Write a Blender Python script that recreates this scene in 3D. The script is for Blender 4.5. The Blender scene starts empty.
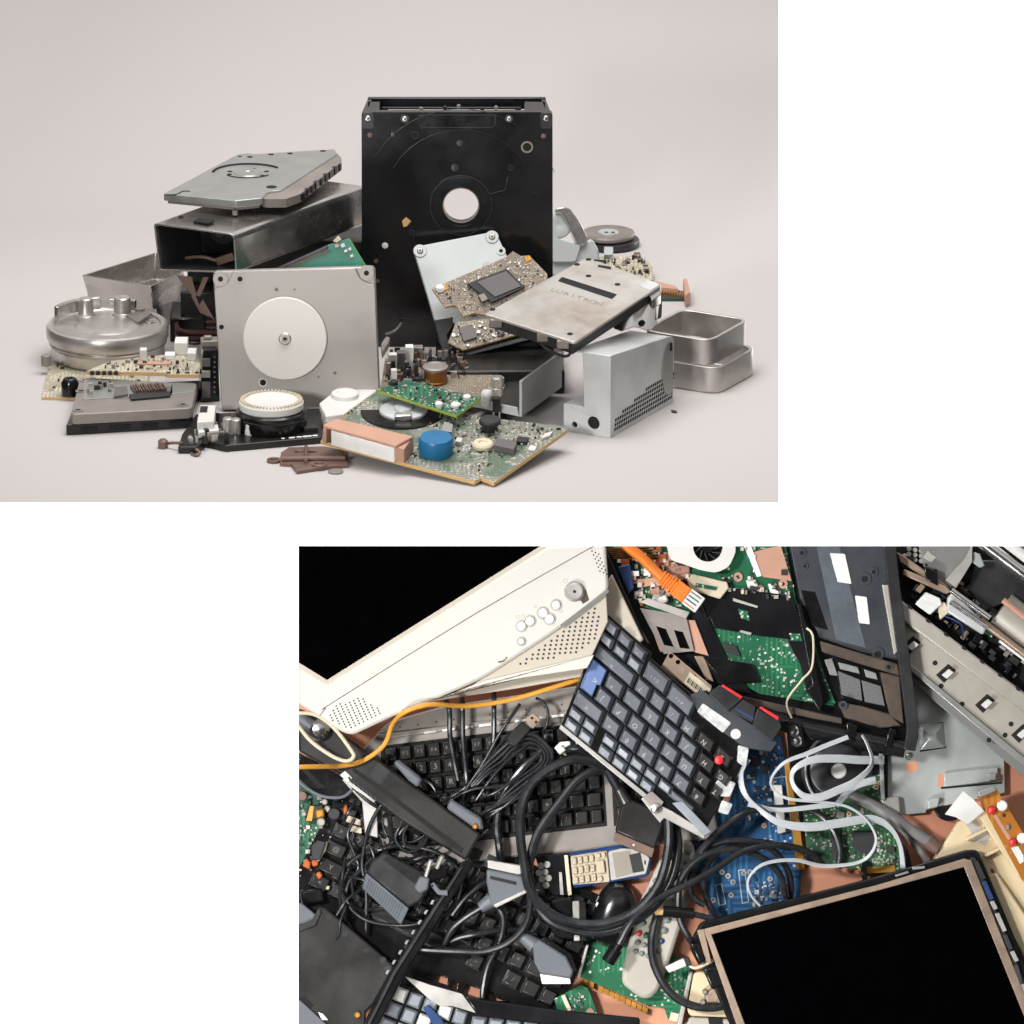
import bpy, bmesh, math, random
from mathutils import Vector as V, Matrix
from mathutils.geometry import tessellate_polygon
random.seed(7)
R = random.Random(11)
SC = bpy.context.scene
COL = SC.collection
S = .0006            # metres per picture unit: the frame is about 61 cm wide
D = 8000.            # camera distance in the same units
TH = math.radians(18)
sn, cs = math.sin(TH), math.cos(TH)
GX, GY, UP = V((1, 0, 0)), V((0, sn, -cs)), V((0, cs, sn))   # right, away, up in camera axes
FL = 112 * cs        # height of the shelf floor along UP
EYE = V((0, 0, D))

def world(p): return V((p.x, GY.dot(p), UP.dot(p) - FL)) * S
def wdir(p): return V((p.x, GY.dot(p), UP.dot(p)))
def at(px, py, cz):
    k = (D - cz) / D
    return V(((px - 512) * k, (512 - py) * k, cz))
def hit(px, py, o, n):
    d = V((px - 512, 512 - py, -D))
    return EYE + d * ((o - EYE).dot(n) / d.dot(n))
def N(yaw, elev, roll=0):
    y, e = math.radians(yaw), math.radians(elev)
    h = GX * math.sin(y) - GY * math.cos(y)
    return h * math.cos(e) + UP * math.sin(e)

class F:
    """a local frame: origin seen at a pixel, normal n, x axis along picture direction u"""
    def __init__(s, px, py, cz=None, wz=None, n=(0, 0, 1), u=None):
        s.o = hit(px, py, UP * (FL + wz), UP) if wz is not None else at(px, py, cz)
        s.n = V(n).normalized()
        if u: s.x = (hit(px + u[0] * 5, py + u[1] * 5, s.o, s.n) - s.o).normalized()
        else:
            c = UP.cross(s.n); s.x = c.normalized() if c.length > .02 else GX.copy()
            s.x = (s.x - s.n * s.x.dot(s.n)).normalized()
        s.y = s.n.cross(s.x)
    def L(s, px, py, z=0):
        p = hit(px, py, s.o + s.n * z, s.n) - s.o
        return (p.dot(s.x), p.dot(s.y))
    def Ls(s, pts, z=0): return [s.L(a, b, z) for a, b in pts]
    def mat(s):
        m = Matrix.Identity(4)
        for i, a in enumerate((s.x, s.y, s.n)):
            w = wdir(a)
            for j in range(3): m[j][i] = w[j]
        m.translation = world(s.o)
        return m
    def raw(s):
        m = Matrix.Identity(4)
        for i, a in enumerate((s.x, s.y, s.n)):
            for j in range(3): m[j][i] = a[j]
        m.translation = s.o
        return m
def rel(a, b): return a.raw().inverted() @ b.raw()      # from b's local to a's local

def circ(x, y, r, n=32, ry=None, a0=0):
    ry = ry or r
    return [(x + r * math.cos(a0 + 2 * math.pi * i / n), y + ry * math.sin(a0 + 2 * math.pi * i / n)) for i in range(n)]
def rnd(poly, r, k=5):
    """round the corners of a polygon; r one number or one per corner"""
    out = []; n = len(poly)
    rs = r if isinstance(r, (list, tuple)) else [r] * n
    for i in range(n):
        p = V(poly[i]).to_2d(); a = V(poly[i - 1]).to_2d(); b = V(poly[(i + 1) % n]).to_2d()
        rr = min(rs[i], (a - p).length * .48, (b - p).length * .48)
        if rr < .05: out.append((p.x, p.y)); continue
        s = p + (a - p).normalized() * rr; e = p + (b - p).normalized() * rr
        for j in range(k + 1):
            t = j / k
            q = s * (1 - t) ** 2 + p * 2 * t * (1 - t) + e * t * t
            out.append((q.x, q.y))
    return out
def smooth(pts, k=6, closed=False):
    pts = [V(p) for p in pts]; n = len(pts); out = []
    for i in range(n if closed else n - 1):
        g = (lambda j: pts[j % n]) if closed else (lambda j: pts[max(0, min(n - 1, j))])
        a, b, c, d = g(i - 1), g(i), g(i + 1), g(i + 2)
        for j in range(k):
            t = j / k
            out.append(.5 * ((2 * b) + (c - a) * t + (2 * a - 5 * b + 4 * c - d) * t * t + (3 * b - a - 3 * c + d) * t ** 3))
    if not closed: out.append(pts[-1])
    return out
def inside(p, poly):
    c = False; n = len(poly)
    for i in range(n):
        (x1, y1), (x2, y2) = poly[i], poly[i - 1]
        if (y1 > p[1]) != (y2 > p[1]) and p[0] < (x2 - x1) * (p[1] - y1) / (y2 - y1) + x1: c = not c
    return c

_glyph = {}
def glyph(ch):
    if ch not in _glyph:
        c = bpy.data.curves.new('lettering', 'FONT'); c.body = ch; c.align_x = 'CENTER'; c.align_y = 'CENTER'; c.size = 1
        o = bpy.data.objects.new('lettering', c)
        m = bpy.data.meshes.new_from_object(o)
        _glyph[ch] = ([tuple(v.co) for v in m.vertices], [tuple(p.vertices) for p in m.polygons])
        bpy.data.objects.remove(o); bpy.data.meshes.remove(m); bpy.data.curves.remove(c)
    return _glyph[ch]

class MB:
    def __init__(s): s.v = []; s.f = []; s.m = []; s.X = None
    def add(s, vs, fs, mi=0):
        b = len(s.v)
        for v in vs:
            v = V(v)
            if s.X: v = s.X @ v
            s.v.append(v)
        for f in fs: s.f.append(tuple(b + i for i in f)); s.m.append(mi)
        return s
    def prism(s, poly, z0, z1, mi=0, holes=(), top=None, side=None):
        loops = [list(poly)] + [list(h) for h in holes]
        tp = list(top) if top else list(poly)
        tl = [tp] + [list(h) for h in holes]
        n = sum(map(len, loops))
        vs = [(x, y, z0) for l in loops for x, y in l] + [(x, y, z1) for l in tl for x, y in l]
        fs = []
        if holes:
            t = tessellate_polygon([[V((x, y, 0)) for x, y in l] for l in loops])
            for q in t:
                fs.append(tuple(q)); fs.append(tuple(i + n for i in reversed(q)))
        else:
            fs.append(tuple(range(n))); fs.append(tuple(n + i for i in reversed(range(n))))
        b = 0
        for l in loops:
            k = len(l)
            for i in range(k):
                j = (i + 1) % k
                fs.append((b + i, b + j, n + b + j, n + b + i))
            b += k
        s.add(vs, fs, mi)
        if side is not None: s.m[-n:] = [side] * n
        return s
    def box(s, x0, y0, x1, y1, z0, z1, mi=0):
        return s.prism([(x0, y0), (x1, y0), (x1, y1), (x0, y1)], z0, z1, mi)
    def rbox(s, x, y, w, h, z0, z1, a=0, mi=0):
        c, q = math.cos(a), math.sin(a)
        return s.prism([(x + u * c - t * q, y + u * q + t * c) for u, t in ((-w / 2, -h / 2), (w / 2, -h / 2), (w / 2, h / 2), (-w / 2, h / 2))], z0, z1, mi)
    def cyl(s, x, y, r, z0, z1, mi=0, n=28, r2=None):
        return s.prism(circ(x, y, r, n), z0, z1, mi, top=circ(x, y, r2, n) if r2 else None)
    def ring(s, x, y, r, ri, z0, z1, mi=0, n=40):
        return s.lathe(x, y, [(ri, z0), (r, z0), (r, z1), (ri, z1)], mi, n, True)
    def lathe(s, x, y, prof, mi=0, n=40, closed=False, sy=1):
        k = len(prof); vs = []; fs = []
        for i in range(n):
            a = 2 * math.pi * i / n
            for r, z in prof: vs.append((x + r * math.cos(a), y + r * sy * math.sin(a), z))
        for i in range(n):
            j = (i + 1) % n
            for q in range(k if closed else k - 1):
                w = (q + 1) % k
                fs.append((i * k + q, j * k + q, j * k + w, i * k + w))
        if not closed:
            if prof[0][0] > .01: fs.append(tuple(i * k for i in reversed(range(n))))
            if prof[-1][0] > .01: fs.append(tuple(i * k + k - 1 for i in range(n)))
        return s.add(vs, fs, mi)
    def loft(s, rings, mi=0, caps=True, closed=False):
        n = len(rings[0]); vs = [p for r in rings for p in r]; fs = []
        m = len(rings)
        for i in range(m if closed else m - 1):
            for j in range(n):
                k = (j + 1) % n; w = (i + 1) % m
                fs.append((i * n + j, i * n + k, w * n + k, w * n + j))
        if caps and not closed:
            fs.append(tuple(reversed(range(n)))); fs.append(tuple((m - 1) * n + j for j in range(n)))
        return s.add(vs, fs, mi)
    def tube(s, pts, r, mi=0, n=10, closed=False, k=6, sm=True):
        P = smooth(pts, k, closed) if sm else [V(p) for p in pts]
        m = len(P); rings = []; up = None
        for i in range(m):
            a = P[(i - 1) % m] if closed or i else P[0]
            b = P[(i + 1) % m] if closed or i < m - 1 else P[-1]
            t = (b - a).normalized() if (b - a).length > 1e-6 else V((1, 0, 0))
            if up is None: up = t.orthogonal().normalized()
            up = (up - t * up.dot(t)); up = up.normalized() if up.length > 1e-5 else t.orthogonal().normalized()
            w = t.cross(up)
            rr = r(i / max(1, m - 1)) if callable(r) else r
            rings.append([tuple(P[i] + (up * math.cos(2 * math.pi * j / n) + w * math.sin(2 * math.pi * j / n)) * rr) for j in range(n)])
        return s.loft(rings, mi, closed=closed)
    def strip(s, pts, w, t, mi=0, k=8, ridges=0):
        """flat ribbon: pts are (x, y, z, twist degrees): twist 0 lies flat, 90 stands on edge"""
        nb = max(1, ridges); top_ = [(-1 + 2 * i / (2 * nb), (1 if i % 2 or not ridges else .35)) for i in range(2 * nb + 1)]
        prof_ = [(x, -y) for x, y in top_] + [(x, y) for x, y in reversed(top_)] if ridges else ((-1, -1), (1, -1), (1, 1), (-1, 1))
        P = smooth([p[:3] for p in pts], k); A = smooth([(p[3], 0, 0) for p in pts], k); m = len(P); rings = []
        for i in range(m):
            d = P[min(i + 1, m - 1)] - P[max(i - 1, 0)]
            d = d.normalized(); a = math.radians(A[i].x)
            side = V((-d.y, d.x, 0)); side = side.normalized() if side.length > 1e-4 else V((1, 0, 0))
            u = side * math.cos(a) + V((0, 0, 1)) * math.sin(a); q = d.cross(u).normalized()
            rings.append([tuple(P[i] + u * x * w / 2 + q * y * t / 2) for x, y in prof_])
        return s.loft(rings, mi)
    def text(s, st, x, y, z, size, a=0, mi=1, sx=1):
        vs, fs = glyph(st); c, q = math.cos(a) * size, math.sin(a) * size
        return s.add([(x + vx * sx * c - vy * q, y + vx * sx * q + vy * c, z) for vx, vy, _ in vs], fs, mi)

LOWER = []      # meshes of the table heap, trimmed at the edges of the table
_low = [False]
def mesh_obj(name, mb, mats, parent=None, frame=None, bev=0, sharp=35, seg=2):
    me = bpy.data.meshes.new(name)
    bm = bmesh.new()
    vs = [bm.verts.new(v * S) for v in mb.v]
    for f, m in zip(mb.f, mb.m):
        try:
            q = bm.faces.new([vs[i] for i in f]); q.material_index = m; q.smooth = True
        except ValueError: pass
    bmesh.ops.recalc_face_normals(bm, faces=bm.faces)
    bm.to_mesh(me); bm.free()
    me.set_sharp_from_angle(angle=math.radians(sharp))
    for m in (mats if isinstance(mats, (list, tuple)) else [mats]): me.materials.append(m)
    o = bpy.data.objects.new(name, me); COL.objects.link(o)
    if parent is not None: o.parent = parent; o['_d'] = 1
    if frame is not None: o.matrix_world = frame.mat()
    if bev:
        b = o.modifiers.new('edge', 'BEVEL'); b.width = bev * S; b.segments = seg; b.limit_method = 'ANGLE'; b.angle_limit = math.radians(40); b.harden_normals = False
    if '_d' in o: del o['_d']
    if _low[0]: LOWER.append(o)
    return o
def tag(o, label, cat, group=None, kind=None):
    if label: o['label'] = label
    if cat: o['category'] = cat
    if group: o['group'] = group
    if kind: o['kind'] = kind
    return o
def thing(name, label, cat, f, group=None):
    o = bpy.data.objects.new(name, None); COL.objects.link(o)
    o.empty_display_size = .01; o.matrix_world = f.mat()
    return tag(o, label, cat, group)
def solo(name, mb, mats, f, label, cat, group=None, bev=0, sharp=35):
    return tag(mesh_obj(name, mb, mats, None, f, bev, sharp), label, cat, group)
def part(name, mb, mats, parent, bev=0, label=None, kind=None, sharp=35):
    o = mesh_obj(name, mb, mats, parent, None, bev, sharp)
    if label: o['label'] = label
    if kind: o['kind'] = kind
    return o

# ---------------------------------------------------------------- materials
def _n(t, k, **kw):
    n = t.nodes.new(k)
    for a, b in kw.items():
        if a in n.inputs: n.inputs[a].default_value = b
        else: setattr(n, a, b)
    return n
def base(name):
    m = bpy.data.materials.new(name); m.use_nodes = True; t = m.node_tree
    b = t.nodes['Principled BSDF']; tc = _n(t, 'ShaderNodeTexCoord')
    return m, t, b, tc.outputs['Object']
def c4(c): return (c[0], c[1], c[2], 1)
def sr(*c):   # sRGB 0-255 to linear
    return tuple(((x / 255 + .055) / 1.055) ** 2.4 if x > 10 else x / 255 / 12.92 for x in c)
def mat(name, col, rough=.5, metal=0, var=.18, vs=60, bump=.05, bs=900, spec=.5, dirt=None, dirtamt=.35, ds=35, coat=0, stretch=None, trans=0):
    m, t, b, co = base(name); l = t.links.new
    src = co
    if stretch:
        mp = _n(t, 'ShaderNodeMapping'); mp.inputs['Scale'].default_value = stretch; l(co, mp.inputs['Vector']); src = mp.outputs[0]
    n1 = _n(t, 'ShaderNodeTexNoise', Scale=vs, Detail=5., Roughness=.65); l(src, n1.inputs['Vector'])
    r = _n(t, 'ShaderNodeMapRange'); r.inputs['From Min'].default_value = .25; r.inputs['From Max'].default_value = .75
    r.inputs['To Min'].default_value = 1 - var; r.inputs['To Max'].default_value = 1 + var; l(n1.outputs[0], r.inputs[0])
    mx = _n(t, 'ShaderNodeMix', data_type='RGBA', blend_type='MULTIPLY'); mx.inputs[0].default_value = 1
    mx.inputs[6].default_value = c4(col); l(r.outputs[0], mx.inputs[7]); out = mx.outputs[2]
    if dirt:
        n2 = _n(t, 'ShaderNodeTexNoise', Scale=ds, Detail=5., Roughness=.6); l(co, n2.inputs['Vector'])
        r2 = _n(t, 'ShaderNodeMapRange'); r2.inputs['From Min'].default_value = .42; r2.inputs['From Max'].default_value = .74
        r2.inputs['To Max'].default_value = dirtamt; l(n2.outputs[0], r2.inputs[0])
        m2 = _n(t, 'ShaderNodeMix', data_type='RGBA'); l(r2.outputs[0], m2.inputs[0]); l(out, m2.inputs[6]); m2.inputs[7].default_value = c4(dirt); out = m2.outputs[2]
    l(out, b.inputs['Base Color'])
    b.inputs['Metallic'].default_value = metal; b.inputs['Specular IOR Level'].default_value = spec
    r3 = _n(t, 'ShaderNodeMapRange'); rv = .2 if metal > .3 else .1
    r3.inputs['From Min'].default_value = .25; r3.inputs['From Max'].default_value = .75; r3.inputs['To Min'].default_value = max(.05, rough - rv * .6); r3.inputs['To Max'].default_value = min(1, rough + rv)
    l(n1.outputs[0], r3.inputs[0]); l(r3.outputs[0], b.inputs['Roughness'])
    if coat: b.inputs['Coat Weight'].default_value = coat; b.inputs['Coat Roughness'].default_value = .08
    if trans: b.inputs['Transmission Weight'].default_value = trans
    if bump:
        n3 = _n(t, 'ShaderNodeTexNoise', Scale=bs, Detail=3.); l(src, n3.inputs['Vector'])
        bp = _n(t, 'ShaderNodeBump', Strength=bump, Distance=.0004); l(n3.outputs[0], bp.inputs['Height']); l(bp.outputs[0], b.inputs['Normal'])
    return m
def pcb(name, col, trace, pad, dens=.5, sc=420, rough=.4, blotch=None):
    m, t, b, co = base(name); l = t.links.new
    v1 = _n(t, 'ShaderNodeTexVoronoi', Scale=sc, distance='CHEBYCHEV'); l(co, v1.inputs['Vector'])
    nz = _n(t, 'ShaderNodeTexNoise', Scale=70., Detail=4.); l(co, nz.inputs['Vector'])
    def thr(o, a, c, lo=0., hi=1.):
        r = _n(t, 'ShaderNodeMapRange'); r.inputs['From Min'].default_value = a; r.inputs['From Max'].default_value = c
        r.inputs['To Min'].default_value = lo; r.inputs['To Max'].default_value = hi; l(o, r.inputs[0]); return r.outputs[0]
    # bundles of fine parallel traces: cells choose the direction, some cells carry none
    vc = _n(t, 'ShaderNodeTexVoronoi', Scale=sc * .16, distance='CHEBYCHEV'); l(co, vc.inputs['Vector'])
    cc = _n(t, 'ShaderNodeSeparateColor'); l(vc.outputs['Color'], cc.inputs[0])
    sx = _n(t, 'ShaderNodeSeparateXYZ'); l(co, sx.inputs[0])
    mxy = _n(t, 'ShaderNodeMix', data_type='FLOAT'); l(thr(cc.outputs[0], .49, .51), mxy.inputs[0]); l(sx.outputs['X'], mxy.inputs[2]); l(sx.outputs['Y'], mxy.inputs[3])
    wv = _n(t, 'ShaderNodeMath', operation='PINGPONG'); l(mxy.outputs[0], wv.inputs[0]); wv.inputs[1].default_value = .55 / sc
    ln = thr(wv.outputs[0], .30 / sc, .34 / sc)
    on = _n(t, 'ShaderNodeMath', operation='MULTIPLY'); l(ln, on.inputs[0]); l(thr(cc.outputs[1], .42, .44, 0, .75), on.inputs[1])
    m1 = _n(t, 'ShaderNodeMix', data_type='RGBA'); l(on.outputs[0], m1.inputs[0]); m1.inputs[6].default_value = c4(col); m1.inputs[7].default_value = c4(trace)
    gate = _n(t, 'ShaderNodeMath', operation='MULTIPLY'); l(thr(v1.outputs['Distance'], .25, .2), gate.inputs[0]); l(thr(nz.outputs[0], .62 - dens * .3, .66 - dens * .3), gate.inputs[1])
    m2 = _n(t, 'ShaderNodeMix', data_type='RGBA'); l(gate.outputs[0], m2.inputs[0]); l(m1.outputs[2], m2.inputs[6]); m2.inputs[7].default_value = c4(pad); out = m2.outputs[2]
    if blotch:
        nb = _n(t, 'ShaderNodeTexNoise', Scale=38., Detail=6.); l(co, nb.inputs['Vector'])
        m3 = _n(t, 'ShaderNodeMix', data_type='RGBA'); l(thr(nb.outputs[0], .5, .58, 0, .8), m3.inputs[0]); l(out, m3.inputs[6]); m3.inputs[7].default_value = c4(blotch); out = m3.outputs[2]
    l(out, b.inputs['Base Color']); b.inputs['Roughness'].default_value = rough
    bp = _n(t, 'ShaderNodeBump', Strength=.25, Distance=.0003); l(gate.outputs[0], bp.inputs['Height']); l(bp.outputs[0], b.inputs['Normal'])
    return m
def paint(name, col, **k): return mat(name, sr(*col), **k)

M = {}
M['paper'] = mat('backdrop_paper', sr(190, 184, 182), .9, var=.012, vs=6, bump=.02, spec=.2)
M['white_wall'] = mat('white_wall', (.95, .95, .95), .9, var=0, bump=0, spec=.1)
M['black_gloss'] = mat('black_painted_metal', (.008, .0078, .009), .17, var=.3, vs=25, bump=.02, dirt=(.035, .033, .034), dirtamt=.22, ds=22)
M['black'] = mat('black_plastic', (.006, .006, .0065), .19, var=.3, bump=.12)
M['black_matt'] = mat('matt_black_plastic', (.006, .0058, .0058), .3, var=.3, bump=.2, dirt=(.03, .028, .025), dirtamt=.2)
M['charcoal'] = mat('charcoal_plastic', (.018, .018, .020), .33, var=.2, bump=.12, dirt=(.10, .095, .09), dirtamt=.25)
M['rubber'] = mat('black_rubber_cable', (.013, .014, .016), .27, var=.3, vs=120, bump=.08, dirt=(.05, .05, .05), dirtamt=.3)
M['warm_grey'] = mat('warm_grey_cast_metal', sr(162, 156, 151), .42, .55, var=.05, vs=30, bump=.05, dirt=sr(140, 132, 124), dirtamt=.25, ds=14)
M['ivory'] = mat('ivory_disc', sr(218, 213, 206), .5, var=.02, bump=.02)
M['steel'] = mat('brushed_steel', sr(200, 196, 192), .2, .95, var=.08, vs=40, bump=.008, bs=400, dirt=sr(130, 122, 116), dirtamt=.35)
M['alu'] = mat('cast_aluminium', sr(204, 199, 195), .35, .9, var=.06, vs=50, bump=.012, bs=500, dirt=sr(138, 130, 124), dirtamt=.35)
M['chrome'] = mat('polished_steel', sr(205, 202, 200), .14, 1, var=.05, vs=40, bump=.012, bs=90)
M['lid'] = mat('pale_grey_painted_lid', sr(186, 190, 189), .5, .35, var=.04, vs=30, bump=.05, dirt=sr(160, 158, 152), dirtamt=.3)
M['psu'] = mat('pale_galvanised_sheet', sr(210, 212, 211), .4, .25, var=.04, vs=35, bump=.05, dirt=sr(140, 136, 130), dirtamt=.45, ds=28)
M['drive_lid'] = mat('worn_steel_lid', sr(196, 192, 185), .36, .5, var=.07, vs=28, bump=.06, dirt=sr(132, 108, 86), dirtamt=.8, ds=18)
M['hdd_grey'] = mat('grey_drive_metal', sr(160, 161, 158), .36, .55, var=.06, vs=40, bump=.06, dirt=sr(120, 116, 110), dirtamt=.3)
M['worn_grey'] = mat('worn_grey_drive_metal', sr(150, 142, 136), .5, .45, var=.12, vs=45, bump=.1, dirt=sr(92, 84, 80), dirtamt=.6, ds=30)
M['screw'] = mat('screw_steel', sr(190, 186, 180), .3, .9, var=.05, bump=.02)
M['hole'] = mat('dark_recess', (.006, .006, .006), .8, var=.1, bump=0)
M['gold'] = mat('gold_contacts', sr(186, 134, 54), .35, .6, var=.1, bump=.05)
M['tan_edge'] = mat('bare_board_edge', sr(206, 168, 112), .6, var=.08, bump=.05)
M['copper'] = mat('copper_pink_plastic', sr(192, 146, 124), .45, .1, var=.08, bump=.05)
M['cream'] = mat('cream_plastic', sr(206, 194, 168), .5, var=.06, bump=.05)
M['white'] = mat('white_plastic', sr(214, 211, 206), .45, var=.04, bump=.04)
M['label'] = mat('white_paper_label', sr(236, 234, 230), .7, var=.04, bump=.05, dirt=sr(170, 165, 158), dirtamt=.4, ds=60)
M['blue_cap'] = mat('teal_blue_cap', sr(20, 104, 150), .38, var=.06, bump=.02)
M['brass'] = mat('brass_coil', sr(150, 104, 58), .35, .8, var=.15, bump=.08)
M['brown'] = mat('brown_bracket_metal', sr(122, 98, 88), .45, .5, var=.15, bump=.1)
M['solder'] = mat('solder', sr(198, 194, 186), .35, .75, var=.15, bump=.1)
M['chip'] = mat('chip_black', (.018, .017, .018), .5, var=.2, bump=.05)
M['chip_grey'] = mat('chip_grey', sr(98, 92, 92), .5, var=.1, bump=.08)
M['pcb_green'] = pcb('green_circuit_board', sr(20, 88, 62), sr(52, 124, 88), sr(196, 194, 172), .5)
M['pcb_teal'] = pcb('teal_circuit_board', sr(10, 122, 98), sr(22, 140, 112), sr(170, 206, 186), .12, 520)
M['pcb_pale'] = pcb('pale_green_circuit_board', sr(124, 124, 112), sr(158, 156, 144), sr(204, 200, 188), .8, 420, blotch=sr(74, 100, 78))
M['pcb_tan'] = pcb('tan_circuit_board', sr(122, 110, 96), sr(152, 138, 120), sr(192, 180, 162), .8, 700)
M['pcb_beige'] = pcb('beige_circuit_board', sr(168, 160, 138), sr(206, 198, 176), sr(226, 218, 200), .7, 480)
M['dark_pcb'] = pcb('dark_circuit_board', sr(46, 40, 40), sr(66, 58, 56), sr(190, 180, 168), .25, 420)

def comps(mb, poly, n, s0, s1, h0, h1, z, nm=3, rng=R, aligned=0.):
    xs = [p[0] for p in poly]; ys = [p[1] for p in poly]; k = 0; tries = 0
    while k < n and tries < n * 30:
        tries += 1
        x, y = rng.uniform(min(xs), max(xs)), rng.uniform(min(ys), max(ys))
        if not inside((x, y), poly): continue
        w = (s0 + (s1 - s0) * rng.random() ** 1.8) * .85; h = w * rng.uniform(.4, 1)
        mb.rbox(x, y, w, h, z, z + rng.uniform(h0, h1), aligned + rng.choice((0, math.pi / 2)), rng.randrange(nm)); k += 1
    return mb
SMD = [M['solder'], M['chip'], M['worn_grey'], M['cream']]
def screw(mb, x, y, r, z, mi=0, hm=1):
    mb.lathe(x, y, [(r, z), (r, z + r * .25), (r * .75, z + r * .45), (0, z + r * .5)], mi, 20)
    mb.prism(circ(x, y, r * .35, 6), z + r * .3, z + r * .53, hm)
# ================================================================ SETTING
def inset(poly, d):
    n = len(poly); out = []
    ar = sum(poly[i - 1][0] * poly[i][1] - poly[i][0] * poly[i - 1][1] for i in range(n))
    sg = 1 if ar > 0 else -1
    for i in range(n):
        p, a, b = V(poly[i]).to_2d(), V(poly[i - 1]).to_2d(), V(poly[(i + 1) % n]).to_2d()
        e, g = (p - a).normalized(), (b - p).normalized()
        n1, n2 = V((-e.y, e.x)) * sg, V((-g.y, g.x)) * sg
        m = n1 + n2; m = m / max(.3, m.dot(m) / 2)
        q = p + m * d; out.append((q.x, q.y))
    return out
def tray_mb(poly, z0, z1, w, mi=0):
    mb = MB(); q = inset(poly, w)
    r = [[(x, y, z) for x, y in pl] for pl, z in ((inset(poly, 1.2), z0), (poly, z0 + 1.2), (poly, z1), (q, z1), (q, z0 + w))]
    return mb.loft(r, mi)
def flat(px, py, wz=0, u=None, tilt=90, yaw=0): return F(px, py, wz=wz, n=N(yaw, tilt), u=u)
def zpx(f, pts, z): return f.Ls(pts, z)

# seamless paper: floor, sweep and back of the shelf-like cove
ff = flat(389, 502.5, 0)
mb = MB(); prof = [(0, 0)]
for i in range(0, 19): prof.append((980 + 330 * math.sin(i * math.pi / 36), 330 * (1 - math.cos(i * math.pi / 36))))
prof.append((1310, 760))
def inside_prof(p): return [(y, z - 6 if y < 980 else z) for y, z in p]
rows = []
for y, z in prof:
    p = ff.o + ff.y * y + ff.n * z
    k = (D - p.z) / D
    rows.append((y, z, (778.7 - 512) * k - ff.o.x, (-25 - 512) * k - ff.o.x))
vs = []; fs = []
for i, (y, z, xr, xl) in enumerate(rows):
    a = 0 if i == 0 else math.atan2(rows[i][1] - rows[i - 1][1], rows[i][0] - rows[i - 1][0])
    oy, oz = 5 * math.sin(a), -5 * math.cos(a)
    if i == 0: oz = -.25; oy = .6
    vs += [(xl, y, z), (xr, y, z), (xl, y + oy, z + oz), (xr, y + oy, z + oz)]
for i in range(len(rows) - 1):
    a, b = i * 4, i * 4 + 4
    fs += [(a, a + 1, b + 1, b), (a + 2, b + 2, b + 3, a + 3), (a, b, b + 2, a + 2), (a + 1, a + 3, b + 3, b + 1)]
k = (len(rows) - 1) * 4
fs += [(0, 2, 3, 1), (k, k + 1, k + 3, k + 2)]
mb.add(vs, fs)
tag(mesh_obj('backdrop', mb, M['paper'], None, ff), 'warm pale grey seamless paper floor curving up behind the pile of drives', 'backdrop', kind='structure')

# ================================================================ UPPER PILE
# --- tall black open drive
f = F(457, 347, wz=0, n=N(0, 0))
T = thing('hard_drive', 'tall black open drive casing with a round hole, standing upright at the back', 'hard drive', f)
out = rnd(f.Ls([(362, 347), (553, 347), (552.5, 112), (361.5, 112)]), 4)
hx, hy = f.L(461, 205)
mb = MB().prism(out, -8, 0, holes=[circ(hx, hy, 17.6, 40)])
part('cover', mb, M['black_gloss'], T, 1.2)
mb = MB().ring(hx, hy, 31, 17.8, 0, 1.2).ring(hx, hy, 29.6, 22, 1.2, 1.6)
part('hub_ring', mb, M['black'], T, .3)
part('hub_edge', MB().ring(hx, hy, 31.8, 30.9, 0, 1.5), M['charcoal'], T)
part('hub_edge', MB().ring(hx, hy, 18.6, 17.7, 0, 1.6), M['worn_grey'], T)
for r in (79, 101):
    part('moulded_line', MB().tube([(hx + r * math.cos(a), hy + r * math.sin(a), .15) for a in [math.radians(d) for d in range(20, 160, 10)]], .35, n=6), M['charcoal'], T)
mb = MB()
mb.tube([f.L(*p) + (.1,) for p in [(400, 318), (420, 320), (436, 317)]], .8, n=6)
part('moulded_line', mb, M['charcoal'], T); mb = MB()
mb.tube([f.L(*p) + (.1,) for p in [(490, 194), (505, 190), (508, 176)]], .35, n=6, sm=False)
part('moulded_line', mb, M['charcoal'], T)
lab = rnd(f.Ls([(418, 129), (497, 129), (497, 113.5), (418, 113.5)]), [8, 8, 1, 1])
mb = MB(); mb.prism(lab, -.5, .4); part('label_recess', mb, M['black'], T)
q = inset(lab, 1.6)
part('label_edge', MB().tube([(x, y, .4) for x, y in q], .5, n=6, closed=True, sm=False), M['charcoal'], T)
for (x, y) in ((368, 118), (546, 118)):
    cx, cy = f.L(x, y); mb = MB(); mb.prism(rnd([(cx - 6, cy - 11), (cx + 6, cy - 11), (cx + 6, cy + 6), (cx - 6, cy + 6)], 3), 0, 1.6)
    t = part('corner_tab', mb, M['charcoal'], T, .4)
    mb = MB(); screw(mb, cx, cy, 3, 1.6); part('screw', mb, [M['screw'], M['hole']], t)
for (x, y, r) in ((404.7, 118.5, 4.6), (509, 118.5, 4.2)):
    cx, cy = f.L(x, y); mb = MB(); mb.cyl(cx, cy, r, 0, 1.2, 2); screw(mb, cx, cy, r * .6, 1.2)
    part('screw', mb, [M['screw'], M['hole'], M['charcoal']], T)
for (x, y, r) in ((415, 135, 3.6), (527, 147, 4.4), (511, 167.5, 3), (534.5, 191, 3), (412, 232.5, 3), (460.5, 182, 3), (447.5, 152.5, 1.6)):
    cx, cy = f.L(x, y); mb = MB(); mb.ring(cx, cy, r * (1.4 if r > 4 else 1.12), r, 0, .6); mb.cyl(cx, cy, r, 0, .15, 1)
    part('screw_hole', mb, [M['worn_grey'] if r > 4 else M['charcoal'], M['hole']], T)
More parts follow.
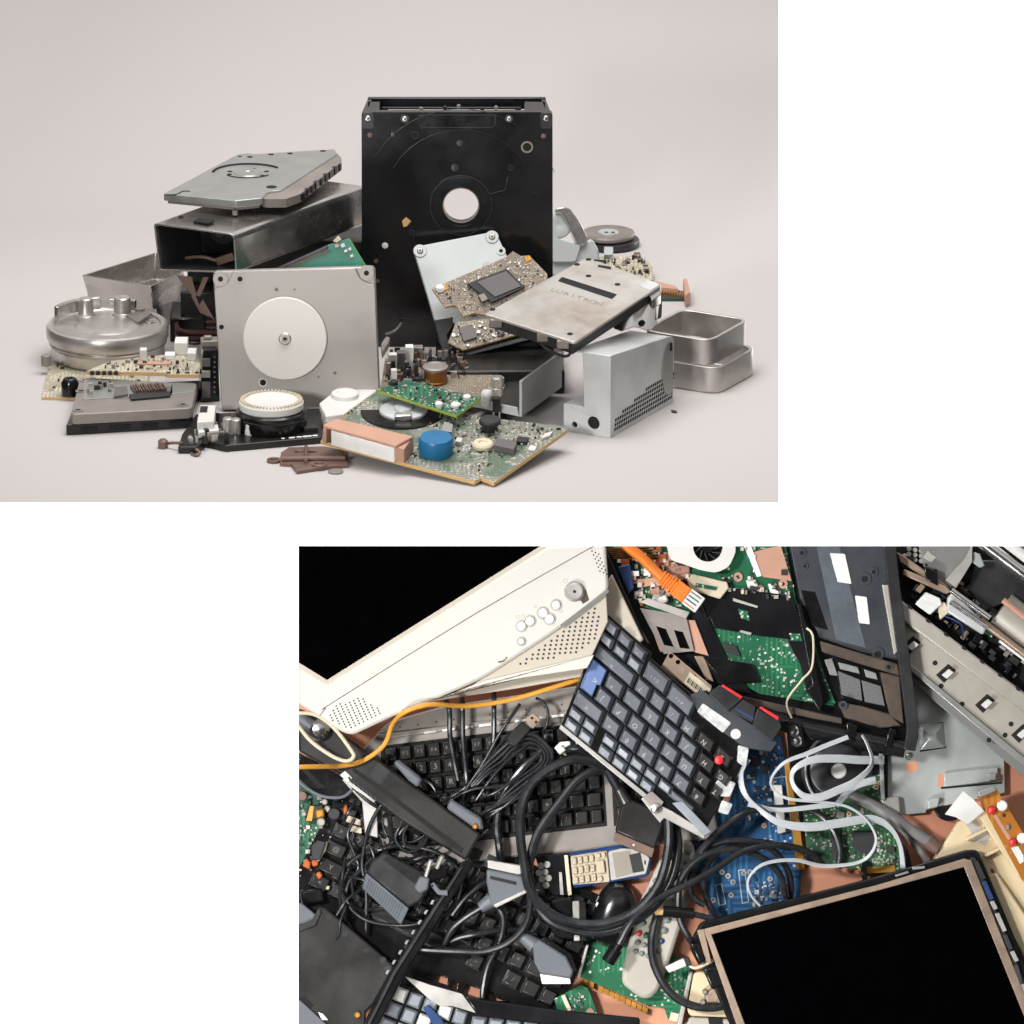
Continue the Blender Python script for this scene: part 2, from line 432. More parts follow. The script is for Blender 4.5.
for (x, y, r) in ((385, 245.5, 3.2), (370, 135, 2.6), (543.5, 136, 2.6), (394, 134, 3), (376, 261, 2.4), (377.5, 281, 2), (460, 143, 3.4), (455, 167.5, 4), (486, 205.5, 2.6)):
    cx, cy = f.L(x, y); w = 1 if (x, y) == (385, 245.5) else 0
    part('rivet', MB().lathe(cx, cy, [(r, 0), (r, .5), (0, .8)], 0, 18), M['white'] if w else M['brown'] if r < 3 else M['charcoal'], T)
mb = MB().prism(f.Ls([(402, 221), (406, 217), (411, 221), (407, 226), (403.5, 227)]), 0, .5)
part('torn_sticker', mb, M['tan_edge'], T)
x0, y0 = f.L(363, 347); x1, y1 = f.L(551, 113.5)
for a, b in ((x0, x0 + 5), (x1 - 5, x1)): sg = 5 if a == x0 else -5; part('side_wall', MB().loft([[(a, 0, -8.1), (b, 0, -8.1), (b, y1 - 1, -8.1), (a, y1 - 1, -8.1)], [(a + sg, 0, -60), (b + sg, 0, -60), (b + sg, y1 - 1, -60), (a + sg, y1 - 1, -60)]]), M['black_gloss'], T, .6)
mb = MB().prism([(x0 + 5, 0), (x1 - 5, 0), (x1 - 5, y1), (x0 + 5, y1)], -66, -60.1, holes=[[(x0 + 25, 8), (x0 + 25, y1 - 12), (x1 - 25, y1 - 12), (x1 - 25, 8)]])
part('back_frame', mb, M['black_gloss'], T, 1)
for z, c, a, b in ((-24, 'charcoal', 22, 24), (-40, 'worn_grey', 26, 36), (-50, 'charcoal', 20, 30)):
    part('inner_plate', MB().box(x0 + a, y1 - 28, x1 - b, y1 - 7, z - 3, z), M[c], T, .6)
part('corner_block', MB().box(x1 - 27, y1 - 26, x1 - 5.2, y1 - 1, -50, -12), M['black'], T, .6)
part('corner_block', MB().box(x0 + 5.2, y1 - 26, x0 + 18, y1 - 1, -50, -12), M['black'], T, .6)
mb = MB()
for i in range(5): mb.cyl(x0 + 60 + i * 19 + (i % 2) * 5, y1 - 3, 2, -30 - i % 3 * 5, -26 - i % 3 * 5, i % 2)
part('circuit_strip', mb, [M['worn_grey'], M['chip']], T)

# --- grey drive with white disc
f = F(297, 413, wz=0, n=N(-2, 9))
T = thing('hard_drive', 'warm grey drive plate with a big ivory disc, leaning upright', 'hard drive', f)
o4 = [(222, 411), (380, 406), (374.5, 267), (212.5, 272)]
out = rnd(f.Ls(o4), [2, 2, 5, 5])
part('body', MB().prism(out, -16, -3), M['warm_grey'], T, 1.2)
pan = f.Ls([(222, 410), (379.5, 405), (375, 285), (368, 284), (360, 279), (356, 270), (355, 268.3), (233, 271), (230, 279), (225, 286), (214, 289)])
part('raised_panel', MB().prism(rnd(pan, [1, 1, 3, 4, 4, 3, 2, 2, 4, 4, 2]), -3, 0), M['warm_grey'], T, .8)
for x, y in ((220.5, 279), (366.5, 273)):
    cx, cy = f.L(x, y, -2); mb = MB().cyl(cx, cy, 7.5, -3, -1.6).cyl(cx, cy, 2.6, -1.7, -1.4, 1)
    part('corner_boss', mb, [M['warm_grey'], M['hole']], T, .5)
for x, y, r in ((240, 279, 2.6), (221.5, 327, 2.4), (263, 382.5, 3.2), (276.5, 289.5, 1.8), (294.5, 289.5, 1), (335, 373, 1.6), (318.5, 377, 1)):
    cx, cy = f.L(x, y); mb = MB().ring(cx, cy, r * 1.35, r, 0, .5).cyl(cx, cy, r, -.1, .15, 1)
    part('screw_hole', mb, [M['warm_grey'] if r < 3 else M['ivory'], M['brown'] if r < 2 else M['hole']], T)
cx, cy = f.L(285, 338.5, 2)
t = part('disc', MB().lathe(cx, cy, [(41.5, 0), (41.5, 3), (40.6, 3.8), (0, 3.8)], 0, 72), M['ivory'], T)
mb = MB().lathe(cx, cy, [(6.2, 3.8), (6.2, 5), (5.2, 5.8), (3, 5.8), (2.6, 4.8), (0, 4.8)], 0, 28); mb.cyl(cx, cy, 1.6, 4.8, 5.1, 1)
part('hub_screw', mb, [M['screw'], M['hole']], t)

# --- silver rectangular case lying in the pile
f = F(195, 272, cz=-62, n=N(-19, 0))
T = thing('metal_case', 'long open-ended shiny steel case lying under the slim grey drive', 'metal case', f)
fr = rnd(f.Ls([(159, 271), (237, 273), (234.5, 234), (153.5, 223)]), [3, 3, 7, 4])
d3 = GX * 128 + GY * 178 + UP * 0
dl = (d3.dot(f.x), d3.dot(f.y), d3.dot(f.n))
def sh(poly, t): return [(x + dl[0] * t, y + dl[1] * t, dl[2] * t) for x, y in poly]
inn = inset(fr, 1.8)
mb = MB().loft([sh(fr, 1), sh(fr, .5), sh(fr, 0), sh(inn, 0), sh(inn, .5), sh(inn, .97)])
part('shell', mb, M['steel'], T, .3)
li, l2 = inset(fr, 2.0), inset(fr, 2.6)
part('shade_lining', MB().loft([sh(li, .012), sh(li, .95), sh(l2, .95), sh(l2, .012)], closed=True), M['charcoal'], T)  # added dark sheet that gives the open case its inner shade
mb = MB(); q = f.L(186, 246); mb.X = Matrix.Translation((q[0] + dl[0] * .28, q[1] + 2, dl[2] * .28))
mb.lathe(0, 0, [(14, -4), (14, 2), (6, 4), (5, 10), (0, 10)], 0, 30)
part('inner_motor', mb, M['charcoal'], T)
mb = MB(); mb.loft([sh(inset(fr, 4), .3), sh(inset(fr, 4), .34)]); part('inner_plate', mb, M['black'], T)
mb = MB(); q = f.L(200, 262); mb.X = Matrix.Translation((q[0] + dl[0] * .1, q[1], dl[2] * .1)); mb.tube([(-30, -4, 0), (-10, 0, 3), (8, -3, 0), (26, 6, -6)], 2, n=8); mb.rbox(14, 0, 20, 8, -4, 4, .4)
part('inner_bracket', mb, M['brown'], T, .4)
g = F(205, 219, wz=152, n=UP)
tf = flat(200, 220, 151.5)
mb = MB(); mb.X = rel(f, tf)
mb.prism(rnd(tf.Ls([(193, 222), (199, 218), (215, 221), (208, 224)]), 1.5), -.6, .9)
mb.prism(circ(*tf.L(181, 217), 2.6, 14), -.6, .9)
part('slot', mb, M['hole'], T)

# --- slim drive on top of the case
f = F(262, 207, wz=157, n=N(0, 90))
T = thing('hard_drive', 'slim grey drive with a curved groove, on top of the shiny steel case', 'hard drive', f)
z = 11
top = f.Ls([(163.5, 193.5), (238, 154), (249, 153.2), (253, 154), (334.5, 149), (337, 153), (327, 160), (290, 184), (281, 190), (271, 191), (266, 193), (262, 198), (236, 200.5)], z)
part('body', MB().prism(rnd(top, 1.2, 3), 3.5, z), M['hdd_grey'], T, .8)
part('base', MB().prism(inset(top, 3), 0, 3.5), M['worn_grey'], T, .5)
rim = f.Ls([(281, 190), (290, 184), (337, 153), (341.5, 158), (340, 163), (300, 194), (286, 199), (266, 199), (262, 198), (266, 193)], z - 2)
part('side_rail', MB().prism(rnd(rim, 1), 0, z - 2), M['worn_grey'], T, .7)
for i in range(9):
    t = i / 8; x, y = f.L(302 + 37 * t, 192.5 - 29 * t, z - 2); w = 4 if i % 3 else 6
    part('connector_pin', MB().rbox(x, y, w * 1.3, 4, 1.5, z - 2.4 + (i % 2), 1.19), M['chip'] if i % 3 else M['black'], T, .3)
cx, cy = f.L(248, 173, z)
mb = MB().tube([(cx + 36 * math.cos(math.radians(a)), cy + 33 * math.sin(math.radians(a)), z) for a in range(35, 176, 10)], 1.6, n=8)
mb.tube([(cx + 22 * math.cos(math.radians(a)), cy - 3 + 16 * math.sin(math.radians(a)), z) for a in range(200, 350, 10)], .9, n=8)
for a in (20, 75, 160, 200, 320): mb.cyl(cx + 20 * math.cos(math.radians(a)), cy + 16 * math.sin(math.radians(a)), 2.6, z - .2, z + .3, 0, 14)
mb.tube([f.L(165, 195, z) + (z,), f.L(176, 194.5, z) + (z,), f.L(183, 191.5, z) + (z,), f.L(190, 191.5, z) + (z,)], .8, n=6)
for p in ((271.5, 187, 5.5), (250, 157, 3), (271, 154.5, 3), (290, 153.5, 3), (323, 151, 3), (240, 156.5, 2)): mb.cyl(*f.L(p[0], p[1], z), p[2], z - .2, z + .25, 0, 18)
part('groove', mb, M['hole'], T)
mb = MB().lathe(cx, cy, [(15, z), (14, z + 1.2), (5, z + 1.2), (4, z + .4), (0, z + .4)], 0, 30)
part('spindle_boss', mb, M['hdd_grey'], T)
part('foot', MB().cyl(*f.L(235, 210, 0), 3, -5, 0), M['worn_grey'], T)

# --- tapered tray left
f = flat(125, 310, 0)
to = [(82, 275), (151, 286.5), (184, 272), (156, 252)]
bo = [(95, 318), (160, 326), (190, 318), (150, 300)]
A = [q + (48,) for q in f.Ls(to, 48)]; B = [q + (1,) for q in f.Ls(bo, 1)]
c2 = inset(f.Ls(to, 48), 1.6); c3 = inset(f.Ls(bo, 4), 2)
mb = MB().loft([B, A, [q + (48,) for q in c2], [q + (22,) for q in [(x * .75 + a * .25, y * .75 + b * .25) for (x, y), (a, b) in zip(c2, c3)]]])
solo('metal_tray', mb, M['steel'], f, 'tapered silver sheet-metal tray behind the round drum, left of the steel case', 'tray', bev=.5)
f = flat(150, 345, 0)
solo('shade_filler_box', MB().box(20, 10, 56, 70, 0, 26), M['black_matt'], f, 'dark filler box standing in for shade between the drum and the crossed metal strips', 'casing', bev=2)  # added dark box, fills a gap where only shade lies

# dark heap between drum and grey drive
f = flat(205, 352, 0)
solo('dark_support_box', MB().box(-26, 40, 60, 90, 0, 52).box(-20, 70, 160, 140, 52, 97), M['black_matt'], f, 'added dark support box filling the shaded gap left of the grey drive plate', 'casing', bev=2)  # added box: carries the steel case and darkens the gap
f = F(196, 300, cz=-125, n=N(0, 10))
T = thing('bracket', 'crossed thin metal bracket strips in the dark gap under the steel case', 'bracket', f)
for q in (((176, 275), (192, 277), (197, 296), (193, 297)), ((203, 277), (209, 277), (200, 297), (196, 295)), ((197, 308), (203, 299), (216, 322), (212, 318)), ((191, 296), (196, 296), (202, 311), (212, 318), (200, 313))):
    part('strip', MB().prism(f.Ls(q), -2, 0), M['brown'], T, .4)
mb = MB()
f = flat(205, 338, 14)
for i, z in enumerate((0, 6)):
    mb = MB().tube([f.L(x, y) + (z,) for x, y in ((230, 328), (205, 327), (183, 326), (177, 330), (182, 337), (205, 338), (230, 338))], 2.6)
    solo('cable', mb, mat('maroon_cable' if i else 'dark_red_cable', sr(70, 26, 22) if i else sr(52, 18, 18), .45), f, ('dark red cable loop in the gap left of the grey drive plate, upper of two', 'dark red cable loop in the gap left of the grey drive plate, lower of two')[1 - i], 'cable')

# --- round drum
f = flat(108, 357, 4)
T = thing('motor_drum', 'round silver motor drum with raised tabs at the left of the pile', 'motor', f)
mb = MB().lathe(0, 0, [(52, 0), (57, 3), (58, 14), (60, 17), (58.5, 18.5), (60.5, 20), (62, 23), (62.3, 32), (61, 35), (58, 36.2), (54.5, 35.6), (53, 33.8), (34, 33.2), (30, 35.2), (20, 36), (0, 36)], 0, 80)
part('body', mb, M['alu'], T, sharp=28)
mb = MB().lathe(*f.L(122.5, 313, 36), [(11, 33), (10, 36), (9, 37), (8.5, 52), (7.5, 53), (0, 53)], 0, 28); part('stud', mb, M['alu'], T)
mb = MB().lathe(*f.L(86, 312, 36), [(10, 33), (8, 36), (7, 50), (6, 51), (0, 51)], 0, 28); part('stud', mb, M['alu'], T)
mb = MB()
for a0, a1, h, c in ((100, 160, 48, 0), (62, 92, 46, 0)):
    n = 10; r = [(54, 33), (58.5, 33), (58.5, h), (54, h - 1)]
    mb.loft([[(q * math.cos(t), q * math.sin(t), zz) for q, zz in r] for t in [math.radians(a0 + (a1 - a0) * i / n) for i in range(n + 1)]])
part('rim_tab', mb, M['steel'], T, .5)
part('vane', MB().prism(f.Ls([(126, 318), (146, 311), (152, 316), (138, 325)], 34), 33, 37), M['worn_grey'], T, .5)
part('washer', MB().ring(*f.L(150, 322, 33), 6, 3, 33, 34.5), M['screw'], T)
part('stud', MB().cyl(*f.L(140, 313, 34), 5, 33, 39), M['worn_grey'], T)
part('screw', MB().rbox(*f.L(97, 333, 33), 11, 3, 33.5, 34.6, .05), M['brown'], T)
part('knob', MB().cyl(*f.L(46, 357, 14), 5, 5, 16), M['worn_grey'], T, .5)
f = flat(75, 385, 0, tilt=89)
T = thing('circuit_board', 'small circuit board lying on the paper under the left edge of the drum', 'circuit board', f)
pl = f.Ls([(42, 397), (50, 362), (150, 368), (146, 399)], 4)
part('board', MB().prism(pl, 0, 4, side=1), [M['pcb_beige'], M['tan_edge']], T, .4)
part('components', comps(MB(), inset(pl, 6), 45, 2, 6, 1, 3, 4), SMD, T, kind='stuff')
f = flat(70, 400, 0)
solo('connector', MB().lathe(0, 4, [(4.5, 4), (8.5, 4), (9, 17), (6, 22), (3, 22), (3, 12)], 0, 26).box(-7, 2, 8, 14, 0, 17), M['black'], f, 'stubby black plug between the drum and the worn drive at the lower left', 'connector', bev=.8)

# --- worn drive lower left
f = flat(130, 430, 0, u=(125, -7))
T = thing('hard_drive', 'worn brownish grey drive on a black base at the lower left of the pile', 'hard drive', f)
part('base', MB().prism(rnd(f.Ls([(66, 425), (192, 417.5), (202, 380), (82, 386)], 11), 2), 0, 11), M['black'], T, 1)
mb = MB()
for i in range(4):
    p0, p1 = V(f.L(66, 425, 11)), V(f.L(192, 417.5, 11)); q = p0.lerp(p1, .12 + i * .24); dd = (p1 - p0).normalized()
    mb.rbox(q.x + 8 * dd.x, q.y + 8 * dd.y, 17 + i % 2 * 4, 1.4, 3, 8, math.atan2(dd.y, dd.x))
part('side_groove', mb, M['hole'], T)
body = rnd(f.Ls([(71, 414.5), (192, 408), (197, 384), (80, 377)], 22), [6, 6, 2, 4])
part('body', MB().prism(body, 11.1, 22), M['worn_grey'], T, 1)
rec = rnd(f.Ls([(83, 400), (115, 398), (175, 394), (195, 392), (196, 384), (84, 379)], 22), 3)
part('well', MB().prism(rec, 22, 22.6), M['hdd_grey'], T, .2)
for x, y in ((78, 410.5), (183, 405), (81, 391.5), (85, 381)):
    cx, cy = f.L(x, y, 22); part('screw_hole', MB().ring(cx, cy, 5.5, 3, 22, 22.9).cyl(cx, cy, 3, 21.9, 22.2, 1), [M['worn_grey'], M['hole']], T)
part('chip', MB().prism(f.Ls([(114, 396), (128, 394), (127, 386), (115, 387)], 25), 22.6, 25), M['chip_grey'], T, .3)
mb = MB()
for i in range(14):
    x, y = f.L(133 + i * 2.4, 388 - i * .15, 26); mb.rbox(x, y, 1.3, 22, 22.6, 26 + (i % 3) * .6, .05)
part('pin_row', mb, M['brown'], T)
part('connector', MB().prism(f.Ls([(129, 394), (172, 391), (172, 386), (170, 395.5), (131, 399)], 24.5), 22.6, 24.5), M['chip'], T, .3)
part('components', comps(MB(), f.Ls([(88, 395), (112, 394), (112, 384), (90, 384)], 22), 20, 3, 7, 2, 5, 22.5), SMD, T, kind='stuff')

# --- beige board on it
f = flat(143, 372, 31, u=(113, 1), tilt=88)
T = thing('circuit_board', 'beige circuit board with a tan edge, resting on the worn brownish drive', 'circuit board', f)
pl = f.Ls([(86.5, 371), (165, 372.5), (167, 374), (199.5, 374.5), (200.5, 365), (196, 351), (110, 361)])
part('board', MB().prism(pl, -4, 0, side=1), [M['pcb_beige'], M['tan_edge']], T, .3)
part('components', comps(MB(), inset(pl, 4), 60, 1.5, 5, 1, 4, 0), SMD, T, kind='stuff')
for i in range(4):
    x, y = f.L(168.5 + i * 9.5, 373.5, -1); part('contact_hole', MB().rbox(x, y - 1, 4, 4, -3.2, .6), M['chip'], T)
for i in range(5):
    x, y = f.L(92 + i * 6, 371.5); part('contact_hole', MB().rbox(x, y - 1, 3.6, 4, -3, .6), M['chip'], T)
for x, y, w, h, zz, m in ((181.5, 352, 13, 14, 13, 'white'), (192, 358, 9, 12, 8, 'white'), (143.5, 359, 7, 6, 11, 'white'), (170, 358, 10, 8, 5, 'label'), (154, 364, 34, 6, 2, 'copper')):
    X, Y = f.L(x, y); part('connector', MB().rbox(X, Y, w, h * 1.4, 0, zz), M[m], T, .6)

# --- black upright block
f = F(208, 402, wz=0, n=N(10, 0))
T = thing('connector_block', 'upright black connector strip with grey chips beside the lower left of the grey drive plate', 'connector', f)
part('block', MB().prism(f.Ls([(200, 402), (220, 404), (218, 350), (203, 350)]), -14, 0), M['black'], T, .6)
for y0, y1 in ((358, 366), (370, 377), (381, 397)):
    part('chip', MB().prism(f.Ls([(201.5, y1), (210, y1), (210, y0), (201.5, y0)]), 0, 3), M['chip_grey'] if y0 != 370 else M['solder'], T, .5)
mb = MB()
for i in range(8): mb.cyl(*f.L(214.5, 357 + i * 5), .9, 0, .6)
part('contact', mb, M['screw'], T)
f = flat(212, 352, 40)
solo('connector', MB().rbox(0, 0, 22, 16, 0, 14, .1).rbox(-4, -3, 8, 6, 14, 18), M['worn_grey'], f, 'grey metal clip on top of the upright black connector strip', 'connector', bev=1)

# --- motor board with white toothed wheel
f = flat(248, 445, 0, u=(142, -12))
T = thing('motor_board', 'long black plastic tray with small connectors at the front of the pile', 'circuit board', f)
pl = rnd(f.Ls([(178, 447), (197, 447), (206, 441), (226, 445.5), (322, 437), (322, 408), (196, 414), (182, 434)], 7), 2)
part('tray', MB().prism(pl, 0, 7), M['black_matt'], T, 1)
part('connector', MB().prism(f.Ls([(197, 422), (214, 421), (216, 405), (200, 405)], 22), 7, 22), M['white'], T, 1)
part('connector', MB().prism(f.Ls([(198, 432), (219, 430), (218, 424), (198, 426)], 14), 7, 14), M['white'], T, 1)
part('socket', MB().prism(f.Ls([(199.5, 412), (207, 412), (208, 406), (200.5, 406)], 22.6), 20, 22.6), M['chip'], T, .2)
for x, y, h in ((228, 440, 16), (236, 440, 15)): part('capacitor', MB().lathe(*f.L(x, y), [(5, 7), (5, h + 6), (4, h + 7), (0, h + 7)], 0, 22), M['solder'], T)
part('capacitor', MB().lathe(*f.L(250, 441), [(5, 7), (5, 11), (4.4, 13), (4.4, 17), (3, 18.4), (0, 18.4)], 0, 22), M['white'], T)
mb = comps(MB(), f.Ls([(185, 446), (232, 441), (232, 418), (200, 420)], 7), 30, 3, 8, 2, 9, 7); part('components', mb, SMD, T, kind='stuff')
mb = MB()
for i, (x, w) in enumerate(((283, 3), (292, 6), (299, 5), (307, 9), (315, 5))): mb.rbox(*f.L(x, 438.6 - i * .7, 7), w, 3, 7, 7.5)
part('printed_mark', mb, M['label'], T)
part('chip', MB().rbox(*f.L(310, 428, 9), 14, 12, 7, 11), M['chip'], T, .4)
part('wire_tab', MB().tube([f.L(183, 443, 8) + (8,), f.L(172, 443, 6) + (6,), f.L(164, 444, 3) + (3,)], 1.5, n=8).lathe(*f.L(163, 444, 4), [(5, 0), (5, 7), (3, 9), (0, 9)], 0, 16), M['brown'], T)
part('wire_tab', MB().tube([f.L(196, 449, 6) + (6,), f.L(200, 453, 3) + (3,), f.L(196, 456, 1) + (1.6,), f.L(191, 454, 1) + (1.6,)], 1.3, n=8), M['brown'], T)
f = flat(271.5, 427, 7)
T = thing('toothed_wheel', 'white toothed disc on a black drum standing on the long black tray', 'motor', f)
part('drum', MB().lathe(0, 0, [(34, 0), (35.2, 2), (35.2, 12), (34.4, 13), (34.8, 14), (34.8, 17), (33, 18.6), (0, 18.6)], 0, 72), M['black'], T)
t = part('disc', MB().lathe(0, 0, [(30, 18.6), (31.5, 20), (32, 26), (31, 27.4), (26, 27.8), (25, 27.4), (0, 27.8)], 0, 72), M['white'], T)
mb = MB()
for i in range(52):
    a = 2 * math.pi * i / 52; mb.rbox(28.6 * math.cos(a), 28.6 * math.sin(a), 4.4, 1.4, 27, 29.4, a)
part('teeth', mb, M['cream'], t)
part('notch', MB().rbox(20, 29, 8, 3, 9, 13, -.9).rbox(18, -29.5, 3, 2, 5, 12, 1), M['hole'], T)

# --- brown bracket and washer
f = flat(310, 460, 0)
T = thing('bracket', 'brown metal bracket with small holes lying on the paper at the very front', 'bracket', f)
pl = f.Ls([(289, 447), (325, 446), (343, 450), (348.6, 464), (320, 467), (297, 470.6), (291, 463), (280, 462.5), (281, 452)], 4)
hs = [circ(*f.L(299, 451.5, 4), 5, 16, 4), circ(*f.L(312, 451.5, 4), 5, 16, 4)]
part('plate', MB().prism(pl, 0, 4, holes=hs), M['brown'], T, .6)
part('loop', MB().ring(*f.L(274, 460, 2), 7, 4, 0, 3).ring(*f.L(319.5, 465, 4), 8, 5, 3, 5.5), M['brown'], T, .4)
part('rod', MB().tube([f.L(282, 459, 6) + (6,), f.L(345, 458, 6) + (6,)], 2.6, sm=False).tube([f.L(306, 447, 6) + (6,), f.L(306, 462, 6) + (6,)], 2, sm=False), M['brown'], T)
f = flat(335.7, 472.5, 0)
solo('washer', MB().lathe(0, 0, [(7, 0), (7.4, .6), (7.4, 1.6), (6.6, 2.2), (0, 2.2)], 0, 36), M['worn_grey'], f, 'tiny flat grey metal disc lying alone on the paper at the front', 'washer')

# --- big front board
f = flat(440, 448, 17, tilt=81)
T = thing('circuit_board', 'large pale green circuit board with a tan edge at the front of the pile', 'circuit board', f)
pl = f.Ls([(320.5, 440.5), (474.5, 481.3), (481, 477.5), (494, 482.5), (568, 429), (560, 425.5), (472, 416), (420, 398), (377, 390)])
part('board', MB().prism(pl, -4.2, 0, side=1), [M['pcb_pale'], M['tan_edge']], T, .4)
part('components', comps(MB(), f.Ls([(408, 456), (480, 472), (562, 429), (556, 426), (472, 418), (440, 410)]), 330, .8, 4, .4, 2.6, 0, aligned=f.align if hasattr(f, 'align') else -.3), SMD, T, kind='stuff')
part('copper_shroud', MB().prism(rnd(f.Ls([(322.5, 425), (396, 445.5), (413.5, 436), (336, 418)], 19), 2), 16, 19).prism(f.Ls([(394, 446), (404, 449), (413.5, 436.5), (402, 433)], 16), 0, 16).prism(f.Ls([(322.5, 428), (326, 429), (337, 421), (334, 420)], 16), 0, 16), M['copper'], T, 1)
part('label_block', MB().prism(f.Ls([(331, 430.5), (394, 448), (404, 441), (342, 424)], 15.8), 0, 15.8), M['label'], T, .4)
def can(x, y, prof, m, nm='capacitor', n=36): return part(nm, MB().lathe(*f.L(x, y), prof, 0, n), M[m], T)
can(436, 453, [(16, 0), (16.8, 1), (16.8, 5), (17.3, 6.5), (17, 15), (15.5, 17.5), (0, 18)], 'blue_cap', 'cap', 48)
can(490, 430.5, [(7.5, 0), (7.5, 7), (10.6, 8.4), (10.8, 11), (9.6, 12.6), (0, 13)], 'chip')
can(483, 447, [(10, 0), (10.6, 1), (10.6, 3.6), (9, 5.4), (4.5, 5.4), (4, 4), (0, 4)], 'cream', 'buzzer')
for pts, zz, m, nm in (([(494, 445), (514, 449), (517, 442), (497, 437)], 7, 'chip_grey', 'connector'), ([(516, 441), (527, 441.5), (529, 437), (518, 436)], 4, 'chip', 'chip'), ([(455, 441), (461, 442), (463, 438), (457, 437)], 5, 'white', 'connector'), ([(441, 430), (452, 432), (453, 424), (444, 421)], 8, 'hdd_grey', 'connector'), ([(528, 449), (535, 450), (537, 446), (530, 445)], 2, 'white', 'chip'), ([(541, 438), (550, 435), (553, 431), (545, 433)], 3, 'white', 'chip')):
    part(nm, MB().prism(f.Ls(pts, zz), 0, zz), M[m], T, .5)
# --- spindle on the board
g = flat(403, 415, 27, tilt=84)
T = thing('spindle_motor', 'black round spindle motor with a shiny hub beside the orange connector', 'motor', g)
pl = g.Ls([(337, 419), (376, 391), (450, 393), (457, 424), (412, 434), (398, 436)], -4)
part('base_plate', MB().prism(pl, -8, -4), M['pcb_tan'], T, .6)
cx, cy = g.L(402.5, 413)
part('platter', MB().lathe(cx, cy, [(44, -4), (46, -2), (42.5, -1.4), (42, 1.5), (41, 2.4), (0, 2.4)], 0, 72), M['black'], T)
t = part('hub', MB().lathe(cx + 1, cy, [(24, 2.4), (23.5, 4), (22, 4.8), (10, 4.4), (9, 6.5), (0, 7)], 0, 48), M['lid'], T)
part('clip', MB().rbox(cx + 1, cy - 20, 17, 9, 2.4, 8), M['screw'], T, 1.5)
mb = MB()
for i in range(26): mb.rbox(*g.L(362 + i * 2.2, 424.5 + i * .38, -3), 1.2, 7, -4, -2.4, -.2)
part('contact_row', mb, M['brown'], T)
part('components', comps(MB(), g.Ls([(342, 418), (376, 394), (384, 396), (352, 421)], -4), 40, 1.5, 5, 1, 3, -4), SMD, T, kind='stuff')
# --- small green board
g = flat(428, 400, 42, tilt=82)
T = thing('circuit_board', 'small bright green circuit board lying over the black spindle motor', 'circuit board', g)
pl = g.Ls([(376, 389.5), (456.4, 415.5), (480.6, 398), (409, 380)])
part('board', MB().prism(pl, -3, 0, side=1), [M['pcb_green'], mat('yellow_green_edge', sr(160, 168, 60), .5)], T, .3)
part('components', comps(MB(), inset(pl, 3), 110, 1.2, 5, .6, 3, 0), SMD, T, kind='stuff')
for x, y, r, m in ((439, 406, 4, 'white'), (455.5, 407, 5, 'white'), (394, 384, 4, 'chip'), (467, 399, 4, 'white')): part('capacitor', MB().lathe(*g.L(x, y), [(r, 0), (r, 3), (r - 1, 4), (0, 4)], 0, 20), M[m], T)
# --- white bracket
g = flat(348, 405, 20)
T = thing('bracket', 'white plastic bracket with an oval boss at the lower right of the grey drive plate', 'bracket', g)
part('arm', MB().prism(rnd(g.Ls([(319, 403), (333, 392), (352, 386), (379, 384), (376, 391), (346, 413), (326, 416)], 4), 4), -4, 4), M['white'], T, 1.4)
part('boss', MB().lathe(*g.L(345, 392, 9), [(14, 4), (13.5, 8), (12, 9), (8, 9), (7, 8), (0, 8)], 0, 32, sy=1.2), M['white'], T)
part('leg', MB().prism(g.Ls([(321, 405), (330, 404), (331, 415), (325, 417)], 0), -20, 0), M['white'], T, 1)

# --- clutter in front of the black drive
g = flat(430, 385, 18, tilt=86)
T = thing('circuit_board', 'tan circuit board in the middle of the pile carrying a brass coil', 'circuit board', g)
pl = g.Ls([(380, 392), (470, 402), (505, 385), (470, 355), (385, 358)])
part('board', MB().prism(pl, -4, 0, side=1), [M['pcb_tan'], M['tan_edge']], T, .4)
part('components', comps(MB(), g.Ls([(384, 388), (425, 388), (470, 375), (465, 358), (390, 362)]), 110, 2, 7, 2, 7, 0), SMD + [M['brown']], T, kind='stuff')
part('components', comps(MB(), g.Ls([(383, 390), (430, 374), (468, 372), (460, 357), (392, 358)]), 60, 3, 8, 5, 15, 0, 4), [M['charcoal'], M['worn_grey'], M['chip'], M['brown']], T, kind='stuff')
part('coil', MB().lathe(*g.L(435.5, 382), [(12, 0), (12.4, 2), (11.4, 3), (11.4, 13), (13, 14), (12.4, 16.5), (11, 17.6), (9, 17.6), (8, 17), (0, 17)], 0, 36), M['brass'], T)
part('coil_top', MB().lathe(*g.L(435.5, 382), [(12.8, 14), (12.9, 16.8), (11, 18), (9, 18), (8, 17.3), (0, 17.3)], 0, 36), M['worn_grey'], T)
for x, y, w, h, zz, m in ((392.5, 372, 9, 8, 20, 'white'), (401, 370, 9, 9, 20, 'chip_grey'), (409.5, 366, 8, 9, 22, 'label'), (388, 373, 6, 6, 12, 'solder'), (394, 384, 6, 6, 16, 'white'), (415, 381, 14, 6, 4, 'chip'), (418, 361, 10, 9, 16, 'worn_grey')):
    X, Y = g.L(x, y); part('connector', MB().rbox(X, Y, w, h, 0, zz, .08), M[m], T, .8)
part('lever', MB().prism(g.Ls([(382, 352), (388, 343), (390, 337), (386, 336), (381, 343)], 30), 22, 30), M['worn_grey'], T, 1)
g = flat(505, 385, 0)
solo('shade_filler_box', MB().box(-70, -30, 60, 80, 0, 24).box(-30, 50, 50, 100, 24, 48), M['black_matt'], g, 'dark filler box for the deep shade under the tilted pale lid', 'casing', bev=2)  # added black boxes in place of the shade inside the pile
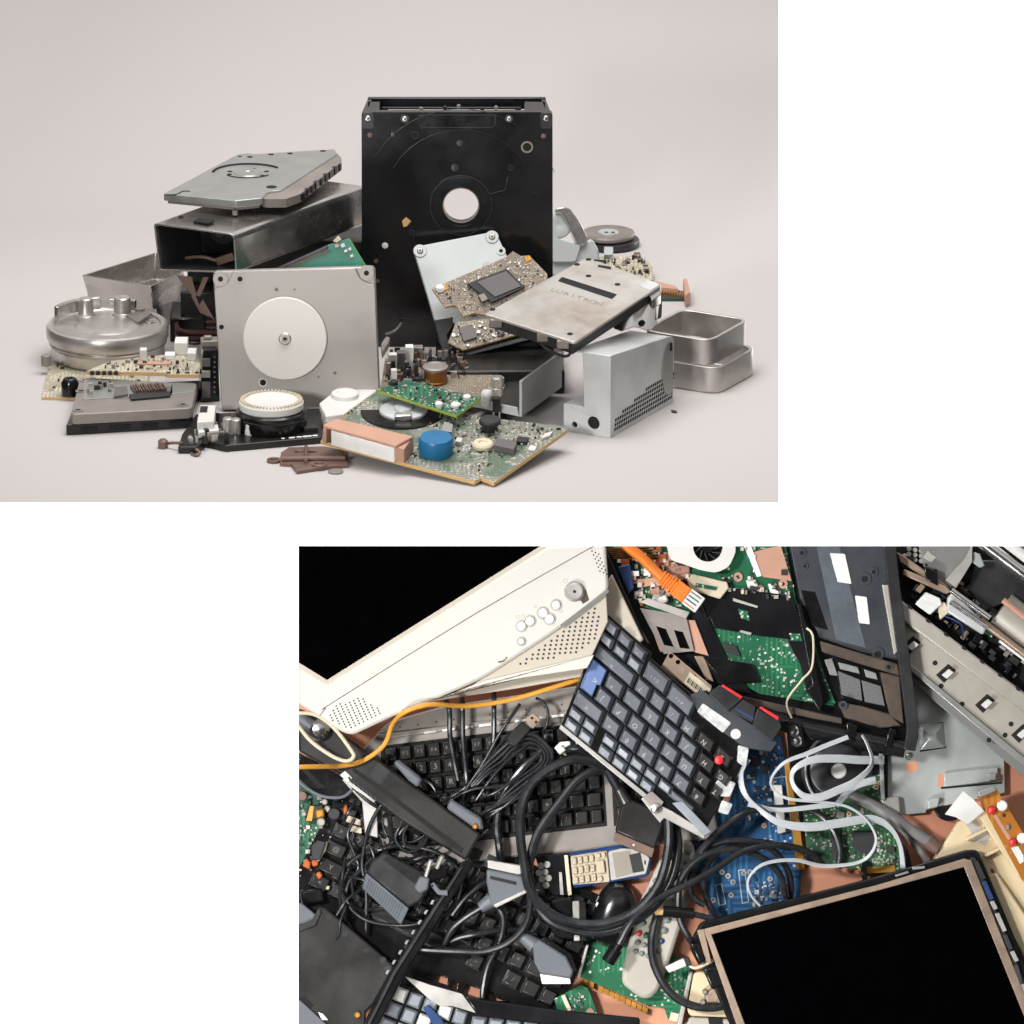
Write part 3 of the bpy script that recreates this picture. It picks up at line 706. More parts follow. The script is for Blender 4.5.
# glass crystal
g = flat(496, 412, 14)
T = thing('electronic_valve', 'small glass and metal valve on thin legs beside the grey channel', 'valve', g)
part('glass_body', MB().lathe(*g.L(497.5, 409), [(6, 14), (6.6, 16), (6.6, 22), (5.6, 23), (6.6, 24), (6.6, 32), (5, 34), (0, 34)], 0, 24), M['solder'], T)
part('core', MB().rbox(*g.L(496.5, 411), 8, 7, -1, 14), M['chip'], T, .6)
part('glass_body', MB().lathe(*g.L(487, 408), [(5, 2), (6, 4), (6, 16), (4.6, 18), (0, 18)], 0, 24), M['white'], T)
for x in (493.5, 499.5): part('leg', MB().cyl(*g.L(x, 412), .9, -12, 0, n=10), M['screw'], T)

# --- leaning pale lid and its boards
Pn = N(5, 33)
f = F(460, 293, cz=-105, n=Pn)
T = thing('metal_sheet', 'pale grey rounded metal lid with corner screws leaning on the black drive', 'drive lid', f)
lid = rnd(f.Ls([(412.7, 247), (495.7, 231), (510, 262), (520, 300), (475, 325), (435, 322)]), [5, 6, 2, 4, 4, 2])
part('plate', MB().prism(lid, -5, 0), M['lid'], T, 1)
tail = f.Ls([(434, 320), (452.7, 317), (453, 326), (447, 335), (450, 347), (459, 350), (458.6, 354), (444, 356)], 1)
part('tail', MB().prism(rnd(tail, 1), -5.5, 1), M['charcoal'], T, .8)
for x, y in ((420, 251), (492, 237)):
    cx, cy = f.L(x, y); t = part('boss', MB().lathe(cx, cy, [(7, 0), (6.4, 1.2), (0, 1.2)], 0, 26), M['lid'], T)
    mb = MB(); screw(mb, cx, cy, 3.2, 1.2); part('screw', mb, [M['screw'], M['hole']], t)
part('screw_hole', MB().ring(*f.L(501, 251), 4.5, 2, 0, .8).cyl(*f.L(501, 251), 2, 0, .2, 1), [M['lid'], M['hole']], T)
part('stud', MB().cyl(*f.L(486, 265), 3, 0, 3), M['screw'], T)
g = F(490, 285, cz=-88, n=N(6, 36))
T = thing('circuit_board', 'tan circuit board with a large grey chip lying on the leaning pale lid', 'circuit board', g)
pl = g.Ls([(432, 288.5), (445, 307.5), (455.6, 305), (463.5, 317), (474, 313), (500, 318), (550, 300), (547, 273.5), (529, 255), (521, 256), (513, 251), (506, 257)])
part('board', MB().prism(pl, -4, 0, side=1), [M['pcb_tan'], M['tan_edge']], T, .3)
part('components', comps(MB(), inset(pl, 4), 240, .7, 3, .4, 1.6, 0, aligned=.35), SMD, T, kind='stuff')
part('chip', MB().prism(g.Ls([(467, 283.5), (506.5, 268.5), (525, 287), (492, 302.5)], 4), 0, 4), M['chip'], T, .4)
part('chip_cover', MB().prism(g.Ls([(477, 282), (506, 271), (521.5, 286), (495, 297)], 5), 4, 5), M['chip_grey'], T, .4)
for p, q in ((432, 288), (530, 259)): part('gold_pad', MB().rbox(*g.L(p + (13 if p < 500 else -2), q), 6, 5, 0, .8, .4), M['gold'], T)
part('screw', MB().lathe(*g.L(440, 289), [(5, 0), (4.5, 1.5), (0, 2)], 0, 20), M['screw'], T)
part('connector', MB().prism(g.Ls([(478, 296), (484, 294), (488, 300), (482, 303)], 3), 0, 6), M['worn_grey'], T, .5)
g = F(480, 335, cz=-70, n=N(4, 40))
T = thing('circuit_board', 'narrow circuit board with one small square chip, below the large chip', 'circuit board', g)
pl = g.Ls([(456, 322), (490, 318), (540, 328), (463, 350), (448, 342)])
part('board', MB().prism(pl, -4, 0, side=1), [M['pcb_tan'], M['tan_edge']], T, .3)
part('components', comps(MB(), inset(pl, 2), 90, 1, 4, .5, 3, 0), SMD, T, kind='stuff')
part('chip', MB().prism(g.Ls([(458.6, 327), (471, 324.5), (477.5, 337), (464, 341.5)], 3), 0, 3), M['chip_grey'], T, .5)
part('edge_rail', MB().prism(g.Ls([(464, 351), (545, 330), (545, 336), (466, 356)], -5), -10, -5), M['black'], T, .6)

# --- big worn steel drive on the right
f = flat(572, 300, 112, tilt=81.5)
T = thing('hard_drive', 'large worn steel drive with a long dark slot, lying tilted', 'hard drive', f)
pl = rnd(f.Ls([(484, 314), (492, 316), (574.5, 342.5), (661, 285), (648, 279), (587, 257)]), [3, 2, 5, 3, 3, 3])
part('lid', MB().prism(pl, -3, 0), M['drive_lid'], T, .8)
part('base', MB().prism(inset(pl, 5), -16, -3), M['charcoal'], T, 1.2)
part('slot', MB().prism(rnd(f.Ls([(558, 281), (562, 277), (617, 294.5), (612, 299)], .1), 1), -.4, .35), M['hole'], T)
mb = MB()
for x, y in ((577, 264.5), (588.5, 259.5), (588.5, 276), (617.5, 284.5), (492.5, 309.5), (570, 334)): mb.prism(circ(*f.L(x, y), 2.9, 16), -.4, .35)
part('screw_hole', mb, M['hole'], T)
for q in ([(598, 267), (598, 265), (611, 267), (611, 269.5)], [(594, 261), (594, 259.5), (606, 260.5), (606, 262)]): part('slot', MB().prism(f.Ls(q), -.4, .35), M['hole'], T)
mb = MB(); a0 = math.radians(-17)
for i, ch in enumerate('LURITRON'):
    x, y = f.L(553 + i * 6.6, 290 + i * 2.0); mb.text(ch, x, y, .25, 11, -.28, 0)
part('stamped_lettering', mb, mat('stamped_lettering', sr(158, 148, 136), .5, .4), T)
part('tape', MB().prism(f.Ls([(640, 286), (648, 280), (660, 285), (650, 291)]), 0, .5), M['psu'], T)
part('end_clip', MB().prism(f.Ls([(648, 293), (661, 285), (661, 294), (652, 300)], -3), -14, -3), M['steel'], T, .8)
mb = MB().tube([f.L(535, 331, -8) + (-9,), f.L(545, 340, -10) + (-18,), f.L(566, 349, -12) + (-20,), f.L(574, 344, -8) + (-10,)], 1.6, sm=True)
part('bail', mb, M['charcoal'], T)
for x, y in ((543, 334), (563, 341), (496, 320)): part('foot', MB().rbox(*f.L(x, y, -5), 12, 8, -12, -2.8), M['worn_grey'], T, 1)
# chrome sheet below it
g = F(632, 318, cz=20, n=N(15, 40))
T = thing('sheet_clip', 'curved polished metal piece under the right end of the large worn steel drive', 'metal clip', g)
n = 9; rr = []
for i in range(n):
    t = i / (n - 1); x = 608 + 48 * t; y0 = 312 - 14 * t + 5 * math.sin(t * 7); y1 = 322 + 10 * math.sin(t * 3.1) + 4 * math.sin(t * 9); b = 9 * math.sin(t * 3.1)
    a, c = g.L(x, y0), g.L(x + 1, y1); rr.append([a + (b,), c + (b * .4,), c + (b * .4 - 1.5,), a + (b - 1.5,)])
part('curved_sheet', MB().loft(rr), M['chrome'], T, .3)
part('screw_hole', MB().cyl(*g.L(641, 325), 3, 3, 6), M['hole'], T)
part('prong', MB().prism(g.Ls([(657, 320), (661, 318), (662, 297), (660, 297)]), 0, 3), M['charcoal'], T, .4)

# --- grey channel
f = F(520, 416, wz=10, n=N(-22, 0))
T = thing('channel', 'grey sheet-metal channel, open on top, left of the perforated pale housing', 'channel', f)
part('floor', MB().box(-52, 0, 0, 3, -105, 0), M['charcoal'], T, .5)
part('front_lip', MB().prism(f.Ls([(470, 405), (520, 416), (518, 407), (470, 397)]), 0, 2.5), M['lid'], T, .5)
part('side_wall', MB().prism([(0, 0), (3, 0), (3, 37), (0, 37)], -105, 2.5), M['lid'], T, .6)
# --- pale perforated housing
f = F(563.5, 431, wz=0, n=N(-28, 0))
T = thing('power_supply_case', 'pale galvanised sheet-metal housing with a perforated side at the right of the pile', 'housing', f)
ax = f.L(610.3, 439)[0]; h = f.L(610.3, 356)[1]; sx = f.L(584, 400)[0]; sh_ = f.L(584, 407)[1]; LN = 138
c1, c2_ = f.L(575, 424.5), f.L(593.5, 423)
part('front_panel', MB().prism([(0, 0), (ax, 0), (ax, h), (sx - 2, h), (sx, sh_), (0, sh_)], -2, 0, holes=[circ(*c1, 3.2, 20), circ(*c2_, 6.6, 28)]), M['psu'], T, .5)
part('hole_rim', MB().ring(*c1, 6, 3.2, 0, .8).cyl(*c1, 3.2, -3, -2.2, 1).cyl(*c2_, 6.6, -3, -2.2, 1), [M['psu'], M['hole']], T)
zb = LN
S2 = F(643, 385, wz=0, n=N(62, 0))
mb = MB(); mb.X = Matrix(((0, 0, 1, 0), (0, 1, 0, 0), (-1, 0, 0, 0), (0, 0, 0, 1)))   # local: x along depth, y up, z outwards
mb2 = MB(); mb2.X = mb.X
mb.prism(rnd([(2.2, 0), (LN, 0), (LN, h - 19), (LN - 8, h - 14), (2.2, h)], [0, 3, 8, 3, 0]), ax - 2, ax)
part('side_panel', mb, M['psu'], T, .5)
for i in range(26):
    for j in range(6):
        x = 8 + i * 4.9 + j * .9; y = 5 + j * 4.6
        if j < 3 or i > (j - 2) * 5 - 3: mb2.prism([(x, y), (x + 3.1, y), (x + 3.7, y + 3.2), (x + .6, y + 3.2)], ax - .3, ax + .22)
part('vent', mb2, M['hole'], T, kind='stuff')
mb = MB(); mb.X = Matrix(((0, 0, 1, 0), (0, 1, 0, 0), (-1, 0, 0, 0), (0, 0, 0, 1)))
fl = [(LN - 20, 12), (LN - 28, 34), (LN - 26, 54), (LN - 17, h - 17), (LN - 4, h - 20), (LN - 3, 10)]
mb.prism(rnd(fl, 7), ax, ax + 1); part('end_flange', mb, M['hdd_grey'], T, .4)
mb = MB(); mb.X = Matrix(((0, 0, 1, 0), (0, 1, 0, 0), (-1, 0, 0, 0), (0, 0, 0, 1)))
mb.rbox(LN - 9, h - 25, 5, 8, ax + 1, ax + 1.4); part('slot', mb, M['hole'], T)
part('top_panel', MB().loft([[(sx - 14, h - 2.4, -2.1), (ax - 2.1, h - 2.4, -2.1), (ax - 2.1, h - .4, -2.1), (sx - 14, h - .4, -2.1)], [(sx - 14, h - 15, -LN + 12), (ax - 2.1, h - 15, -LN + 12), (ax - 2.1, h - 13, -LN + 12), (sx - 14, h - 13, -LN + 12)]]), M['psu'], T, .3)
part('ledge', MB().box(0, sh_ - 2, sx - 2, sh_, -26, -2), M['psu'], T, .4)
part('inner_wall', MB().box(sx - 2, 0, sx, h - 18, -LN + 12, -2.1), M['hdd_grey'], T, .4)

# --- two trays
for k_, (dx, dy, z0, lb) in enumerate(((0, 0, 0, 'lower of two stacked rounded cast metal trays on the paper at the far right'), (-7.5, -1, 28, 'upper of two stacked rounded cast metal trays, open side up, at the far right'))):
    f = flat(704 + dx, 380 + dy, z0)
    q = [(718 + dx, 369 + dy), (758 + dx, 347 + dy), (689 + dx, 336 + dy), (649 + dx, 358 + dy)]
    if k_: q = [(x, y - 27) for x, y in q]
    pl = rnd(f.Ls(q, 27.5), 17, 8)
    q_ = inset(pl, 4); ring = MB().loft([[(x, y, z) for x, y in p_] for p_, z in ((inset(pl, 1.2), 0), (pl, 1.2), (pl, 27.5), (q_, 27.5), (q_, 1))], closed=True)
    solo('metal_tray', ring if k_ else tray_mb(pl, 0, 27.5, 4), M['alu'], f, lb, 'tray', 'stacked cast metal trays', bev=.6)
# --- platter stack behind
f = flat(611, 246, 0)
T = thing('platter_stack', 'two dark round discs with a pale hub stacked behind the pile at the right', 'disc stack', f)
part('lower_disc', MB().lathe(0, 0, [(26, 0), (30, 2), (30.5, 6), (29.5, 8), (26, 9), (0, 9)], 0, 64), M['charcoal'], T)
part('upper_disc', MB().lathe(-3, 0, [(24, 9.2), (28, 11), (28.6, 14), (27.6, 15.6), (24, 16), (22, 15), (0, 15)], 0, 64), M['worn_grey'], T)
part('hub', MB().lathe(-3, 0, [(11, 15), (10.5, 16.2), (0, 16.2)], 0, 30).cyl(-5, -4, 2, 16, 16.6, 1).cyl(2, -4, 2, 16, 16.6, 1), [M['lid'], M['hole']], T)
# --- chrome mechanism
f = F(572, 276, wz=0, n=N(5, 20))
T = thing('latch_mechanism', 'polished metal latch with a curved strap beside the right edge of the tall black drive', 'latch', f)
part('body', MB().prism(rnd(f.Ls([(545, 275), (549, 252), (556, 240), (578, 244), (592, 238), (599, 250), (601, 268), (585, 280)]), 4), -24, 0), M['lid'], T, 3)
part('round_plate', MB().lathe(*f.L(559, 225), [(13.5, -3), (13.5, 1), (12.5, 2), (8, 2.6), (0, 1.4)], 0, 40, sy=1.05), M['lid'], T)
part('strap', MB().prism(rnd(f.Ls([(555, 211), (557, 207.5), (564, 206.5), (571, 209), (579, 220), (588, 238), (585, 245), (578, 247), (575, 240), (567, 223), (560, 213), (557, 214)], 6), 2), -14, 6), M['steel'], T, 1.5)
part('lug', MB().prism(rnd(f.Ls([(549, 232), (560, 240), (580, 246), (575, 262), (552, 262)]), 3), 0, 6), M['lid'], T, 1.5)
# --- boards behind right
f = flat(627, 276, 6, tilt=70)
T = thing('circuit_board', 'cream board crowded with components behind the large worn steel drive', 'circuit board', f)
pl = f.Ls([(596, 278), (653, 280), (653, 267), (644, 257), (600, 256)])
part('board', MB().prism(pl, -4, 0, side=1), [M['pcb_beige'], M['tan_edge']], T, .3)
part('components', comps(MB(), inset(pl, 3), 60, 2, 7, 1, 6, 0), SMD + [M['cream']], T, kind='stuff')
part('connector', MB().prism(f.Ls([(604, 256), (613, 256), (613, 248), (604, 248)], 4), 0, 6), M['lid'], T, .6)
part('connector', MB().prism(f.Ls([(633, 257), (641, 257), (640, 253.5), (634, 253.5)], 2), 0, 4), M['brown'], T, .6)
f = flat(668, 297, 4, tilt=88)
T = thing('circuit_board', 'dark green board with two orange connectors sticking out behind the right of the pile', 'circuit board', f)
pl = f.Ls([(650, 298), (688, 298), (690, 293), (660, 285), (648, 287)])
part('board', MB().prism(pl, -4, 0, side=1), [M['dark_pcb'], mat('dark_green_edge', sr(44, 74, 52), .5)], T, .3)
part('connector', MB().prism(rnd(f.Ls([(656, 281), (676, 286), (678, 289), (657, 287)], 5), 1), 0, 5), M['copper'], T, .8)
part('connector', MB().prism(f.Ls([(683, 279), (687, 278), (690.5, 292), (685, 295)], 12), 0, 12), M['copper'], T, .8)
mb = MB()
for i in range(10): mb.rbox(*f.L(662 + i * 2.6, 292 + i * .4), 1.4, 12, 0, 1.6, -.1)
part('contact_row', mb, M['gold'], T)
# --- teal memory board
f = F(320, 270, cz=-62, n=N(-8, 12))
T = thing('circuit_board', 'teal green memory board with a ribbed dark edge sticking up behind the grey drive plate', 'circuit board', f)
pl = f.Ls([(272, 270), (328, 245), (349, 238.5), (367, 268), (372, 372), (296, 372)])
part('board', MB().prism(pl, -4, 0, side=1), [M['pcb_teal'], mat('lime_edge', sr(120, 190, 80), .5)], T, .3)
mb = MB()
for i in range(26): mb.prism(f.Ls([(271 + i * 2.1, 271 - i * .92), (272.2 + i * 2.1, 270.4 - i * .92), (279 + i * 2.1, 273 - i * .92), (277.8 + i * 2.1, 273.5 - i * .92)]), 0, 2)
part('contact_row', mb, M['brown'], T)
part('socket_edge', MB().prism(f.Ls([(268, 271.5), (326, 245.5), (328, 248), (272, 273)], 3), -3, 3), M['charcoal'], T, .4)
for x, y, w in ((337, 245.5, 4), (343, 245.5, 4), (346, 251, 3), (350, 249, 3), (352, 256, 3)): part('chip', MB().rbox(*f.L(x, y), w, w * .9, 0, 2, .4), M['label'], T, .3)
part('latch', MB().prism(f.Ls([(333, 241), (338, 236), (341, 240), (337, 243)], 3), -3, 5), M['cream'], T, .5)

# loose bits round the base of the pile
for pts, lab, c in ((((384, 312, 0), (392, 318, 6), (402, 320, 4), (396, 330, 8), (386, 334, 2)), 'thin grey wire curl beside the right edge of the grey drive plate', 'worn_grey'),
                    (((176, 336, 10), (192, 344, 14), (206, 342, 10), (214, 346, 12)), 'thin dark wire in the gap above the beige circuit board', 'charcoal'),
                    (((462, 392, 6), (474, 388, 14), (484, 390, 10), (498, 384, 16), (512, 380, 8)), 'thin dark wire behind the small glass and metal valve', 'charcoal')):
    f = flat(pts[2][0], pts[2][1], 0)
    if c == 'worn_grey': f = flat(395, 345, 0)
    solo('wire', MB().tube([f.L(x, y, h + (20 if c == 'worn_grey' else 0)) + (h + (20 if c == 'worn_grey' else 0),) for x, y, h in pts], 1.3, n=8), M[c], f, lab, 'wire')
f = flat(680, 413, 0)
solo('plastic_chip', MB().prism(f.Ls([(671, 411), (676, 412), (677, 413.5), (672, 413)]), 0, 1.4), M['charcoal'], f, 'tiny dark plastic chip on the paper beside the perforated pale housing', 'scrap')
# ================================================================ TABLE HEAP (seen from straight above its top)
_low[0] = True
ZT = 360.
def H(px, py, h=0, n=(0, 0, 1), u=None): return F(px, py, cz=ZT + h, n=n, u=u)
def P3(f, pts): return [f.L(p[0], p[1], p[2]) + (p[2],) + tuple(p[3:]) for p in pts]

M['table'] = mat('salmon_table_top', sr(206, 142, 112), .55, var=.05, vs=12, bump=.04, dirt=sr(186, 120, 92), dirtamt=.4, ds=9)
M['screen'] = mat('black_screen_glass', (.0005, .0005, .0008), .1, var=.2, bump=0, spec=.05)
M['bezel'] = mat('off_white_monitor_plastic', sr(208, 204, 196), .42, var=.02, vs=20, bump=.03, dirt=sr(204, 196, 178), dirtamt=.55, ds=7)
M['bezel_dark'] = mat('grey_beige_plastic', sr(190, 180, 164), .55, var=.04, bump=.05)
M['kb_grey'] = mat('grey_keyboard_shell', sr(146, 139, 132), .42, .3, var=.06, bump=.08, dirt=sr(98, 92, 86), dirtamt=.4)
M['key'] = mat('black_key', (.013, .0125, .012), .27, var=.2, bump=.08, dirt=(.07, .065, .06), dirtamt=.3)
M['key_sheen'] = mat('laptop_key_sheen', (.125, .135, .155), .3, var=.15, bump=.08, dirt=(.11, .11, .12), dirtamt=.3)  # black keys: glossy sheen of their tops painted into the base colour
M['key_light'] = mat('slate_and_sheen_key', (.26, .28, .31), .34, var=.12, bump=.06)  # slate on the bottom keyboard; on black laptop keys it paints sheen
M['enter'] = mat('blue_enter_key', sr(104, 124, 172), .4, var=.06, bump=.05)
M['legend'] = mat('key_legend', sr(186, 186, 184), .6, var=0, bump=0)
M['legend_dim'] = mat('worn_key_legend', sr(120, 116, 110), .6, var=0, bump=0)
M['red'] = mat('red_plastic', sr(214, 40, 44), .4, var=.08)
M['ribbon'] = mat('pale_grey_ribbon', sr(176, 179, 181), .34, var=.05, vs=30, bump=.1, bs=500)
M['pcb_blue'] = pcb('blue_circuit_board', sr(12, 64, 104), sr(40, 100, 144), sr(190, 200, 205), .2, 330)
M['pcb_dgreen'] = pcb('dark_green_circuit_board', sr(30, 74, 46), sr(66, 108, 76), sr(170, 178, 150), .5, 420)
M['pcb_bgreen'] = pcb('bright_green_circuit_board', sr(12, 92, 58), sr(38, 122, 82), sr(200, 204, 190), .25, 400)
M['orange'] = mat('orange_cable', sr(226, 118, 28), .42, var=.06)
M['brown_orange'] = mat('brown_orange_ceramic', sr(184, 92, 36), .45, var=.1)
M['yellow_cable'] = mat('yellow_cable', sr(222, 158, 62), .42, var=.06)
M['bronze'] = mat('bronze_panel_frame', sr(166, 144, 126), .4, .6, var=.08, bump=.06)
M['bar'] = mat('dark_grey_brown_plastic', (.016, .015, .0145), .3, var=.15, vs=30, bump=.1, dirt=(.05, .047, .044), dirtamt=.3)
M['palm'] = mat('blue_grey_laptop_plastic', (.030, .036, .046), .4, var=.2, vs=30, bump=.1, dirt=(.09, .085, .08), dirtamt=.4)
M['palm_light'] = mat('grey_foil_strip', (.10, .115, .135), .45, .2, var=.2, vs=80, bump=.15)
M['dusty'] = mat('dusty_black_plastic', (.05, .04, .033), .75, var=.3, vs=60, bump=.3, dirt=sr(118, 94, 74), dirtamt=.5, ds=40)
M['mesh'] = mat('grey_foam', (.14, .14, .145), .85, var=.35, vs=900, bump=.4)
M['cable_grey'] = mat('grey_cable', sr(120, 118, 116), .4, var=.06)
M['plug_grey'] = mat('slate_grey_plug', sr(96, 100, 106), .45, var=.06, bump=.06)
M['rail'] = mat('grey_beige_painted_rail', sr(178, 172, 162), .45, .25, var=.05, bump=.05, dirt=sr(140, 132, 120), dirtamt=.35)
M['plate'] = mat('galvanised_plate', sr(176, 181, 178), .36, .45, var=.06, vs=18, bump=.04)
M['beige'] = mat('beige_moulded_plastic', sr(214, 196, 160), .5, var=.05, bump=.05, dirt=sr(190, 160, 116), dirtamt=.3)
M['brown_pcb'] = pcb('brown_circuit_board', sr(168, 104, 28), sr(188, 126, 48), sr(222, 190, 140), .15, 300)
M['remote'] = mat('warm_grey_remote', sr(174, 168, 156), .5, var=.04, bump=.06)
M['rubber_button'] = mat('grey_green_rubber', sr(112, 120, 114), .55, var=.08)
M['phone_blue'] = mat('blue_phone_shell', sr(32, 62, 110), .35, var=.06)
M['silver'] = mat('silver_plastic', sr(186, 182, 176), .38, .5, var=.04)
M['key_cream'] = mat('cream_phone_key', sr(188, 174, 150), .45, var=.05)
M['lcd'] = mat('grey_lcd', sr(150, 142, 130), .3, var=.03)
M['residue'] = mat('white_glue_residue', sr(206, 206, 204), .6, var=.3, vs=200, bump=.4, bs=250, dirt=sr(96, 100, 106), dirtamt=.9, ds=110)
M['clear'] = mat('milky_clear_plastic', sr(222, 222, 220), .18, var=.15, vs=300, bump=.2, bs=300)

f = H(660, 780, 0)
tag(mesh_obj('table', MB().prism(f.Ls([(280, 530), (280, 1040), (1045, 1040), (1045, 530)]), -14, 0), M['table'], None, f), 'salmon pink table top under the heap of discarded electronics', 'table', kind='structure')

# --- monitor
f = H(430, 640, 30)
T = thing('monitor', 'big off-white monitor with a black screen and a row of round buttons', 'monitor', f)
z = 60
def bp(pts, zz=z): return f.Ls(pts, zz)
bez = bp([(270, 688), (312, 712), (340, 731), (352, 735.5), (400, 713), (440, 697.5), (484, 678), (563, 627), (609, 590), (604, 520), (592, 518), (327, 684), (270, 649)])
part('bezel', MB().prism(rnd(bez, [0, 8, 6, 6, 30, 20, 10, 30, 6, 0, 0, 0, 0]), 6, z), M['bezel'], T, 3)
inb = bp([(270, 652), (327, 686), (596, 520), (590, 515), (327, 680), (270, 645)])
part('bezel_lip', MB().prism(inb, z - 8, z - 1), M['bezel_dark'], T, .6)
part('screen', MB().prism(bp([(270, 500), (270, 652), (327, 686), (604, 516), (600, 500)], z - 6), z - 12, z - 6), M['screen'], T)
mb = MB().tube([p + (z,) for p in bp([(320, 715.4), (326, 708), (334.5, 701.4), (475, 614), (592, 547), (620, 530)])], .45, n=6, k=4)
part('groove', mb, M['brown'], T)
part('vent_panel', MB().prism(bp([(470, 687), (484, 677), (563, 626), (606, 588), (608, 622), (592, 656)], z - 5), 8, z - 5), M['bezel_dark'], T, 1)
pp_side = bp([(604, 586), (612, 574), (644, 640), (606, 668), (590, 660)], 30)
part('side_face', MB().prism(pp_side, 0, 30), M['bezel_dark'], T, 1.5)
part('lower_rail', MB().prism(bp([(440, 698), (484, 681), (594, 655), (587, 668), (520, 678), (455, 692)], z - 3), 8, z - 3), M['bezel'], T, 1.5)
part('bottom_face', MB().prism(bp([(430, 701), (520, 678), (590, 666), (586, 676), (520, 688), (440, 700)], 30), 0, 30), M['bezel_dark'], T, 2)
mb = MB()
vp = bp([(326, 719), (334, 706.5), (359, 696), (385, 713), (351, 731)])
for i in range(15):
    for j in range(10):
        p = (328 + i * 4.1 - j * .0 + j * 1.2, 716 - i * 2.0 + j * 2.6 - 6); q = f.L(p[0], p[1], z)
        if inside(q, vp): mb.cyl(q[0], q[1], .85, z - .2, z + .15, n=8)
part('speaker_holes', mb, M['chip'], T, kind='stuff')
mb = MB(); vq = bp([(500, 670), (563, 629), (598, 606), (602, 626), (590, 650)], z - 5)
for i in range(16):
    for j in range(9):
        q = f.L(508 + i * 6.2 + j * 5.4, 667 - i * 4.6 + j * .9 + 6 - j * 1.2, z - 5)
        if inside(q, vq): mb.cyl(q[0], q[1], 1.15, z - 5.2, z - 4.85, n=10)
part('vent_holes', mb, M['chip'], T, kind='stuff')
for x, y, r in ((521.5, 626, 4.6), (530, 621, 4.6), (543, 613, 4.8), (549.5, 619, 4.8), (556, 605, 4.4), (521.5, 641.5, 3.2)):
    mb = MB().lathe(*f.L(x, y, z), [(r - .2, z), (r - .2, z + 1.8), (r - .8, z + 2.4), (0, z + 2.6)], 0, 24); part('button', mb, M['white'], T, sharp=18); part('button_rim', MB().ring(*f.L(x, y, z), r + 1.2, r, z - .2, z + .7), M['plug_grey'] if 0 else M['silver'], T)
cx, cy = f.L(574.5, 591.5, z)
t = part('knob', MB().lathe(cx, cy, [(10, z), (9.6, z + 1.4), (8.4, z + 1), (8.4, z + 5), (7, z + 6), (0, z + 6)], 0, 36), M['silver'], T)
part('knob_dot', MB().cyl(cx, cy, 1.5, z + 6, z + 6.3), M['hole'], t)
part('broken_hole', MB().prism(bp([(578, 597), (586, 590), (589, 600), (583, 604)]), z - .4, z + .4), M['dusty'], T)
mb = MB().tube([q + (z,) for q in bp([(498, 662), (503, 661), (507, 657)])], .8, n=6); part('emblem', mb, M['brown'], T)
for x, y, r in ((565.5, 581, 2.2), (535.5, 606.5, 1.2), (518, 617, 1.8), (523, 616, 1.8), (561, 611, 1.6)): part('printed_icon', MB().ring(*f.L(x, y, z), r, r - .5, z - .1, z + .12, n=16), M['rail'], T)
mb = MB()
for i in range(3):
    for j in range(6): mb.cyl(*f.L(592 + i * 3.4 + j * 1.6, 551 + j * 4 + i * 1.6, z), .8, z - .2, z + .15, n=8)
part('side_holes', mb, M['chip'], T, kind='stuff')
part('seam_slot', MB().prism(bp([(560, 625), (608, 589), (609, 592), (562, 628)]), z - .5, z + .3), M['cable_grey'], T)

# ------------------------------------------------ keyboards
KR = random.Random(5)
def quadmap(q):
    (ax, ay), (bx, by), (cx, cy), (dx, dy) = q
    def g(u, v):
        return (ax * (1 - u) * (1 - v) + bx * u * (1 - v) + cx * u * v + dx * (1 - u) * v, ay * (1 - u) * (1 - v) + by * u * (1 - v) + cy * u * v + dy * (1 - u) * v)
    return g
def key(f, g, u0, u1, v0, v1, z0, z1, m, T, txt='', lm='legend', gap=.06, ins=.16, nu=1, nv=1, ang=0, size=.5, nm='key', poly=None, lab=None, two=False, shift=(0, 0)):
    a = gap
    if poly: pts = poly
    else: pts = [(u0 + a, v0 + a), (u1 - a, v0 + a), (u1 - a, v1 - a), (u0 + a, v1 - a)]
    lo = f.Ls([g(u / nu, v / nv) for u, v in pts], z0)
    cu = sum(p[0] for p in pts) / len(pts); cv = sum(p[1] for p in pts) / len(pts)
    hw, hh = (u1 - u0) / 2, (v1 - v0) / 2
    hi = f.Ls([g((cu + (u - cu) * max(.2, 1 - ins / hw) + shift[0]) / nu, (cv + (v - cv) * max(.2, 1 - ins / hh) + shift[1]) / nv) for u, v in pts], z1)
    dz = [KR.uniform(-.5, .5) for _ in range(3)]
    if shift[0]: dz[1] += 1.2
    nn = len(lo)
    def ztop(i): return z1 + dz[0] * .4 + (dz[1] if i < nn / 2 else -dz[1]) * .5
    mb = MB().loft([[(x, y, z0) for x, y in lo], [(x, y, ztop(i)) for i, (x, y) in enumerate(hi)]])
    z1 = z1 + dz[0] * .4 + abs(dz[1]) * .3
    if txt:
        s = abs(f.L(*g((cu + .5) / nu, cv / nv))[0] - f.L(*g((cu - .5) / nu, cv / nv))[0]) * size + 1e-3
        n = len(txt)
        for i, ch in enumerate(txt):
            if two: U, W = cu - .1, cv + (-.18 if i == 0 else .2) * (v1 - v0)
            else: U, W = cu + (i - (n - 1) / 2) * size * .62 * (-1 if abs(ang) > 2 else 1) + shift[0] * 2.2, cv + shift[1] * 2.0
            x, y = f.L(*g(U / nu, W / nv), z1); mb.text(ch, x, y, z1 + .12, s, ang, 1)
    o = part(nm, mb, [M[m], M[lm]], T, .7)
    if lab: o['label'] = lab
    return o

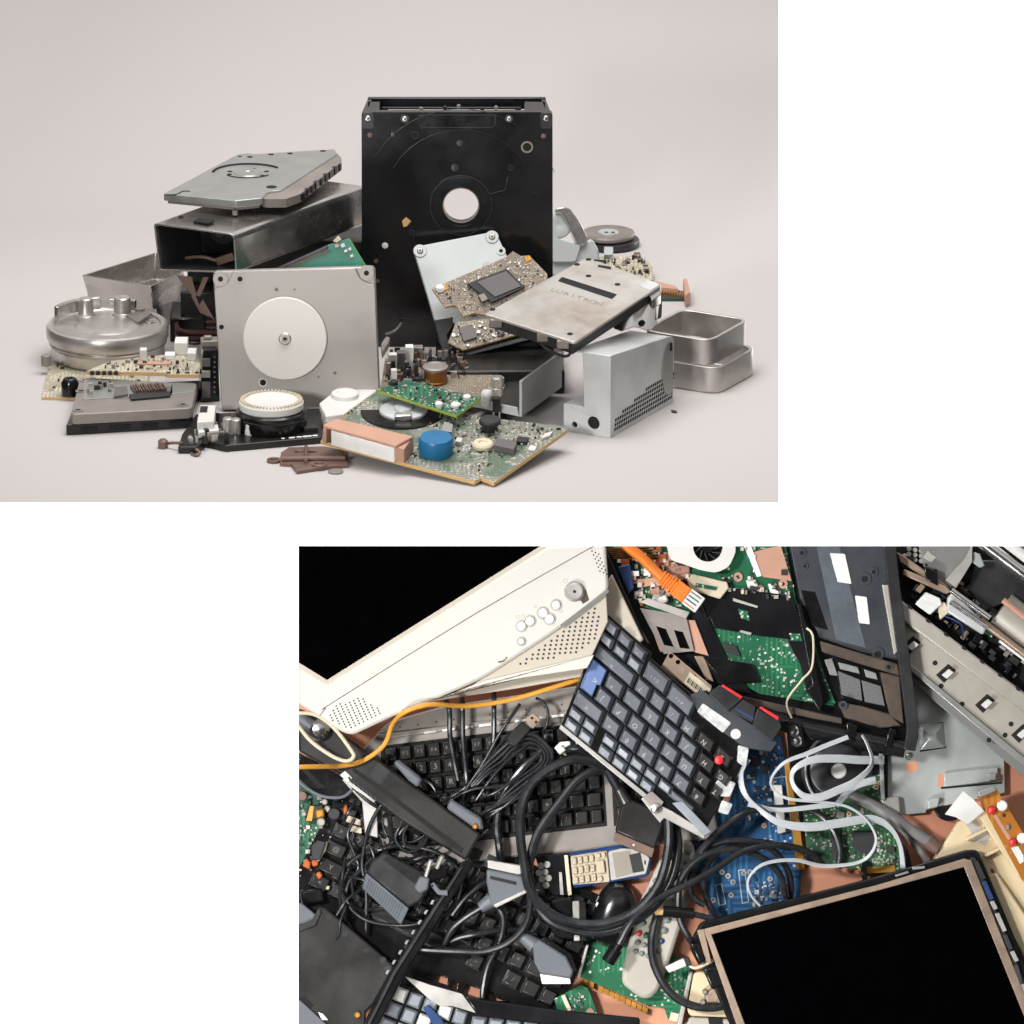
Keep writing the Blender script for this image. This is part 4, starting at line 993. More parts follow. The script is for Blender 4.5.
# grey desktop keyboard
f = H(500, 780, 6)
T = thing('keyboard', 'grey desktop keyboard with black keys, half buried under the tangle of black cables', 'keyboard', f)
sh = rnd(f.Ls([(352, 760), (388, 722), (440, 707), (590, 684), (690, 690), (720, 838), (600, 851), (505, 858), (392, 872)], 10), 5)
part('shell', MB().prism(sh, -6, 10), M['kb_grey'], T, 2)
part('rear_ridge', MB().prism(f.Ls([(376, 735), (590, 708), (592, 712), (378, 740)], 13), 9.5, 13), M['kb_grey'], T, 1)
for i in range(9):
    x = 424 + i * 18.2; y = 731.5 - i * 2.3
    part('media_key', MB().prism(f.Ls([(x, y), (x + 12.5, y - 1.6), (x + 12.8, y + 1), (x + .3, y + 2.6)], 14), 9, 14), M['label'] if i % 4 else M['silver'], T, .4)
mb = MB()
for i in range(11): mb.cyl(*f.L(400 + i * 18, 727 - i * 2.5, 10), .9, 9.8, 10.2, n=10)
part('indicator_dots', mb, M['chip'], T)
part('key_well', MB().prism(f.Ls([(380, 746), (600, 720), (607, 826), (390, 851)], 10.5), 8, 10.6), M['hole'], T)
g = quadmap([(383, 747), (598, 722), (604, 824), (393, 848)])
ang = math.radians(6.7)
rows = ["F"*14, "^1234567890-=<", ">QWERTYUIOP[]/", "@ASDFGHJKL;'#", "ZXCVBNM,.-+*", "<>_=+-*/"]
for r, row in enumerate(rows):
    n = 15 if r < 3 else (14 if r == 3 else 13)
    if r == 5: ws = [1.2, 1, 1.2, 5, 1.2, 1, 1.2, 1.1, 1.1, 1]
    elif r == 4: ws = [1.6] + [1] * 11 + [1.2, 1.2]
    elif r == 3: ws = [1.3] + [1] * 11 + [1.7, 1]
    else: ws = [1] * 15
    k = 15 / sum(ws); u = 0
    for i, w in enumerate(ws):
        t = row[i] if i < len(row) and w < 2 else ''
        if r == 0: t = 'F' + str(i + 1) if i < 12 else ''
        key(f, g, u, u + w * k, r, r + 1, 10.6, 17, 'key', T, t, 'legend_dim', nu=15, nv=6, ang=ang, size=.55 if r else .36, ins=.1)
        u += w * k
g2 = quadmap([(611, 722), (652, 718), (658, 818), (616, 823)])
part('key_well', MB().prism(f.Ls([(608, 720), (654, 715), (661, 820), (614, 826)], 10.5), 8, 10.6), M['hole'], T)
for r in range(6):
    for c in range(3):
        if r < 5 or c == 0: key(f, g2, c, c + 1, r, r + 1, 10.6, 17, 'key', T, '7894561230'[(r * 3 + c) % 10], 'legend_dim', nu=3, nv=6, ang=ang, ins=.1)

# black keyboard lower left
f = H(455, 905, 4)
T = thing('keyboard', 'black keyboard lying slantwise at the lower left under the power adapter', 'keyboard', f)
q = [(352, 786), (606, 905), (552, 1010), (306, 886)]
part('shell', MB().prism(f.Ls([(346, 778), (614, 902), (556, 1014), (480, 1012), (395, 990), (280, 940), (290, 885)], 6), -4, 6,
    holes=[f.Ls(h, 6) for h in ([(436, 974), (448, 978), (447, 985), (434, 981)], [(453, 981), (459, 983), (456, 990), (452, 988)], [(466, 984), (481, 989), (480, 998), (463, 993)], [(488, 991), (493, 992), (494, 997), (510, 1002), (490, 1000)])]), M['black'], T, 1)
g = quadmap(q); ang = math.radians(-24)
rows = ["F" * 14, "^1234567890-=<", ">QWERTYUIOP[]/", "@ASDFGHJKL;'#", "YXCVBNM,.-+*", "<>_=+-*/"]
for r, row in enumerate(rows):
    if r == 5: ws = [1.2, 1, 1.2, 5, 1.2, 1, 1.2, 1.1, 1.1, 1]
    elif r == 4: ws = [1.6] + [1] * 11 + [1.2, 1.2]
    elif r == 3: ws = [1.3] + [1] * 11 + [1.7, 1]
    else: ws = [1] * 15
    k = 15 / sum(ws); u = 0
    for i, w in enumerate(ws):
        if not (r == 5 and i in (4, 6)):
            key(f, g, u, u + w * k, r, r + 1, 6, 12.5, 'key', T, row[i] if i < len(row) and w < 2 and r else '', 'legend_dim', nu=15, nv=6, ang=ang, ins=.12, size=.42)
        u += w * k

# keyboard at the bottom edge with slate keys
f = H(480, 1010, 16)
T = thing('keyboard', 'bottom edge keyboard with a chrome strip in two reflection tones and slate blue keys', 'keyboard', f)
part('shell', MB().prism(f.Ls([(395, 984), (430, 990), (480, 1004), (560, 1016), (640, 1020), (640, 1040), (372, 1040)], 4), -4, 4), M['black'], T, 1)
part('chrome_strip', MB().prism(rnd(f.Ls([(404, 976), (430, 985), (462, 994), (476, 1013), (452, 1006), (440, 1006), (430, 1000)], 12), 2), 0, 12), M['silver'], T, 2)
part('dark_reflection_strip', MB().prism(f.Ls([(463, 994.5), (480, 999), (560, 1010), (640, 1018), (640, 1028), (540, 1024), (477, 1016)], 11), 0, 11), M['black_gloss'], T, 2)  # same chrome strip: its bright and dark reflections become two colours
g = quadmap([(396, 984), (470, 1012), (455, 1062), (376, 1030)])
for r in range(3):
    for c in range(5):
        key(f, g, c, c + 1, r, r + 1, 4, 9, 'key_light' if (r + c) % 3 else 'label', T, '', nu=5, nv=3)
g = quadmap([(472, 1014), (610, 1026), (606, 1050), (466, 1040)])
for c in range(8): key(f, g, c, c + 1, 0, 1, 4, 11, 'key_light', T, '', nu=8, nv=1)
part('blue_tab', MB().prism(f.Ls([(423, 1008), (429, 1005), (444, 1022), (444, 1030), (436, 1030)], 14), 4, 14), M['phone_blue'], T, 1)

# laptop keyboard, upside down
f = H(650, 735, 62)
T = thing('laptop_keyboard', 'torn-out slate laptop keyboard with a blue enter key, lying on top of the heap', 'keyboard', f)
g = quadmap([(607, 616), (750, 741), (706, 840), (563, 727)])
NU, NV = 7.8, 6.3
def G(u, v): return g(u / NU, v / NV)
base_ = [G(-.1, -.1), G(2.4, -.1), G(2.5, .15), G(5, .2), G(5.2, -.6), G(7.9, -.3), G(7.9, 2), G(7.7, 4.4), G(7.6, 6.3), G(5.2, 6.5), G(-.1, 6.4)]
part('base_plate', MB().prism(f.Ls(base_), -6, 0), M['black'], T, 1)
mb = MB().prism(f.Ls([G(-.12, 6.25), G(5.0, 6.35), G(5.0, 6.62), G(-.14, 6.5)]), -7, 2)
part('steel_rail', mb, M['silver'], T, .5)
part('steel_rail', MB().prism(f.Ls([(641, 799), (648, 794), (662, 806), (672, 811), (706, 832), (704, 839), (664, 818), (660, 823)], 3), -4, 3), M['silver'], T, .6)
part('hinge_block', MB().prism(f.Ls([(643, 797), (652, 791), (664, 802), (657, 813)], 6), 3, 6), M['worn_grey'], T, .6)
part('hinge_pin', MB().lathe(*f.L(656, 808, 8), [(5, 2), (5.5, 4), (4, 8), (0, 9)], 0, 20), M['chrome'], T)
ang = math.radians(-41 + 180)
RT = []
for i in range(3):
    RT.append((i * .77, (i + 1) * .77, 0, .68, 'key_sheen' if i else 'key_sheen', ['+', '^', '>'][i]))
    RT.append((i * .77, (i + 1) * .77, .68, 1.34, 'key_light' if i != 1 else 'key_sheen', ['<', 'v', '-'][i]))
RT += [(2.4, 3.7, .3, 1.3, 'key_sheen', 'Ctl'), (3.7, 5.1, .34, 1.34, 'key_sheen', 'Alt')]
RT += [(0, 2.25, 1.34, 2.2, 'key_sheen', '^')]
for i, ch in enumerate('?:;M'): RT.append((2.25 + i * .84, 3.09 + i * .84, 1.3, 2.2, 'key_sheen', ch))
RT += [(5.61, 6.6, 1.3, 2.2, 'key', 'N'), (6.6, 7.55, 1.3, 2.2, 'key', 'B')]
for i, ch in enumerate("*'LKJ"): RT.append((.97 + i * 1.0, 1.97 + i * 1.0, 2.2, 3.12, 'key_sheen', ch))
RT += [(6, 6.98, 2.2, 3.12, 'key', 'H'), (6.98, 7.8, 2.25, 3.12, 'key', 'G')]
for i, ch in enumerate("]PO1IU"): RT.append((.8 + i * .9, 1.7 + i * .9, 3.12, 4.06, 'key_sheen', ch))
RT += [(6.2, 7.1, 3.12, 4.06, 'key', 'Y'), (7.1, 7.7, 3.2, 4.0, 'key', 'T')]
RT += [(0, 1.55, 4.06, 4.98, 'key_sheen', '<')]
for i, ch in enumerate("=0987"): RT.append((1.55 + i * .95, 2.5 + i * .95, 4.06, 4.98, 'key_sheen', ch))
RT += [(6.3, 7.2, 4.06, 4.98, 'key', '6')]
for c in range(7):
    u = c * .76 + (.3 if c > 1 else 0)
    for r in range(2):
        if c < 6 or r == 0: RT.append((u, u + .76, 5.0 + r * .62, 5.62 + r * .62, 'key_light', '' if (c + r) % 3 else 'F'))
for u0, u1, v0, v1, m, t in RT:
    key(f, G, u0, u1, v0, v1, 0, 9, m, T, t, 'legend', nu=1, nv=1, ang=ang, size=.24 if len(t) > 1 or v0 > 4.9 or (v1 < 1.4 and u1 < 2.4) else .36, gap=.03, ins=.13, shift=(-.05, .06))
key(f, G, 0, 1, 2.2, 4.06, 0, 9, 'enter', T, '<', 'legend', ang=ang, nm='enter_key', ins=.1, poly=[(.04, 2.24), (.92, 2.24), (.92, 3.2), (.72, 3.3), (.72, 4.02), (.04, 4.02)], lab='blue enter key')
key(f, G, 5.4, 6.9, 5.1, 5.7, 0, 5, 'key_sheen', T)
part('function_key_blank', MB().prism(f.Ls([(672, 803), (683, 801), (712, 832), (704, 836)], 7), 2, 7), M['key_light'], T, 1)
part('pointing_nub', MB().lathe(*f.L(719, 760, 10), [(3, 2), (3, 8), (4.4, 10), (4, 12), (2, 13), (0, 13.2)], 0, 22), M['red'], T)
part('palm_frame', MB().prism(f.Ls([(690, 695), (702, 690), (778, 742), (771, 752), (745, 748), (700, 716)], 3), -4, 3), M['palm'], T, 1)
for q in ([(697, 711.5), (703, 703), (731.6, 722.7), (723, 733)], [(738, 745), (749, 748), (746, 768), (737, 762)], [(715, 783), (722, 777), (736, 783), (730, 797), (718, 796)], [(722, 800), (733, 804), (728, 815), (718, 812)]):
    part('white_residue', MB().prism(rnd(f.Ls(q, 4), 2), 0, 4), M['residue'], T, .5)
part('screw', MB().lathe(*f.L(736, 734, 3), [(5, 3), (4.4, 4.2), (2, 4.2), (1.6, 3.4), (0, 3.4)], 0, 24), M['label'], T)
for q, m in (([(708.5, 694.5), (719.5, 685), (743, 698.5), (728, 712)], 'charcoal'), ([(743, 699.5), (756, 707), (753, 723), (730, 711)], 'charcoal'), ([(757, 708), (780, 721), (782, 727), (772, 742), (752, 727)], 'charcoal')):
    part('pointer_button', MB().prism(rnd(f.Ls(q, 10), 2), 2, 10), M[m], T, 1.2)
for q in ([(721, 686), (723, 684.5), (742.5, 696.5), (741, 699)], [(759, 708), (761, 706.5), (779, 717), (778, 720.5)]): part('red_stripe', MB().prism(f.Ls(q, 11), 8, 11), M['red'], T, .4)
part('blue_stripe', MB().prism(f.Ls([(735, 709.5), (736.5, 708), (754, 718), (753, 720)], 10.6), 9, 10.6), M['phone_blue'], T)

# ------------------------------------------------ opened laptop base
f = H(750, 640, 22)
T = thing('opened_laptop', 'opened laptop base with green motherboard, fan and dusty black tray', 'laptop', f)
def pp(name, pts, z0, z1, m, bev=.6, r=0, par=None, holes=(), kind=None):
    q = f.Ls(pts, z1)
    return part(name, MB().prism(rnd(q, r) if r else q, z0, z1, holes=[f.Ls(h, z1) for h in holes]), M[m], par or T, bev, kind=kind)
pp('bottom_tray', [(596, 525), (640, 648), (690, 692), (760, 716), (800, 730), (905, 752), (908, 740), (903, 660), (884, 525)], 0, 5, 'black')
pp('left_rim', [(590, 525), (596, 525), (646, 640), (650, 652), (636, 640), (603, 572)], 5, 26, 'black', 1)
rp = P3(f, [(887, 520, 26), (893, 580, 26), (901, 640, 26), (909, 700, 26), (912, 730, 26), (909, 750, 26)])
part('right_rim', MB().strip([p + (0,) for p in rp], 11, 22), M['charcoal'], T, 2)
part('front_rim', MB().tube(P3(f, [(762, 716, 14), (800, 727, 14), (850, 738, 14), (905, 749, 14)]), 9, n=12), M['black_gloss'], T)
pp('motherboard', [(606, 530), (782, 525), (796, 600), (814, 640), (834, 706), (760, 694), (715, 670), (690, 622), (640, 606)], 6, 9, 'pcb_bgreen', .3)
q = f.Ls([(612, 550), (665, 546), (690, 575), (735, 575), (790, 585), (796, 600), (700, 592), (640, 605)], 9)
part('components', comps(MB(), q, 200, 1.2, 6, 1, 8, 9, 4), SMD, T, kind='stuff')
part('board_part', comps(MB(), f.Ls([(610, 548), (664, 546), (690, 572), (692, 596), (640, 606)], 9), 60, 3, 11, 3, 12, 9, 6), [M['copper'], M['silver'], M['label'], M['chip'], M['brown_orange'], M['worn_grey']], T, .3, kind='stuff')
part('board_part', comps(MB(), f.Ls([(736, 530), (780, 530), (797, 600), (740, 586)], 9), 26, 3, 8, 2, 8, 9, 4), [M['copper'], M['silver'], M['chip'], M['label']], T, .3, kind='stuff')
q = f.Ls([(716, 632), (800, 645), (826, 700), (760, 690), (728, 668)], 9)
part('components', comps(MB(), q, 70, 1, 3, .4, 1.4, 9, 3), [M['solder'], M['label'], M['solder']], T, kind='stuff')
part('chip', MB().prism(f.Ls([(722, 642), (736, 646), (741, 657), (727, 653)], 12), 9, 12), M['chip'], T, .4)
# fan
hc = f.L(708, 547, 26)
hs = f.Ls([(664, 532), (670, 560), (686, 565), (700, 570), (716, 573), (729, 567), (736, 552), (734, 530)], 26)
t = part('fan_housing', MB().prism(rnd(hs, 5), 9, 26, holes=[circ(hc[0], hc[1], 14, 32)]), M['white'], T, 1.5)
part('fan_hub', MB().lathe(hc[0], hc[1], [(13.9, 12), (13.9, 14), (6, 14), (6, 22), (5, 24), (0, 24)], 0, 32), M['black'], t)
for i in range(11):
    a = i * 2 * math.pi / 11; part('fan_blade', MB().rbox(hc[0] + 10 * math.cos(a), hc[1] + 10 * math.sin(a), 9, 1, 13, 21, a + .5), M['chip'], t)
for i in range(6): pp('heat_fin', [(606 + i * 1.5, 548 + i * 1.9), (662, 546 + i * 2.6), (662, 547 + i * 2.6), (606 + i * 1.5, 549.2 + i * 1.9)], 9, 20, 'brass', 0)
pp('heat_pipe', [(634, 580), (688, 572), (690, 578), (640, 588)], 9, 16, 'copper', 1.5)
pp('heat_pipe', [(660, 560), (690, 566), (690, 580), (664, 574)], 9, 14, 'copper', 1.5)
pp('blue_connector', [(618, 567), (630, 564), (634, 588), (628.5, 594)], 9, 24, 'phone_blue', 1)
pp('card_cage', [(640, 608), (686, 616), (694, 651), (664, 654)], 10, 20, 'worn_grey', .8, holes=[[(656, 626), (666, 629), (674, 647), (664, 645)], [(674, 630), (683, 632), (690, 649), (680, 648)]])
pp('copper_plate', [(686, 620), (695, 620), (709, 656), (694, 652)], 9, 17, 'copper', .6)
pp('copper_plate', [(650, 624), (655, 625), (667, 652), (660, 652)], 9, 15, 'copper', .6)
pp('metal_clip', [(694, 656), (704, 656), (714, 682), (706, 680)], 9, 15, 'bronze', .6)
pp('copper_plate', [(612, 586), (617, 588), (650, 644), (643, 640)], 9, 14, 'copper', .6)
pp('cage_rail', [(640, 602), (648, 598), (690, 612), (686, 619)], 20, 24, 'silver', .6)
pp('cream_socket', [(687, 580), (692, 574), (727, 582), (729, 588), (720, 599), (690, 590)], 9, 22, 'cream', 1)
pp('socket_slot', [(696, 583), (718, 587), (716, 590.5), (695, 587)], 22, 22.4, 'pcb_green', 0)
pp('capacitor', [(656, 599), (666, 594), (669, 601), (660, 607)], 9, 20, 'white', 2)
pp('black_film', [(699, 594), (737, 588), (792, 596), (808, 641), (760, 636), (714, 628)], 10, 13, 'black_gloss', .8)
pp('black_film', [(697, 594), (712, 628), (727, 660), (752, 694), (722, 690), (700, 655), (690, 620)], 10, 14, 'black_gloss', .8)
pp('black_film', [(786, 640), (812, 642), (830, 700), (818, 706), (806, 690), (800, 664)], 10, 15, 'black_gloss', .8)
pp('black_film', [(700, 655), (752, 664), (760, 682), (726, 684)], 14, 15, 'black', .5)
for q in ([(738, 609), (747, 611), (750, 621), (741, 618)], [(789, 633), (800, 634), (803, 644), (792, 642)]): pp('film_window', q, 12, 13.3, 'pcb_bgreen', 0)
for q in ([(733, 598), (758, 606), (757, 608), (733, 601)], [(741, 630), (752, 633), (750, 635), (739, 632)]): pp('film_glint', q, 13, 13.4, 'silver', 0)
pp('heat_spreader', [(751, 553), (764, 549), (781, 546), (791.6, 581), (763, 577)], 9, 14, 'copper', .6)
pp('spreader_strip', [(744, 546), (751, 545), (762, 576), (757, 577)], 9, 15, 'label', .5)
pp('black_post', [(797, 604), (801, 605), (824, 702), (820, 712), (806, 690), (812, 685)], 9, 26, 'black', 1)
for x, y in ((760, 590), (783, 584), (815, 666), (738, 577)): part('screw_ring', MB().ring(*f.L(x, y, 10), 4.4, 1.8, 9, 11).cyl(*f.L(x, y, 10), 1.8, 9, 9.6, 1), [M['copper'], M['hole']], T)
for q in ([(746, 580), (757, 582), (760, 592), (749, 592)], [(768, 584), (776, 583), (780, 598), (771, 596)]): pp('chip', q, 9, 12, 'label', .4)
# palm rest tray
pp('palm_tray', [(786, 525), (884, 525), (903, 662), (860, 652), (820, 638), (800, 598)], 6, 15, 'palm', 1)
pp('foil_strip', [(812, 525), (834, 525), (866, 648), (836, 640)], 15, 15.5, 'palm_light', 0)
pp('dark_patch', [(801, 590), (815, 592), (828, 630), (812, 626)], 15, 15.4, 'black', 0)
for q in ([(829.8, 553), (845, 554), (851.7, 584), (837.7, 582)], [(855, 595.4), (866.7, 597), (870, 624.4), (859, 623)]): pp('white_sticker', q, 15, 16, 'label', .2, 1.2)
for x, y, rx in ((865, 579, 6), (878, 654, 6), (874, 572, 4), (802, 553, 4), (805, 566, 3)):
    part('screw_boss', MB().ring(*f.L(x, y, 16), rx, rx * .5, 15, 16.4).cyl(*f.L(x, y, 16), rx * .5, 15, 15.6, 1), [M['palm'], M['hole']], T)
pp('chrome_strip', [(882, 585), (890, 585), (899, 650), (894, 655)], 15, 22, 'rail', .8)
pp('dusty_bar', [(820, 641), (860, 653), (898, 664), (900, 676), (860, 664), (822, 652)], 8, 22, 'dusty', 1.5)
pp('dusty_bar', [(880, 672), (900, 676), (904, 724), (890, 716), (886, 700)], 8, 20, 'dusty', 1.5)
pp('dusty_bar', [(838, 702), (862, 706), (890, 714), (902, 726), (880, 728), (845, 718)], 8, 20, 'dusty', 1.5)
pp('battery_well', [(832, 656), (880, 672), (888, 710), (842, 700)], 5, 9, 'black', .5)
for q in ([(838, 671), (860, 679.6), (862.5, 701), (842, 695)], [(861.5, 680), (880.7, 686), (885, 706), (865, 702)]): pp('foam_pad', q, 9, 13, 'mesh', .5)
for q in ([(824, 660), (832, 658), (838, 676), (830, 675)], [(838, 662), (858, 667), (860, 674), (840, 669)], [(864, 669), (876, 673), (878, 680), (866, 677)]): pp('well_plate', q, 9, 12, 'hdd_grey', .5)
for x, y in ((843, 705), (889, 667)): part('screw_boss', MB().ring(*f.L(x, y, 22), 4, 2, 18, 23).cyl(*f.L(x, y, 22), 2, 18, 22, 1), [M['palm'], M['hole']], T)
pp('green_edge', [(800, 660), (814, 650), (836, 704), (824, 700)], 9, 11, 'pcb_green', .4)
pp('brown_bar', [(700, 686), (760, 700), (842, 718), (842, 724), (756, 708), (700, 692)], 6, 16, 'dusty', 1)
pp('latch', [(846, 722), (858, 726), (854, 742), (848, 740)], 14, 26, 'black', 1)
pp('latch', [(890, 728), (896, 730), (892, 748), (884, 746)], 14, 26, 'black', 1)
part('wire', MB().tube(P3(f, [(806.6, 628, 26), (813, 637, 28), (812, 667, 28), (802, 680, 28), (787, 701, 28), (791.6, 718, 22)]), 1.1, n=8), M['cream'], T)
g = H(795, 734, 40)
T2 = thing('speaker', 'small black oval speaker pod at the front edge of the opened laptop base', 'speaker', g)
part('pod', MB().prism(rnd(g.Ls([(784, 719), (802, 722), (806, 748), (791, 746)], 8), 4), -6, 8), M['black'], T2, 2)
part('cone', MB().lathe(*g.L(794, 731, 8), [(5, 8), (4.5, 9), (3, 8.4), (0, 9.4)], 0, 24, sy=1.2), M['charcoal'], T2)
part('cone', MB().lathe(*g.L(797, 741, 8), [(5, 8), (4.5, 9), (3, 8.4), (0, 9.4)], 0, 24, sy=1.2), M['charcoal'], T2)

# orange network cable
f = H(660, 578, 55)
T = thing('network_cable', 'bright orange network cable with a clear plug lying on the laptop motherboard', 'cable', f)
part('cord', MB().tube(P3(f, [(612, 530, 6), (627, 546, 4), (641, 557, 2), (652, 568, 0), (662, 578, 0)]), lambda t: 5, n=12), M['orange'], T)
a = f.L(661, 577); b = f.L(691, 599); an = math.atan2(b[1] - a[1], b[0] - a[0])
mb = MB(); mb.X = Matrix.Translation((a[0], a[1], 0)) @ Matrix.Rotation(an, 4, 'Z')
for i in range(6): mb.box(i * 3, -7 - i * .4, i * 3 + 2.1, 7 + i * .4, -6, 6)
mb.box(0, -5.5, 18, 5.5, -5, 5); mb.box(17, -8, 30, 8, -6.5, 6.5)
part('boot', mb, M['orange'], T, .8)
mb = MB(); mb.X = Matrix.Translation((a[0], a[1], 0)) @ Matrix.Rotation(an, 4, 'Z')
mb.box(30, -8.4, 46, 8.4, -5, 5); part('clear_plug', mb, M['clear'], T, .8)
for i, c in enumerate(('orange', 'label', 'phone_blue', 'label', 'pcb_green', 'label', 'brown')):
    mb = MB(); mb.X = Matrix.Translation((a[0], a[1], 0)) @ Matrix.Rotation(an, 4, 'Z'); mb.box(31, -6.8 + i * 2, 43, -5.6 + i * 2, 5, 5.5); part('conductor', mb, M[c], T)
# tan barcode bracket
f = H(688, 676, 50)
T = thing('metal_strip', 'tan metal strip with a barcode label between the slate keyboard and laptop base', 'bracket', f)
part('strip', MB().prism(rnd(f.Ls([(669.8, 651), (712, 686), (706, 701), (661, 667)]), 1.5), -4, 0, holes=[circ(*f.L(671, 656), 2.2, 14), circ(*f.L(678, 662), 2.2, 14), circ(*f.L(694, 677), 2.2, 14)]), M['bronze'], T, .6)
part('label', MB().prism(f.Ls([(690, 672), (711, 689), (706, 699), (684, 683)]), 0, .4), M['cream'], T)
mb = MB()
for i in range(15):
    t = i / 14; w = .5 if i % 3 else .9; x, y = 686.5 + 18 * t, 682 + 14.4 * t
    mb.prism(f.Ls([(x, y), (x + w, y + w * .8), (x + w + 2.4, y + w * .8 - 4.4), (x + 2.4, y - 4.4)]), .4, .7)
part('barcode', mb, M['chip'], T)

# ------------------------------------------------ printer mechanism top right
f = H(965, 640, 20)
T = thing('printer_mechanism', 'open printer mechanism with a long grey rail, white clips and chrome rollers', 'printer', f)
pp('back_plate', [(884, 525), (1045, 525), (1045, 720), (893, 600)], 0, 4, 'hole', 0)
pp('rail_face', [(896, 604), (1045, 726), (1045, 776), (906, 662)], 4, 20, 'rail', 1.5)
pp('rail_flange', [(893, 594), (1045, 708), (1045, 728), (896, 616)], 4, 30, 'rail', 2)
pp('rail_lip', [(906, 660), (1045, 774), (1045, 784), (908, 669)], 4, 24, 'hdd_grey', 1)
pp('rail_foot', [(908, 668), (1045, 782), (1045, 795), (912, 682)], 2, 12, 'cable_grey', 1)
for i, (x, y) in enumerate(((910, 645), (945, 673), (984, 703), (1020, 733))):
    t = pp('clip_socket', [(x - 9, y + 2), (x + 3, y - 9), (x + 11, y - 3), (x - 1, y + 10)], 19, 20.6, 'hole', 0)
    pp('clip', [(x - 3, y + 2), (x + 4, y - 4), (x + 9, y - .5), (x + 2, y + 6)], 20, 28, 'white', .6, par=t)
mb = MB()
for x, y in ((935, 663), (941, 686), (962, 704), (1011, 724), (989, 740), (1005, 735)): mb.cyl(*f.L(x, y, 20), 2.4, 19.6, 20.4, n=12)
part('rail_hole', mb, M['hole'], T)
part('mechanism_bits', comps(MB(), f.Ls([(900, 556), (914, 540), (1030, 640), (1030, 690), (906, 598)], 6), 90, 3, 13, 3, 16, 4, 6, aligned=-.66), [M['chip'], M['charcoal'], M['worn_grey'], M['silver'], M['black'], M['bronze']], T, .3, kind='stuff')
mb = MB()
for i in range(8): mb.prism(f.Ls([(908 + i * 18, 604 + i * 13.6), (912 + i * 18, 607 + i * 13.6), (912 + i * 18, 610 + i * 13.6), (908 + i * 18, 608 + i * 13.6)], 30), 4, 30.4)
part('rail_notch', mb, M['hole'], T)
pp('grey_plate', [(914, 525), (975, 525), (972, 560), (950, 590), (925, 572)], 6, 16, 'cable_grey', 1)
pp('tooth_strip', [(897, 552), (904, 556), (948, 586), (946, 592), (900, 562)], 10, 22, 'bronze', 1)
pp('tan_bar', [(904, 569), (946, 586), (952, 592), (946, 594), (903, 575)], 10, 26, 'bronze', 1)
pp('black_block', [(924, 566), (938, 572), (938, 586), (926, 580)], 16, 28, 'black', 1)
mb = MB()
for i in range(3):
    for j in range(3): mb.cyl(*f.L(909 + i * 6, 549 + j * 5 + i * 1, 8), 2.2, 4, 12, n=10)
part('roller_pin', mb, M['silver'], T)
pp('arm', [(946, 580), (966, 558), (972, 546), (972, 562), (956, 588)], 20, 34, 'silver', 1)
pp('clear_block', [(915, 604), (926, 592), (940, 598), (942, 604), (930, 615)], 10, 26, 'clear', 1)
pp('clear_block', [(937, 603), (945, 602), (950, 612), (940, 620)], 10, 22, 'cream', 1)
pp('carriage', [(948, 598), (953, 592), (988, 626), (983, 635), (947, 612)], 16, 36, 'psu', 1.5)
def rod(a, b, r, h, m, nm): part(nm, MB().tube(P3(f, [(a[0], a[1], h), (b[0], b[1], h)]), r, n=20, sm=False), M[m], T)
rod((951, 590), (990, 618), 3, 40, 'chrome', 'rod'); rod((950, 602), (988, 628), 2.2, 40, 'chrome', 'rod')
rod((972, 535), (1045, 590), 6, 26, 'chrome', 'roller'); rod((990, 530), (1045, 572), 5, 36, 'label', 'roller'); rod((1006, 532), (1045, 560), 4, 44, 'chrome', 'roller')
rod((980, 620), (1045, 670), 3.5, 34, 'bronze', 'rod')
mb = MB().tube(P3(f, [(1000, 610, 16), (1045, 646, 16)]), 19, n=36, sm=False); part('drum', mb, M['rail'], T)
rod((1003, 600), (1045, 634), 3, 36, 'copper', 'rod')
pp('dark_tray', [(975, 560), (1010, 560), (1045, 590), (1045, 612), (1010, 600), (985, 612), (968, 590)], 6, 14, 'charcoal', 2)
pp('blue_clip', [(974, 552), (980, 554), (985, 566), (980, 568), (972, 562)], 20, 30, 'plate', 1)
part('wire', MB().tube(P3(f, [(944, 616, 20), (954, 620, 24), (962, 626, 24), (963, 638, 18)]), .8, n=6), M['phone_blue'], T)
pp('green_strip', [(985, 628), (994, 634), (992, 638), (984, 632)], 8, 14, 'pcb_green', .4)
rod((1000, 640), (1045, 674), 2.4, 30, 'label', 'rod')

# --- galvanised plate
f = H(935, 760, 6)
T = thing('metal_plate', 'blue-grey galvanised sheet plate with cut-outs below the grey printer rail', 'metal plate', f)
hs = []
pl = [(879, 745), (880, 700), (912, 660), (1004, 745), (1005, 793), (944, 806), (926, 810), (926, 813), (881, 817)]
part('sheet', MB().prism(f.Ls(pl, 3), 0, 3, holes=[f.Ls(h, 3) for h in hs]), M['plate'], T, .6)
for q in ([(906, 763), (917, 761), (918, 771), (906.5, 772)], [(938, 774), (943, 773), (943, 787), (938, 787)], [(999, 769), (1002.5, 769), (1002.5, 782), (999, 782)]): pp('cutout', q, 2.6, 3.2, 'table', 0)
pp('flange', [(879, 748), (883, 748), (885, 800), (881, 800)], 3, 16, 'plate', .6)
q0 = f.Ls([(918, 724), (944, 722), (946, 748), (920, 751)], 3); q1 = f.Ls([(927, 733), (936, 732), (937, 740), (928, 741)], 9)
part('emboss', MB().prism(q0, 3, 9, top=q1), M['plate'], T, .8)
pp('emboss_slit', [(919, 726), (943, 722), (943, 723.4), (919, 728)], 3, 3.6, 'hole', 0); pp('emboss_slit', [(920, 750), (946, 746.5), (946, 748), (920, 752)], 3, 3.6, 'hole', 0)
pp('slot_bar', [(944, 773), (998, 767), (998, 781), (944, 787)], 3, 8, 'plate', 1)
